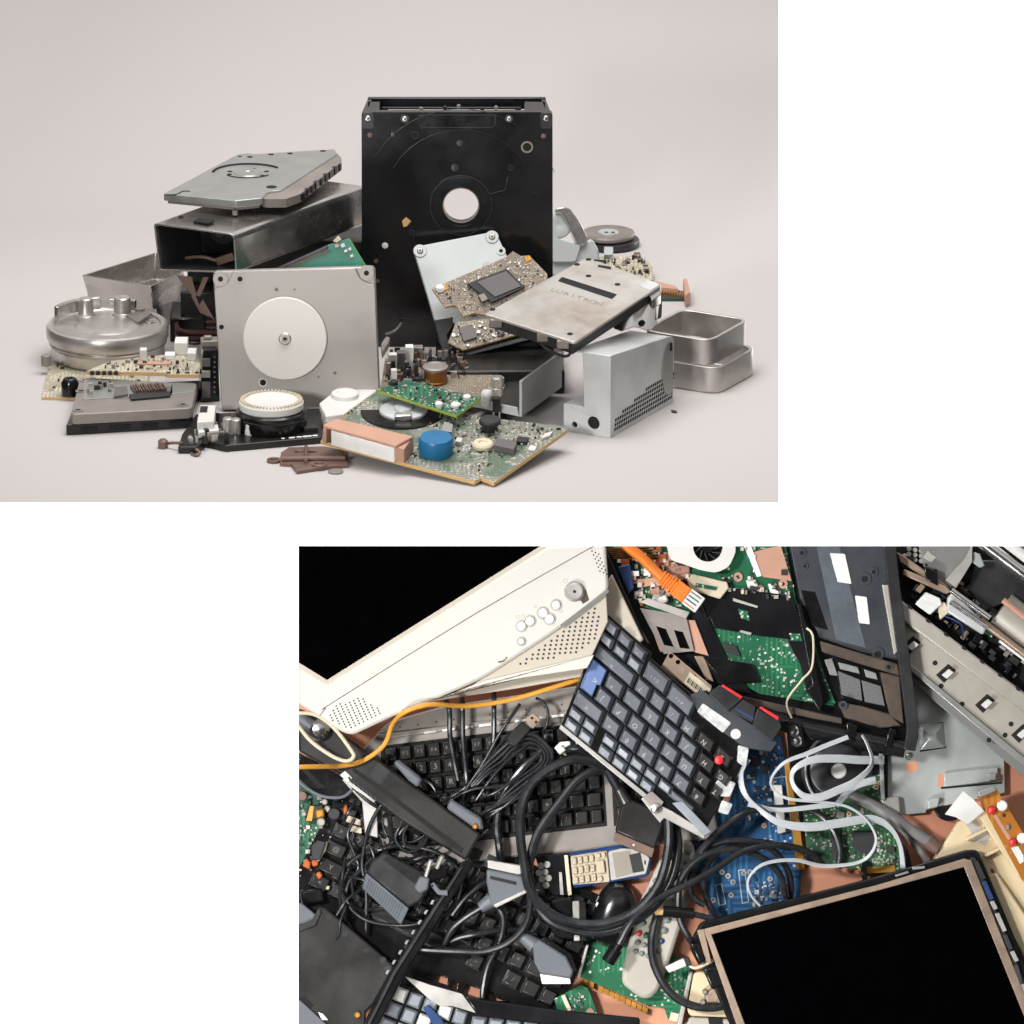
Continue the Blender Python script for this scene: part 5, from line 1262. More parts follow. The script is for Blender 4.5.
pp('slot_edge', [(941, 787), (1002, 782), (1002, 783.6), (941, 789)], 3, 3.8, 'hole', 0)
pp('tab', [(928, 800), (940, 797), (938, 807), (928, 809)], 3, 12, 'plate', 1)
pp('bent_foot', [(881, 799), (899, 796), (901, 814), (883, 817)], 3, 12, 'silver', 1.5)
part('screw', MB().lathe(*f.L(908, 757, 3), [(3, 3), (3, 6), (2, 7), (0, 7)], 0, 18), M['screw'], T)
pp('end_tab', [(988, 774), (996, 773), (996, 780), (989, 781)], 8, 14, 'hdd_grey', .6)

# --- beige frame, brown board and paper flap
f = H(980, 880, 4)
T = thing('plastic_moulding', 'beige moulded plastic frame at the right edge below the metal plate', 'plastic frame', f)
pp('frame', [(932, 862), (958, 822), (984, 812), (1045, 905), (1045, 1040), (1000, 1040), (960, 900)], 0, 20, 'beige', 2)
pp('ridge', [(976, 812), (986, 808), (1045, 898), (1045, 912), (1000, 850)], 20, 32, 'beige', 1.5)
pp('window', [(966, 824), (976, 820), (990, 836), (984, 846), (974, 838)], 20, 20.6, 'silver', 0)
for q in ([(966, 838), (990, 826), (991, 829), (967, 841)], [(984, 855), (1003, 845), (1004, 848), (985, 858)]): pp('rib', q, 20, 30, 'beige', .8)
pp('seam', [(990, 870), (992, 868), (1034, 926), (1034, 930)], 20, 20.5, 'brown', 0)
pp('step', [(978, 882), (996, 872), (1045, 942), (1045, 1000), (1020, 950)], 20, 27, 'beige', 2)
f = H(1008, 835, 38)
T = thing('circuit_board', 'brown circuit board with red lamps on the beige plastic frame', 'circuit board', f)
pp('board', [(977, 796), (996, 788), (1045, 868), (1045, 896), (1022, 880)], -4, 0, 'brown_pcb', .4)
pp('connector', [(977, 792), (995, 785), (997, 791), (980, 798)], 0, 9, 'hdd_grey', 1)
for x, y in ((991.5, 810), (1012.6, 842)): part('lamp', MB().lathe(*f.L(x, y), [(4, 0), (4, 3), (3, 6), (0, 7)], 0, 20), M['red'], T)
for x, y in ((1002, 805.5), (1022, 838)): part('capacitor', MB().lathe(*f.L(x, y), [(5, 0), (5, 7), (4, 8), (0, 8)], 0, 22), M['label'], T)
pp('printed_bar', [(993, 816), (996, 814), (1011, 838), (1008, 840)], 0, .4, 'copper', 0)
pp('label', [(1011, 848), (1018, 846), (1026, 860), (1020, 864)], 0, .6, 'label', 0)
part('components', comps(MB(), f.Ls([(995, 800), (1045, 870), (1030, 868), (992, 806)]), 14, 2, 5, .6, 3, 0), SMD, T, kind='stuff')
f = H(963, 807, 42)
mb = MB().loft([[f.L(a[0], a[1], a[2]) + (a[2],) for a in r] for r in ([(963, 791, 10), (945, 814, 2), (945, 814.4, 1), (963, 791.4, 9)], [(973, 799, 5), (956, 817, 3), (956, 817.4, 2), (973, 799.4, 4)], [(984, 811, 0), (968, 824, -2), (968, 824.4, -3), (984, 811.4, -1)])])
solo('paper_flap', mb, M['label'], f, 'curled scrap of white paper beside the brown circuit board', 'paper')
f = H(943, 815, 6)
solo('plastic_scrap', MB().prism(rnd(f.Ls([(933, 808), (945, 806), (960, 819), (948, 822), (938, 818)], 6), 4), 0, 6), M['black'], f, 'dark curved plastic scrap under the edge of the metal plate', 'scrap', bev=1.5)

# ------------------------------------------------ LCD panel
f = H(850, 950, 46)
T = thing('lcd_panel', 'bare black display panel with a bronze metal frame at the lower right', 'display', f)
pp('back_shell', [(692, 938), (701, 922), (880, 876), (966, 850), (978, 850), (986, 868), (1045, 1010), (1045, 1060), (745, 1060)], -14, -2, 'black', 2, 4)
fo = [(703.5, 929), (880, 884), (964, 858.5), (971, 860), (1045, 1046), (1045, 1070), (752, 1070)]
fi = [(711.5, 934.5), (880, 890), (964, 867), (1036, 1046), (1030, 1064), (760, 1064)]
part('metal_frame', MB().prism(f.Ls(fo), -2, 3, holes=[f.Ls(fi, 3)]), M['bronze'], T, .8)
part('screen', MB().prism(f.Ls([(709, 932), (880, 888), (966, 864), (1042, 1050), (1040, 1068), (756, 1068)]), -2, 1), M['screen'], T)
for i, (a, b, m) in enumerate((((974, 862), (982, 880), 'chip'), ((982, 882), (990, 900), 'phone_blue'), ((990, 902), (994, 910), 'silver'), ((995, 914), (1003, 932), 'silver'), ((1003, 936), (1009, 950), 'palm'), ((1010, 952), (1015, 962), 'silver'), ((1014, 966), (1019, 985), 'palm'), ((1020, 985), (1026, 1000), 'silver'))):
    pp('edge_circuit', [(a[0], a[1]), (a[0] + 4, a[1] - 1.4), (b[0] + 4, b[1] - 1.4), (b[0], b[1])], -2, 2.5, m, .3)
pp('side_rail', [(970, 858), (975, 857), (1045, 1032), (1045, 1046)], -2, 1, 'charcoal', .6)
for q in ([(895, 875), (908, 871), (909, 873), (896, 877)], [(912, 867), (925, 866), (925, 868.5), (913, 870)]): pp('clip', q, -2, 2, 'hdd_grey', .4)
pp('bracket', [(697, 930), (704, 929), (712, 964), (706, 962)], -2, 4, 'bronze', .6)
pp('lug', [(690, 943), (699, 944), (706, 960), (700, 965)], -6, 6, 'black', 1.5)
f = H(692, 966, 40)
T = thing('cable_connector', 'white wire connector poking out of the left side of the black display panel', 'connector', f)
pp('housing', [(665, 967), (684, 958), (687, 966), (669, 973)], -4, 5, 'white', 1)
pp('black_end', [(683, 958), (689, 957), (692, 965), (686, 967)], -4, 5, 'chip', .8)
part('wire', MB().tube(P3(f, [(688, 964, 1), (695, 968, 2), (706, 964, 4), (713, 960, 4)]), 1.6, n=8), M['cream'], T)
part('barrel', MB().tube(P3(f, [(695, 945, 2), (704, 962, 2)]), 6, n=18, sm=False), M['black'], T)
part('gold_screw', MB().lathe(*f.L(704.5, 950.5, 6), [(3.4, 0), (3.2, 7), (1.4, 7.6), (0, 7)], 0, 20), M['gold'], T)
pp('black_block', [(702, 968), (718, 966), (726, 984), (712, 990)], -6, 5, 'black', 2)
f = H(705, 995, 4)
T = thing('plastic_box', 'tan moulded plastic box under the left edge of the black display panel', 'plastic box', f)
pp('shell', [(694, 972), (722, 970), (745, 1018), (690, 1016), (687, 1010)], 0, 18, 'beige', 3, 3)
pp('bracket', [(704, 995), (716, 984), (726, 992), (724, 1003), (706, 1003)], 18, 30, 'bronze', 2)
for x, y in ((705, 992), (703, 1002), (719, 1000)): part('pin', MB().lathe(*f.L(x, y, 30), [(2.6, 18), (2.6, 32), (1.6, 33), (0, 33)], 0, 16), M['worn_grey'], T)
pp('lower_shell', [(690, 1017), (745, 1020), (748, 1040), (678, 1040)], 0, 14, 'remote', 2)
pp('dark_slot', [(708, 1018), (722, 1018), (724, 1030), (710, 1030)], 14, 14.6, 'hole', 0)

# ------------------------------------------------ boards and drives in the middle right
f = H(755, 830, 3)
T = thing('circuit_board', 'blue circuit board with a gold edge connector beneath the slate laptop keyboard', 'circuit board', f)
pp('board', [(752, 733), (781, 736), (801, 868), (800, 898), (712, 928), (697, 868), (694, 838), (730, 800)], 0, 4, 'pcb_blue', .4)
pp('gold_edge', [(784, 762), (792, 762), (803, 850), (805, 870), (797, 870)], 4, 6, 'gold', .4)
part('components', comps(MB(), f.Ls([(752, 740), (780, 745), (790, 830), (738, 820)], 4), 120, 1.2, 5, .6, 3, 4), SMD, T, kind='stuff')
part('components', comps(MB(), f.Ls([(755, 880), (780, 878), (786, 896), (752, 905)], 4), 50, 1.2, 5, .6, 3, 4), SMD, T, kind='stuff')
for q in ([(773, 785), (782, 785), (786, 832), (778, 834)],): pp('white_socket', q, 4, 12, 'white', .6)
for q, w in (([(738, 870), (745, 869), (749, 902), (742, 904)], 0), ([(715, 885), (722, 883), (726, 904), (719, 906)], 0), ([(772, 778), (786, 776), (792, 830), (780, 834)], 0)):
    qq = f.Ls(q, 4); part('printed_outline', MB().prism(qq, 4, 4.3, holes=[inset(qq, .8)]), M['ribbon'], T)
for x, y in ((728, 876), (733, 882), (744, 873), (750, 872), (764, 825.5), (722, 872), (713, 900), (770, 879), (731, 895)):
    part('solder_ring', MB().ring(*f.L(x, y, 4), 2.6, 1, 4, 5), M['copper'] if x == 764 else M['solder'], T)
pp('chip', [(751, 757), (759, 757), (759, 766), (751, 766)], 4, 7, 'chip', .4); pp('chip', [(763, 765), (769, 766), (768, 775), (762, 774)], 4, 7, 'chip', .4)
f = H(838, 775, 2)
T = thing('disc_drive', 'black disc drive mechanism with a pale hub, below the opened laptop base', 'disc drive', f)
pp('tray', [(786, 722), (888, 742), (888, 812), (800, 832), (790, 770)], 0, 8, 'black', 1)
cx, cy = f.L(837, 770, 12)
part('turntable', MB().lathe(cx, cy, [(34, 8), (34, 10), (27, 10.6), (26, 13), (24, 14), (9, 14), (8, 12), (0, 12)], 0, 60), M['charcoal'], T)
part('hub', MB().lathe(cx + 2, cy - 1, [(7.6, 12), (7, 16), (6, 17), (0, 17)], 0, 30), M['label'], T)
mb = MB()
for i in range(9):
    a = math.radians(20 + i * 18); mb.rbox(cx + 31 * math.cos(a), cy + 31 * math.sin(a), 5, 1.4, 9, 12, a)
part('spokes', mb, M['black'], T)
part('guide_wire', MB().tube([(cx + 28 * math.cos(math.radians(a)) - 2, cy + 34 * math.sin(math.radians(a)), 15) for a in range(100, 260, 20)], 1.4, n=8), M['hdd_grey'], T)
f = H(850, 840, 2)
T = thing('circuit_board', 'dark green circuit board with orange contacts beneath the grey ribbon cables', 'circuit board', f)
pp('board', [(803, 812), (850, 796), (868, 776), (884, 774), (884, 800), (910, 868), (906, 876), (808, 862)], 8, 11, 'pcb_dgreen', .4)
part('components', comps(MB(), f.Ls([(806, 820), (868, 800), (896, 860), (812, 858)], 11), 120, 1, 5, .5, 3, 11), SMD, T, kind='stuff')
pp('chip', [(853, 832), (876, 832), (876, 853), (862, 854), (852, 846)], 11, 14, 'chip', .5); pp('chip', [(831, 832), (842, 834), (842, 860), (832, 860)], 11, 14, 'chip', .5)
pp('chip', [(886, 848), (894, 846), (895, 852), (887, 853)], 11, 14, 'chip', .3); pp('chip', [(838, 811), (845, 812), (844, 818), (838, 818)], 11, 14, 'chip_grey', .3)
pp('contact_strip', [(858, 868), (895, 865), (896, 872), (859, 874)], 9, 12, 'gold', .3)
part('pin_rows', comps(MB(), f.Ls([(872, 858), (900, 855), (902, 862), (873, 865)], 11), 40, 1, 2, .5, 1.5, 11, 1), SMD, T, kind='stuff')
for x, y in ((876, 787), (880, 783), (849, 814)): part('solder_ring', MB().ring(*f.L(x, y, 11), 2.4, 1, 11, 12), M['copper'], T)
for q in ([(805, 850), (820, 852), (818, 862), (804, 862)], [(860, 862), (866, 860), (868, 880), (862, 880)], [(900, 840), (908, 850), (914, 874), (908, 876)]): pp('black_block', q, 11, 22, 'black', 1)

# ribbon cables
def ribbon(pts, w, lab, h0=30):
    f = H(820, 810, h0)
    mb = MB().strip(P3(f, pts), w * .78, 1.5, ridges=max(3, int(w * .7)))
    solo('ribbon_cable', mb, M['ribbon'], f, lab, 'ribbon cable', sharp=20)
ribbon([(747, 758, 30, 20), (740, 772, 28, 40), (744, 792, 26, 60), (756, 806, 24, 70), (778, 822, 24, 40), (809, 827, 26, 15), (840, 823, 26, 10), (872, 819, 24, 30), (890, 828, 20, 60), (900, 845, 12, 70), (903, 868, 2, 60)], 11, 'pale grey ribbon cable sweeping from the slate keyboard across the green board')
ribbon([(748, 804, 18, 30), (778, 810, 20, 40), (817, 806.5, 22, 30), (835, 805, 22, 55)], 7, 'short pale grey ribbon folded over the blue board')
ribbon([(848, 737, 26, 30), (825, 746, 28, 20), (809, 753, 30, 25), (784, 763, 30, 55), (771, 780, 28, 75), (776, 792, 26, 70), (790, 799, 26, 60), (817, 801.6, 28, 60), (848, 807, 28, 70), (868, 822, 26, 75), (876, 842, 22, 70), (862, 861, 18, 60), (825, 866, 18, 50), (794, 860, 22, 50), (764, 864, 26, 60), (749, 878, 26, 75), (750, 893, 20, 75), (760, 906, 10, 70)], 6, 'narrow grey ribbon cable winding in an S down to the display panel')
ribbon([(884, 760, 16, 10), (860, 760, 24, 10), (837, 758.6, 30, 15), (812, 760, 34, 30), (794, 770, 34, 60), (793, 784, 32, 65), (804, 796, 32, 40), (820, 797, 34, 10), (836, 791, 36, 10), (856, 781, 36, 35), (872, 764, 34, 65), (868, 746, 30, 75), (862, 735, 28, 80)], 10, 'wide pale ribbon cable looped round the disc drive hub')
ribbon([(876, 780, 14, 10), (860, 784, 12, 20), (848, 792, 12, 30), (836, 806, 12, 50)], 9, 'dull grey ribbon end tucked beside the bent foot of the metal plate', 26)
f = H(890, 820, 24)
T = thing('cable', 'thick grey round cable with a dark ferrule below the galvanised plate', 'cable', f)
part('cord', MB().tube(P3(f, [(845, 792, -4), (868, 803, 0), (888, 814, 4), (911, 830, 4), (930, 842, 0)]), 5.5, n=14), M['cable_grey'], T)
part('ferrule', MB().tube(P3(f, [(927, 840, 0), (937, 848, -2)]), 7.5, n=16, sm=False), M['brown'], T)
f = H(900, 840, 16)
solo('cable', MB().tube(P3(f, [(880, 820, 6), (897, 825, 6), (912, 840, 4), (924, 856, 0), (930, 866, -4)]), 3.6, n=10), M['cable_grey'], f, 'thin grey cable running down beside the thick grey cable to the display panel', 'cable')

# ------------------------------------------------ left side
f = H(315, 850, 2)
T = thing('circuit_board', 'green power circuit board with a yellow transformer at the left edge', 'circuit board', f)
pp('board', [(285, 778), (330, 784), (352, 815), (356, 840), (332, 880), (330, 918), (285, 920)], 0, 5, 'pcb_green', .5)
pp('transformer', [(308, 806), (323, 804), (326, 818), (305, 822)], 5, 22, 'chip', 1.5)
pp('transformer_tape', [(306, 821), (310, 806), (314, 806), (312, 821)], 22, 22.8, 'yellow_cable', .3); pp('transformer_core', [(315, 810), (324, 808), (325, 817), (316, 819)], 5, 26, 'gold', 2)
for x, y, r, h, m in ((324.5, 802, 3, 14, 'rail'), (327, 809, 3.2, 14, 'rail'), (321, 822, 4, 18, 'rail'), (304, 814, 2.4, 10, 'rail'), (336, 796, 5, 16, 'chip'), (334, 814, 6, 18, 'chip'), (302, 796, 5, 14, 'brown')):
    part('capacitor', MB().lathe(*f.L(x, y, 5 + h), [(r, 5), (r, 4 + h), (r - 1, 5 + h), (0, 5 + h)], 0, 22), M[m], T)
for q in ([(302, 866), (306, 858), (311, 862), (310, 870)], [(311, 862), (314, 857), (319, 860), (318, 866), (313, 867)], [(315, 874), (320, 871), (323, 876), (319, 880)], [(343, 808), (347, 804), (348, 812), (344, 815)]):
    pp('disc_capacitor', q, 5, 18, 'brown_orange', 1.5)
pp('heat_sink', [(311, 846), (318, 840), (326, 842), (320, 860), (312, 860)], 5, 26, 'chip', .8)
for i in range(7): pp('heat_fin', [(310, 845 + i * 2.2), (315, 844 + i * 2.2), (315, 845 + i * 2.2), (310, 846 + i * 2.2)], 5, 24, 'hole', 0)
pp('tan_bar', [(322, 842), (328, 842), (326, 850), (319, 862), (316, 860)], 5, 20, 'cream', 1.5)
for q in ([(347, 815), (361, 820), (361, 826), (346, 822)], [(349, 824), (362, 828), (362, 834), (348, 831)]): pp('connector', q, 5, 18, 'cream', 1)
pp('tan_bar', [(314, 884), (330, 886), (329, 890), (313, 887)], 5, 14, 'cream', 1); pp('black_coil', [(300, 890), (322, 888), (326, 902), (302, 906)], 5, 20, 'black', 3)
part('components', comps(MB(), f.Ls([(298, 790), (345, 800), (330, 870), (298, 880)], 5), 80, 1.5, 6, 1, 7, 5), SMD + [M['brown']], T, kind='stuff')
# curved black bracket with chrome knob
f = H(325, 765, 18)
T = thing('plastic_bracket', 'curved black plastic bracket at the left edge below the yellow cable', 'bracket', f)
pp('arch', [(285, 745), (320, 764), (356, 786), (354, 796), (338, 800), (318, 794), (300, 780), (285, 765)], 0, 10, 'black', 2, 4)
part('rim', MB().tube(P3(f, [(290, 772, 11), (304, 786, 11), (322, 796, 11), (342, 797, 11), (353, 789, 11)]), 1.6, n=8), M['plug_grey'], T)
pp('slot', [(300, 768), (308, 770), (326, 788), (318, 788)], 10, 10.5, 'hole', 0); pp('slot', [(336, 790), (341, 788), (344, 793), (338, 795)], 10, 10.5, 'hole', 0)
f = H(318, 728, 52)
T = thing('metal_spindle', 'shiny metal knob in the loop of the white cable at the left edge', 'knob', f)
part('shaft', MB().tube(P3(f, [(292, 712, -2), (306, 722, 0), (316, 729, 0)]), 6, n=16, sm=False), M['plug_grey'], T)
part('tip', MB().lathe(*f.L(319, 730, 8), [(10, -8), (11, 0), (9, 6), (6, 9), (0, 10)], 0, 30), M['chrome'], T)
f = H(325, 735, 74)
T = thing('cable', 'white cable bent into a narrow loop at the left edge', 'cable', f)
part('cord', MB().tube(P3(f, [(285, 715, 0), (303, 713, 0), (318, 716, 0), (335, 729, 0), (351, 750, 0), (353.5, 757, 0), (346, 761, 0), (332, 756, 0), (312, 742, 0), (299, 727, 0), (285, 710, 0)]), 1.9, n=10), M['cream'], T)
f = H(298, 744, 40)
solo('metal_tab', MB().prism(rnd(f.Ls([(285, 736), (304, 736), (308, 745), (300, 752), (285, 752)]), 2), -4, 0, holes=[circ(*f.L(301, 741), 2, 14)]), M['cream'], f, 'small pale metal tab with a hole at the left edge below the white cable', 'bracket', bev=.6)
# long black bar
f = H(400, 790, 40)
T = thing('hinge_cover', 'long dark grey-brown plastic bar lying slantwise over the grey keyboard', 'plastic bar', f)
pp('body', [(292, 706), (318, 716), (352, 741), (420, 790), (481, 834), (466, 861), (400, 820), (340, 774), (292, 748)], -8, 8, 'bar', 2.5)
pp('groove', [(352, 771), (392, 800), (461, 853), (464, 849), (395, 797), (354, 768)], 8, 8.6, 'hole', 0)
pp('dark_patch', [(369, 776), (378, 762), (390, 771), (381, 785)], 8, 8.3, 'charcoal', 0)
pp('lip', [(393, 763), (398, 759), (423, 779), (418, 788), (409, 781)], 0, 15, 'plug_grey', 3)
pp('lip', [(446, 808), (451, 799), (482, 818), (484, 830), (474, 828)], 0, 14, 'plug_grey', 3)
part('gold_screw', MB().lathe(*f.L(475, 826.5, 16), [(2.6, 12), (2.6, 16), (1.6, 17), (0, 17)], 0, 18), M['gold'], T)
pp('slot', [(340, 775), (345, 771), (352, 778), (347, 782)], 8, 8.5, 'label', 0)
mb = MB()
for i in range(7): mb.rbox(*f.L(350 + i * 4.2, 779 + i * 3.2, 6), 2, 5, 2, 9, .6, 0)
part('clip_teeth', mb, M['chip'], T)
f = H(365, 805, 30)
solo('metal_bracket', MB().prism(f.Ls([(342, 780), (347, 778), (372, 797), (377, 803), (378, 838), (365, 834), (362, 802)]), -5, 0).prism(f.Ls([(342, 780), (346, 777), (376, 800), (374, 804)], 6), 0, 6), M['silver'], f, 'bent pale grey metal bracket below the long grey-brown bar', 'bracket', bev=.8)
# power adapter
f = H(398, 890, 22)
T = thing('power_adapter', 'black power adapter with ribbed side in reflection grey and two-pin plug', 'power adapter', f)
top = [(371, 862), (384, 851), (446, 866), (418, 898), (409, 909), (366, 873)]
pp('body', [(371.6, 862), (384, 852), (436, 880), (420, 902), (409, 908), (366, 873)], 0, 34, 'charcoal', 2.5)
sd = f.Ls([(366, 873), (409, 908.5)], 34) + f.Ls([(401, 925), (362, 888)], 24)
lo = [sd[3], sd[2]]; part('ribbed_side', MB().loft([[(sd[0][0], sd[0][1], 33), (sd[1][0], sd[1][1], 33), (sd[1][0], sd[1][1], 0), (sd[0][0], sd[0][1], 0)], [(sd[3][0], sd[3][1], 23), (sd[2][0], sd[2][1], 23), (sd[2][0], sd[2][1], 0), (sd[3][0], sd[3][1], 0)]]), M['plug_grey'], T, 1.2)  # greyer than the body: window reflection painted into this side
for i in range(15):
    t = .1 + i * .055; a = V(sd[0]).lerp(V(sd[1]), t); b = V(sd[3]).lerp(V(sd[2]), t); d = (b - a)
    a2 = a + d * .15; b2 = a + d * .85
    part('rib', MB().tube([(a2.x, a2.y, 33 - 10 * .15), (b2.x, b2.y, 33 - 10 * .85)], .7, n=6, sm=False), M['plug_grey'], T)
pp('label', [(382, 859), (388, 855), (426, 878), (418, 886)], 34, 34.4, 'black_matt', 0)
pp('plug_body', [(414, 888), (420, 876), (430, 878), (428, 890), (420, 894)], 20, 44, 'plug_grey', 2)
for a, b in (((426, 876), (431, 860)), ((437, 868), (442.5, 856))): part('pin', MB().tube(P3(f, [(a[0], a[1], 40), (b[0], b[1], 46)]), 2, n=12, sm=False), M['silver'], T)
pp('plug_base', [(420, 876), (440, 864), (450, 866), (446, 878), (430, 882)], 18, 38, 'black', 2)
# slim black bar with tab
f = H(420, 935, 50)
T = thing('plastic_bar', 'thin shiny black plastic bar running diagonally at the lower left', 'plastic bar', f)
pp('bar', [(462, 862), (471, 858), (473, 866), (404, 976), (376, 1030), (360, 1030), (392, 970)], -6, 6, 'black', 1.5)
pp('ridge', [(460, 868), (464, 866), (396, 974), (370, 1026), (366, 1026), (393, 972)], 6, 9, 'charcoal', .8)
pp('tab', [(429, 884), (434, 882), (440, 890), (448, 890), (448, 896), (438, 895)], 2, 10, 'plug_grey', 1)
part('tab_hole', MB().cyl(*f.L(432, 886, 10), 1.4, 9.8, 10.4), M['hole'], T)
for i in range(8): pp('clip', [(432 - i * 6.4, 900 + i * 10), (435 - i * 6.4, 900 + i * 10), (432 - i * 6.4, 905 + i * 10), (430 - i * 6.4, 903.5 + i * 10)], 0, 7, 'hdd_grey', .4)
# dark panel bottom left
f = H(345, 965, 34)
T = thing('plastic_sheet', 'large flat dark plastic panel in the lower left corner', 'plastic panel', f)
pp('sheet', [(285, 930), (298, 926), (312, 920), (319, 907), (326, 908), (395, 966), (374, 1004), (366, 1012), (366, 1040), (285, 1040)], -6, 4, 'bar', 2)
pp('round_edge', [(298, 926), (312, 920), (319, 907), (322, 912), (316, 926), (300, 932)], 4, 6, 'charcoal', 1)
for x, y in ((345, 934), (366, 951), (388, 969), (329, 917), (383, 960)): part('clip_mark', MB().cyl(*f.L(x, y, 4), 3, 4, 4.5), M['charcoal'], T)
part('gold_screw', MB().lathe(*f.L(357.5, 1015, 6), [(3, 4), (3, 7), (2, 8), (0, 8)], 0, 20), M['gold'], T)
pp('slot', [(300, 998), (304, 996), (314, 1006), (310, 1008)], 4, 4.6, 'hole', 0); pp('slot', [(318, 1012), (323, 1014), (328, 1020), (322, 1020)], 4, 4.8, 'label', 0)
pp('cut_corner', [(285, 1000), (300, 1000), (326, 1024), (326, 1040), (285, 1040)], 4, 7, 'plug_grey', 1)
f = H(305, 912, 28)
solo('plastic_scrap', MB().prism(rnd(f.Ls([(285, 905), (302, 903), (318, 916), (308, 925), (285, 922)]), 2), -4, 6), M['plug_grey'], f, 'small slate grey plastic scrap at the left edge above the dark panel', 'scrap', bev=2)

# ------------------------------------------------ connectors
def plug(lab, body, metal, mm, h, zb, relief=None, cat='connector', bm='plug_grey', cable=None, cr=3):
    global f, T
    c = (sum(p[0] for p in body) / len(body), sum(p[1] for p in body) / len(body))
    f = H(c[0], c[1], h); T = thing('cable_connector', lab, cat, f)
    pp('body', body, -zb, zb, bm, 2.2)
    pp('metal_shell', metal, -zb * .6, zb * .7, mm, .8)
    if relief: part('strain_relief', MB().tube(P3(f, [(relief[0][0], relief[0][1], 0), (relief[1][0], relief[1][1], 0)]), lambda t: 8 - 3 * t, n=16), M[bm], T)
    if cable: part('cord', MB().tube(P3(f, cable), cr, n=10), M['rubber'], T)
plug('slate grey plug with a bright metal shell lying beside the black cable loops', [(486.5, 869), (518, 875), (530, 877), (530, 891.5), (497, 907), (491, 906), (486.5, 882)], [(487.5, 860), (518, 865), (528, 863), (528, 872), (518, 875), (487.5, 868)], 'silver', 42, 9, ((492, 900), (480, 908)), cable=[(482, 907, 0), (466, 917, -4), (452, 929, -10), (444, 946, -18)])
pp('ridge', [(490, 876), (516, 882), (516, 885), (490, 879)], 9, 10.5, 'charcoal', .6); pp('ridge', [(493, 905), (528, 888), (529, 892), (496, 908)], 4, 10.5, 'silver', .8)
plug('slate grey plug with a white metal edge lying over the black keyboard, near the bottom', [(532.5, 944), (539, 939), (566, 956), (574, 971), (571, 979), (540, 974), (534, 962)], [(540, 974), (570, 977), (571, 984), (542, 984)], 'label', 34, 9, ((534, 945), (522, 936)))
pp('dark_face', [(540, 939), (546, 937), (571, 954), (578, 972), (574, 972), (566, 957)], -6, 6, 'black', 1)
plug('black plug with a silver square mouth below the blue phone', [(550, 900), (572, 897), (574, 940), (556, 938), (548, 925)], [(572, 901), (579.5, 901), (580, 941), (574, 941)], 'silver', 24, 9, bm='black')
pp('dark_face', [(579.5, 902), (586, 902), (587, 941), (580, 941)], -7, 5, 'hole', 1)
plug('big black wedge-shaped plug with a wide metal mouth under the slate laptop keyboard', [(621, 806), (632, 800), (662, 812), (664, 824), (655, 849), (615, 832)], [(615.5, 832), (655, 848.5), (651.8, 858), (613.5, 841)], 'brown', 38, 11, ((626, 803), (618, 788)), bm='bar', cable=[(622, 797, 0), (608, 772, 4), (594, 758, 8), (576, 749, 8), (566, 751, 4)], cr=4.5)
part('screw', MB().lathe(*f.L(634, 845, 9), [(1.6, 7), (1.4, 8.4), (0, 8.6)], 0, 14), M['silver'], T)
f = H(555, 877, 18)
T = thing('connector_plate', 'black plate with round silver holes left of the blue phone', 'connector', f)
pp('plate', [(535, 856), (566, 854), (570, 895), (555, 896), (545, 888)], -6, 6, 'black_gloss', 1)
for x, y in ((541, 866), (547, 864.5), (539, 873), (545, 872), (542, 879), (548.5, 878), (546, 885)): part('hole_ring', MB().lathe(*f.L(x, y, 6), [(3.3, 6), (3.1, 7), (0, 7)], 0, 18), M['silver'], T)
pp('side_strip', [(559, 872), (562, 872), (564, 895), (560, 895)], 6, 9, 'silver', .5); pp('side_strip', [(564, 855), (568, 855), (572, 895), (568, 896)], 4, 9, 'cream', .6)
# phone
f = H(608, 868, 14)
T = thing('mobile_phone', 'blue and silver mobile phone with cream keys lying face up', 'mobile phone', f)
pp('shell', [(567, 854.5), (580, 851), (620, 845), (640, 847), (652, 857), (649, 877), (620, 881), (571, 889), (568, 878)], -8, 8, 'phone_blue', 3, 4)
pp('face', [(570.5, 856), (607, 850.5), (610, 882), (573, 885)], 8, 9.4, 'key_cream', .8, 2)
pp('face', [(608, 851.5), (622, 848), (640, 849), (650, 858), (646, 874), (620, 879), (611, 881)], 8, 9.4, 'silver', .8, 2)
pp('screen', [(612, 853), (630, 850.5), (633, 873), (616, 878)], 9.4, 9.9, 'lcd', .2, 1); pp('dark_patch', [(629, 855), (640, 852.5), (644, 871), (633, 873)], 9.4, 10.2, 'chip', .2)
g = quadmap([(571, 857), (594, 853), (597, 882), (573.5, 885.5)])
for r in range(4):
    for c in range(3):
        key(f, g, r, r + 1, c, c + 1, 9.4, 12.5, 'key_cream', T, '123456789*0#'[r * 3 + c], 'legend_dim', nu=4, nv=3, gap=.08, ins=.1, ang=math.radians(98), size=.4)
pp('nav_key', [(596, 861), (604, 860), (605.5, 873), (597.5, 874)], 9.4, 13, 'key_cream', 1.2, 1.5)
for q, m in (([(596, 853.5), (600, 853), (601, 858), (597, 858.5)], 'key_cream'), ([(602, 852.5), (605, 852), (606, 857), (603, 857.5)], 'key_cream'), ([(598, 877), (602, 876), (603, 881), (599, 882)], 'key_cream')): pp('soft_key', q, 9.4, 12, m, .8)
part('slot', MB().rbox(*f.L(645, 862.5, 10), 1.4, 4, 9.4, 9.8, .1), M['chip'], T)
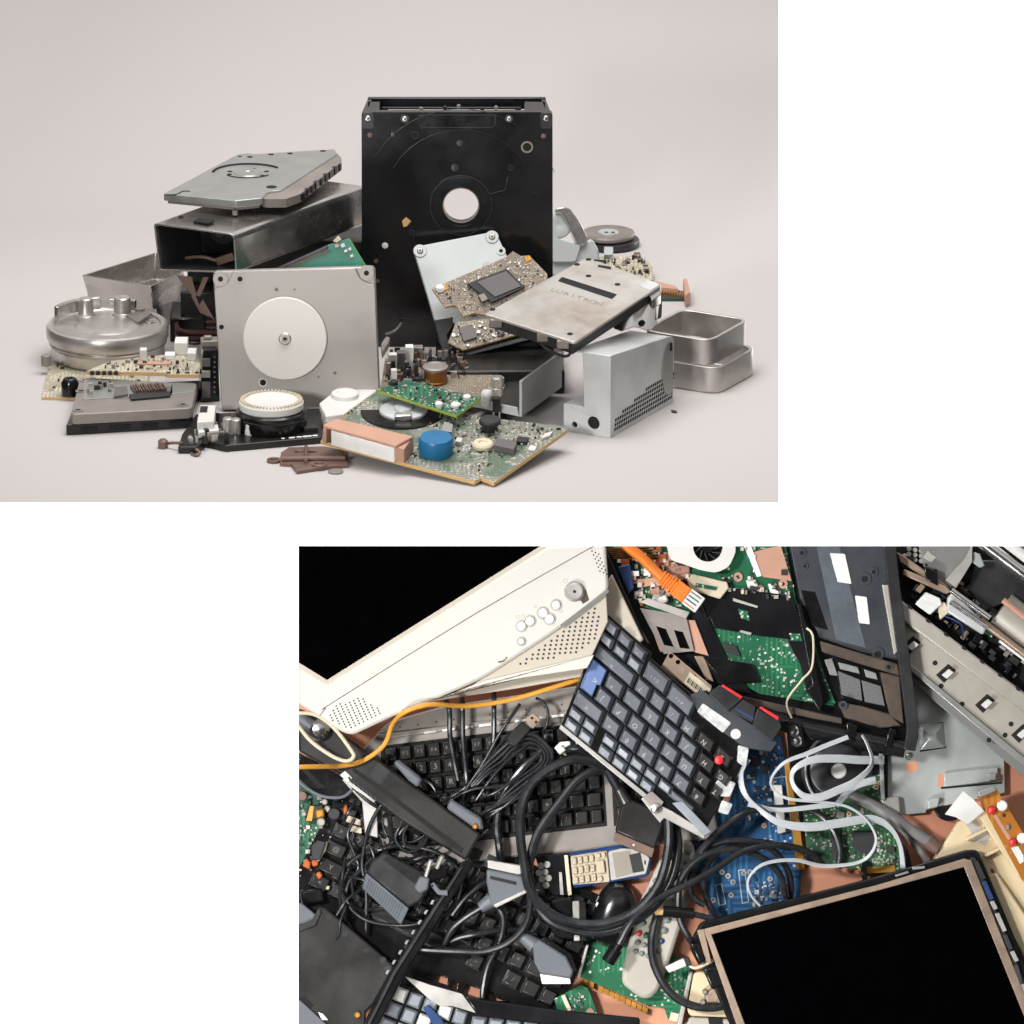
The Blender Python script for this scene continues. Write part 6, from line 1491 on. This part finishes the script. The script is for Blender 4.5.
# remote control
f = H(660, 920, 20)
T = thing('remote_control', 'long warm grey remote control with rubber buttons, partly under black cables', 'remote control', f)
pp('shell', [(662, 856), (677, 839), (693, 842), (697, 860), (690, 898), (672, 955), (659, 990), (650, 999), (640, 998), (622, 984), (622.5, 971), (630, 938), (640, 902)], -10, 9, 'remote', 4, 5)
BT = [(688, 851.5, 3.4), (687, 861.5, 3.4), (682, 870, 3.2), (667, 856, 3), (664, 864, 3), (661, 872, 3.2), (656, 881, 3.4), (652, 890, 3.4), (675, 877, 3), (672, 887, 3), (675, 898, 3.4), (642.5, 923.5, 3.4), (651.5, 927, 3.2), (646, 913, 3), (664, 930.5, 3.8), (667, 920, 3.6), (637.5, 942.5, 2.8), (644, 945, 2.8), (635.5, 951.5, 2.6), (641.5, 953.5, 2.8), (648, 956, 2.6), (658, 950.5, 3)]
for x, y, r in BT: part('button', MB().lathe(*f.L(x, y, 9), [(r, 9), (r, 10.6), (r * .7, 11.6), (0, 12)], 0, 20, sy=.85), M['rubber_button'], T)
for x, y, m, lb in ((639, 933.5, 'red', 'red button'), (646, 935.5, 'pcb_green', 'green button'), (661.5, 941, 'phone_blue', 'blue button')):
    part('button', MB().lathe(*f.L(x, y, 9), [(2.7, 9), (2.7, 10.6), (1.8, 11.6), (0, 12)], 0, 20), M[m], T, label=lb)
# green expansion card
f = H(630, 975, 5)
T = thing('circuit_board', 'green expansion card with gold edge contacts beneath the remote control', 'circuit board', f)
pp('board', [(587, 943), (640, 935), (668, 950), (691, 968), (686, 990), (680, 1022), (668, 1019), (664, 1008), (644, 1004), (580.5, 977)], 0, 4, 'pcb_bgreen', .4)
for i in range(11):
    x = 584 + i * 5.5 + (4 if i > 1 else 0); y = 978 + i * 2.6 + (2 if i > 1 else 0)
    pp('gold_contact', [(x, y), (x + 5, y + 2.2), (x + 4, y + 8), (x - 1, y + 5.8)], .5, 3.5, 'gold', .3)
pp('card_bracket', [(689, 972), (693, 972), (681, 1030), (676, 1030)], 0, 18, 'silver', .8); pp('card_bracket', [(586, 945), (589, 945), (580, 978), (577, 976)], 0, 18, 'silver', .8)
part('components', comps(MB(), f.Ls([(672, 970), (688, 975), (680, 1005), (662, 990)], 4), 22, 1.5, 4, .6, 2, 4), SMD, T, kind='stuff')
for x, y in ((596, 951), (590, 972), (621, 969)): part('via', MB().cyl(*f.L(x, y, 4), 1.4, 4, 4.5, n=14), M['label'], T)
pp('label', [(671, 1012), (679, 1014), (677, 1022), (669, 1020)], 4, 4.6, 'cream', 0)
f = H(578, 1005, 12)
T = thing('circuit_board', 'small bright green circuit board standing alone at the bottom edge', 'circuit board', f)
hl = [circ(0, 0, 1, 4)]
pp('board', [(554, 999), (580, 985), (588, 988), (592, 998), (606, 1040), (566, 1040)], 0, 4, 'pcb_bgreen', .4)
pp('white_socket', [(561, 996), (565, 994.5), (572, 1010), (568, 1012)], 4, 8, 'cream', .6)
pp('connector', [(572, 1018), (580, 1014), (584, 1030), (574, 1030)], 4, 10, 'white', .8)
part('mounting_hole', MB().ring(*f.L(588, 1021, 4), 4.6, 3, 4, 4.6).cyl(*f.L(588, 1021, 4), 3, 4, 4.3, 1), [M['copper'], M['hole']], T)
part('mounting_hole', MB().cyl(*f.L(590, 1012, 4), 3.6, 4, 4.3), M['copper'], T)
part('components', comps(MB(), f.Ls([(566, 1000), (580, 990), (590, 1008), (576, 1016)], 4), 30, 1.2, 4, .6, 2.4, 4), SMD, T, kind='stuff')
# black mouse
f = H(615, 915, 4)
T = thing('computer_mouse', 'glossy black computer mouse half under the thick cables beside the phone', 'mouse', f)
ol = [(588, 935), (590, 915), (597, 895), (610, 880), (624, 879), (634, 890), (640, 910), (642, 930), (632, 946), (605, 948)]
mb = MB(); qs = f.Ls(ol); cx = sum(p[0] for p in qs) / 10; cy = sum(p[1] for p in qs) / 10
qs = rnd(qs, 8, 4)
mb.loft([[(cx + (x - cx) * s, cy + (y - cy) * s, z) for x, y in qs] for s, z in ((.96, 0), (1, 5), (.97, 12), (.88, 18), (.7, 23), (.45, 26), (.15, 27))])
part('shell', mb, M['black_gloss'], T, sharp=60)
part('wheel', MB().rbox(*f.L(619, 886, 20), 9, 4, 8, 20, -.2), M['charcoal'], T, 1.2)
part('sensor_window', MB().lathe(*f.L(599, 905, 16), [(3.2, 8), (3.2, 18), (0, 19)], 0, 16), M['silver'], T)

# ------------------------------------------------ cables
def cable(pts, r, lab, m='rubber', nm='cable', n=10):
    x, y = pts[len(pts) // 2][:2]
    ff_ = H(x, y, 0)
    return solo(nm, MB().tube(P3(ff_, [(p[0], p[1], p[2]) for p in pts]), r, n=n), M[m], ff_, lab, 'cable')
cable([(270, 767, 96), (298, 767, 96), (325, 766.5, 76), (340, 766, 60), (360, 762, 54), (378, 751, 54), (387, 740, 56), (393, 723, 70), (405, 712, 96), (420, 706.5, 98), (435, 704.5, 92), (470, 706, 64), (510, 700, 56), (545, 690, 56), (570, 682, 52), (588, 676, 46)], 2.3, 'yellow-orange cable curving from the left edge to the slate laptop keyboard', 'yellow_cable')
cable([(604, 766, 54), (593, 762, 58), (571, 760, 60), (549, 769, 58), (530, 786, 54), (521, 810, 50), (520.5, 838, 50), (524.5, 866, 54), (529, 888, 56), (543, 908, 56), (567, 921, 56), (600, 924, 58), (634, 912, 60), (658, 885, 62), (668, 850, 62), (668, 818, 58), (664, 800, 52)], 4.6, 'thick black cable making the left and topmost loop over the grey keyboard')
cable([(612, 764, 46), (600.7, 767, 48), (578, 780, 48), (560, 802, 46), (541, 828, 44), (532, 851, 44), (529, 872, 46), (534, 897, 44), (550, 920, 44), (580, 931, 44), (612, 930, 46), (648, 912, 50), (670, 882, 52), (678, 848, 50), (674, 818, 46)], 4.6, 'thick black cable crossing the number keys, inner of two big loops')
cable([(502, 800, 30), (498.6, 810, 32), (496.8, 828, 32), (499, 845, 32), (501, 862, 26)], 4, 'short black cable end over the lower rim of the grey keyboard')
cable([(546, 735, 34), (540, 752, 36), (524, 766, 38), (508, 786, 36), (500, 800, 32)], 3.6, 'black cable dropping between the thin cable bundle and the thick loops')
cable([(614, 953, 52), (619, 943, 56), (634, 918, 62), (661, 897, 64), (689, 884, 64), (717, 868, 62), (742, 852, 58), (775, 845, 50), (806, 851, 40), (822, 864, 26)], 3.3, 'black jack-ended cable climbing from the green card over the blue board')
f = H(612, 956, 52)
solo('jack_plug', MB().tube(P3(f, [(619, 944, 3), (615, 951, 2)]), 5, n=16, sm=False).tube(P3(f, [(616, 949, 2), (608, 962, 0)]), 7, n=18, sm=False), M['black'], f, 'black barrel plug at the end of a cable above the green expansion card', 'plug', bev=.6)
cable([(694, 946, 36), (688, 936, 40), (680, 920, 42), (678, 900, 44), (681, 880, 48), (690, 866, 50), (705, 855, 52), (725, 850, 52), (748, 852, 50), (767, 861, 46), (780.6, 876, 40), (786, 897, 28)], 3.4, 'black cable looping over the blue board, nearest the display panel')
cable([(690, 872, 34), (700, 858, 38), (716, 844, 42), (740, 840, 44), (764, 845, 42), (780, 858, 38), (790, 878, 30), (790, 900, 20)], 3.4, 'black cable forming the wide outer arch over the blue board')
cable([(724, 925, 24), (712, 910, 28), (705, 892, 30), (704, 874, 34), (712, 858, 38), (728, 848, 38), (760, 842, 36), (790, 848, 26)], 3.2, 'black cable hanging straight down across the middle of the blue board')
cable([(700, 852, 48), (712, 838, 50), (726, 825, 46), (740, 816, 40), (755, 810, 32), (790, 808, 22), (815, 812, 22), (832, 828, 22), (840, 850, 22), (838, 868, 20)], 3.4, 'black cable running from the laptop keyboard under the ribbons to the green board')
cable([(668, 842, 40), (676, 870, 42), (660, 895, 44), (640, 908, 46), (622, 918, 42)], 3.4, 'black cable tucked under the thick loops across the remote control')
cable([(705, 905, 34), (692, 896, 34), (690, 880, 36), (696, 866, 36), (694, 925, 30)][:4] + [(700, 850, 36)], 3.2, 'short black cable between the remote control and the blue board')
f = H(675, 911, 44)
T = thing('jack_plug', 'black plug with a brass tip lying across the remote control', 'plug', f)
part('tip', MB().tube(P3(f, [(655, 911, 0), (664, 911, 0)]), 4, n=18, sm=False), M['tan_edge'], T)
part('barrel', MB().tube(P3(f, [(663, 911, 0), (680, 912.5, 0)]), 6, n=20, sm=False), M['black'], T)
part('relief', MB().tube(P3(f, [(680, 912.5, 0), (694, 914, 0)]), 5, n=16, sm=False), M['black'], T)
part('cord', MB().tube(P3(f, [(692, 914, 0), (705, 917, -2), (716, 921, -6), (730, 928, -14)]), 3, n=10), M['rubber'], T)
cable([(657, 914, 36), (652, 936, 38), (652, 955, 38), (657, 972, 38), (668, 990, 36), (685, 1003, 34), (708, 1008, 34), (730, 1004, 32), (745, 996, 24)], 4, 'black cable curving along the remote control to the tan box')
cable([(405, 946, 26), (420, 949, 30), (457, 951, 34), (485, 951, 36), (509, 942, 40), (525, 925, 44), (530, 905, 46), (528, 885, 44)], 3.2, 'black cable sagging below the slate plug beside the thick loops')
cable([(444, 946, 18), (458, 938, 24), (476, 934, 28), (500, 930, 26), (518, 930, 22)], 2.8, 'black cable lying flat across the keys of the slanted keyboard')
cable([(494, 905, 28), (502, 914, 30), (503, 928, 30), (498, 946, 28), (488, 966, 26), (483, 990, 22), (483, 1004, 18)], 3, 'black cable dropping from the slate plug to the bottom edge keyboard')
cable([(452, 915, 22), (465, 898, 26), (480, 885, 28), (490, 880, 26)], 2.8, 'black cable behind the slate plug with the bright shell')
cable([(420, 830, 30), (408, 821, 34), (399, 828, 36), (396, 841, 36), (408, 852, 36), (423, 845, 36), (430, 828, 30)], 1.7, 'thin black cable coiled in a ring below the long bar, outer coil')
cable([(425, 822, 30), (412, 822, 38), (404, 832, 38), (405, 845, 38), (416, 848, 38), (424, 838, 34)], 1.5, 'thin black cable coiled in a ring below the long bar, inner coil')
cable([(385, 800, 38), (379, 808, 36), (370, 825, 34), (364, 847, 32), (362, 866, 30), (366, 890, 26), (366, 934, 20)], 1.9, 'thin black cable running straight down left of the power adapter')
cable([(376, 852, 26), (364, 853.5, 28), (346, 868, 28), (340, 893, 26), (344, 915, 24), (352, 930, 20)], 1.9, 'thin black cable making the outer arc left of the power adapter')
cable([(372, 858, 26), (358, 873, 28), (348, 884, 28), (347.5, 903, 26), (364, 919, 28), (392, 925, 28), (420, 923, 30), (448, 912, 30), (459, 890, 26), (458, 872, 24)], 1.9, 'thin black cable wrapped in a wide ring round the power adapter')
cable([(378, 850, 30), (400, 846, 34), (430, 850, 36), (452, 862, 34), (462, 880, 30), (456, 905, 26)], 1.9, 'thin black cable arching above the two-pin plug')
cable([(340, 768, 30), (356, 790, 34), (375, 806, 36), (392, 812, 32)], 1.8, 'thin black cable between the bent bracket and the long bar')
cable([(423, 780, 34), (431, 784, 36), (436, 794, 34), (430, 802, 28)], 1.6, 'thin grey-black cable hook beside the upper lip of the long bar')
VC = [([(446, 700, 34), (449.5, 712, 38), (450, 736, 34), (454, 760, 34), (458, 780, 30)], 2.6, 'dark cable dropping straight over the silver media keys, leftmost'),
      ([(462, 698, 34), (462.5, 712, 38), (463, 741, 34), (466, 772, 32), (467, 786, 28)], 2.6, 'dark cable dropping straight over the silver media keys, second from left'),
      ([(494, 692, 34), (494, 712, 38), (494, 732, 34), (493, 746, 30)], 2.4, 'dark cable dropping straight over the silver media keys, third from left'),
      ([(520, 704, 36), (509, 720, 40), (500, 733, 40), (482, 765, 38), (466, 790, 36), (463, 806, 32), (463, 818, 40)], 1.6, 'thin black cable slanting from the yellow cable down to the long bar'),
      ([(536, 698, 38), (543, 702, 40), (548, 712, 40), (547, 724, 38), (543, 732, 34)], 1.5, 'thin black cable hook to the right of the gold tipped plug')]
for p, r, l in VC: cable(p, r, l)
TL = ['thin black cable in the bundle on the grey keyboard, forming its bright outer loop', 'thin black cable in the bundle on the grey keyboard, second loop from outside', 'thin black cable in the bundle on the grey keyboard, third loop from outside', 'thin black cable in the bundle on the grey keyboard, innermost loop']
for i in range(4):
    d = i * 4.5; cable([(441 + d, 803 - d * .2, 24), (467 + d * .6, 786, 34), (482 + d * .5, 768 + d * .4, 38), (498 + d * .4, 752 + d, 42 - i * 2), (514, 739 + d, 46 - i * 3), (530, 734 + d, 46 - i * 3), (545 - d * .4, 743 + d * .6, 46 - i * 3), (552 - d * .8, 756 + d * .3, 46 - i * 3), (547 - d, 768, 44 - i * 2), (522 - d, 791 - d * .4, 40), (485 + d, 812 - d * .6, 36), (474 + d, 822, 28)], 1.9 if i == 0 else 1.6, TL[i])
XL = ['thin black cable strand, straightest of the bundle on the grey keyboard', 'thin black cable strand bending lowest in the bundle on the grey keyboard', 'thin black cable strand crossing the bundle nearest the long bar', 'thin black cable strand crossing under the bundle toward the gold tipped plug', 'thin black cable strand at the right of the bundle, toward the thick loops', 'thin black cable strand fanning out below the bundle']
XP = [[(476, 800, 34), (490, 780, 40), (506, 762, 42), (530, 742, 40)], [(478, 816, 30), (505, 806, 40), (535, 784, 42), (546, 766, 38)], [(442, 806, 30), (470, 790, 38), (500, 786, 40), (530, 778, 38)], [(472, 788, 30), (488, 762, 36), (502, 742, 36), (515, 735, 34)], [(484, 820, 32), (512, 800, 42), (534, 776, 42), (550, 750, 36)], [(478, 798, 32), (496, 792, 40), (520, 774, 42), (540, 752, 38)]]
for p, l in zip(XP, XL): cable(p, 1.5, l)
cable([(563, 760, 26), (572, 758, 34), (577, 748, 36), (574, 736, 34), (562, 725, 30), (550, 727, 28)], 1.8, 'thin black cable loop behind the clear plastic plug')
# loose thin wires tangled over the slanted keyboard
WR = random.Random(21)
for i in range(14):
    x0, y0 = WR.uniform(335, 420), WR.uniform(815, 905); a = WR.uniform(-.6, 1.4); p = []
    for j in range(6):
        p.append((x0, y0, 22 + WR.uniform(0, 16))); a += WR.uniform(-.8, .8)
        x0 += 17 * math.cos(a); y0 += 17 * math.sin(a)
    o = cable(p, WR.uniform(1.2, 1.7), 'thin black wire in the tangle over the slanted black keyboard'); o['group'] = 'thin wires tangled over the slanted keyboard'
# usb plug
f = H(522, 729, 44)
T = thing('usb_plug', 'black cable plug with a gold coloured metal tip on the grey keyboard', 'plug', f)
pp('body', [(506, 738), (522, 721), (531.5, 729), (516, 747), (509, 745)], -6, 6, 'bar', 1.5)
pp('tip', [(524.5, 720), (533, 712.5), (541, 719.5), (533, 729)], -4, 4, 'bronze', .6)
for x, y in ((532, 718), (536, 722)): part('tip_hole', MB().rbox(*f.L(x, y, 4), 2.4, 2.4, 3.8, 4.3, .8), M['hole'], T)
f = H(563, 749, 40)
T = thing('phone_plug', 'clear plastic telephone plug beside the slate laptop keyboard', 'plug', f)
pp('body', [(554, 748), (560, 742), (570, 741), (571.5, 749), (566, 756), (558, 752)], -5, 5, 'clear', 1); pp('clip', [(556, 750), (562, 746), (566, 750), (560, 755)], 5, 8, 'clear', .8)
pp('contact', [(561, 746), (563, 745), (566, 753), (564, 754)], 5, 6, 'gold', 0)

# ------------------------------------------------ trim the heap at the table's edges
bpy.context.view_layer.update()
# table edges as seen from the camera; each cut leaves a closed, sawn-off face
CUT = []
for (px, py, ax_) in ((298.6, 0, 'l'), (0, 546, 't'), (1030, 0, 'r'), (0, 1028, 'b')):
    if ax_ in 'lr': a, d = V((px - 512, 0, 0)), V((0, 1, 0))
    else: a, d = V((0, 512 - py, 0)), V((1, 0, 0))
    n = (a - EYE).cross(d).normalized()
    c = V((150, -270, 0)) - a
    if n.dot(c) > 0: n = -n
    CUT.append((world(a), wdir(n)))
for o in list(LOWER):
    mw = o.matrix_world; inv = mw.inverted()
    pts = [mw @ v.co for v in o.data.vertices]
    for (co, no) in CUT:
        ds = [(p - co).dot(no) for p in pts]
        if not ds or max(ds) <= 1e-6: continue
        if min(ds) >= -1e-6:
            bpy.data.objects.remove(o); break
        bm = bmesh.new(); bm.from_mesh(o.data)
        lc = inv @ co; ln = (inv.to_3x3() @ no).normalized()
        r = bmesh.ops.bisect_plane(bm, geom=bm.verts[:] + bm.edges[:] + bm.faces[:], plane_co=lc, plane_no=ln, clear_outer=True, dist=1e-7)
        eds = [e for e in r['geom_cut'] if isinstance(e, bmesh.types.BMEdge) and e.is_valid]
        try: bmesh.ops.holes_fill(bm, edges=eds, sides=0)
        except Exception: pass
        bmesh.ops.recalc_face_normals(bm, faces=bm.faces)
        bm.to_mesh(o.data); bm.free()
        o.data.set_sharp_from_angle(angle=math.radians(35))
        pts = [mw @ v.co for v in o.data.vertices]
        if not pts: bpy.data.objects.remove(o); break
# ================================================================ WALL, LIGHT, CAMERA
_low[0] = False
fw = F(512, 512, cz=-2600, n=(0, 0, 1))
tag(mesh_obj('wall', MB().box(-2600, -2600, 2600, 2600, -20, 0), M['white_wall'], None, fw), 'plain white wall far behind the paper sweep and the table top', 'wall', kind='structure')

def area(name, p, target, size, power, col=(1, 1, 1), sy=None):
    l = bpy.data.lights.new(name, 'AREA'); l.energy = power; l.size = size * S; l.color = col
    if sy: l.shape = 'RECTANGLE'; l.size_y = sy * S
    o = bpy.data.objects.new(name, l); COL.objects.link(o)
    a, b = world(V(p)), world(V(target))
    o.location = a; o.rotation_euler = (b - a).to_track_quat('-Z', 'Y').to_euler()
    return o
area('added_wall_light', (1500, 900, -1400), (700, 300, -2600), 900, 26)  # added lamps that overexpose the wall to plain white
area('added_wall_light', (-1200, -1300, -1200), (-500, -500, -2600), 900, 26)
area('added_wall_light', (1200, -1500, -1200), (300, -600, -2600), 900, 18)
area('overhead_softbox', (-100, 1350, 330), (-60, 260, -900), 900, 7.6, (1, .985, .975), 900)
k_ = area('key_lamp', (-1000, 130, 2400), (150, -430, 360), 240, 1.85, (1, .998, .99)); k_.data.spread = math.radians(58)
k_ = area('added_fill_light', (-700, -1150, 1900), (200, -330, 360), 420, 1.3, (1, .998, .99)); k_.data.spread = math.radians(62)  # added fill from below, brightens the table but not the paper floor

w = bpy.data.worlds.new('World'); SC.world = w; w.use_nodes = True
nt = w.node_tree; bg = nt.nodes['Background']
tc = nt.nodes.new('ShaderNodeTexCoord'); sp = nt.nodes.new('ShaderNodeSeparateXYZ'); cr = nt.nodes.new('ShaderNodeValToRGB')
nt.links.new(tc.outputs['Generated'], sp.inputs[0]); nt.links.new(sp.outputs['Z'], cr.inputs[0]); nt.links.new(cr.outputs[0], bg.inputs[0])
for i, (p, v) in enumerate(((.2, .07), (.48, .12), (.58, .95), (.72, .9), (.78, .35), (1, .5))):
    el = cr.color_ramp.elements[i] if i < 2 else cr.color_ramp.elements.new(p)
    el.position = p; el.color = (v, v * .99, v * .985, 1)
bg.inputs[1].default_value = 1

cd = bpy.data.cameras.new('camera'); cam = bpy.data.objects.new('camera', cd); COL.objects.link(cam)
cd.sensor_width = 36; cd.lens = 36 * D / 1024; cd.clip_start = .1; cd.clip_end = 50
m = Matrix.Identity(4)
for i, a in enumerate((V((1, 0, 0)), V((0, 1, 0)), V((0, 0, 1)))):
    q = wdir(a)
    for j in range(3): m[j][i] = q[j]
m.translation = world(EYE)
cam.matrix_world = m; SC.camera = cam
SC.view_settings.view_transform = 'Standard'; SC.view_settings.look = 'None'
SC.view_settings.exposure = 0; SC.view_settings.gamma = 1
SC.cycles.use_denoising = True
SC.cycles.max_bounces = 8
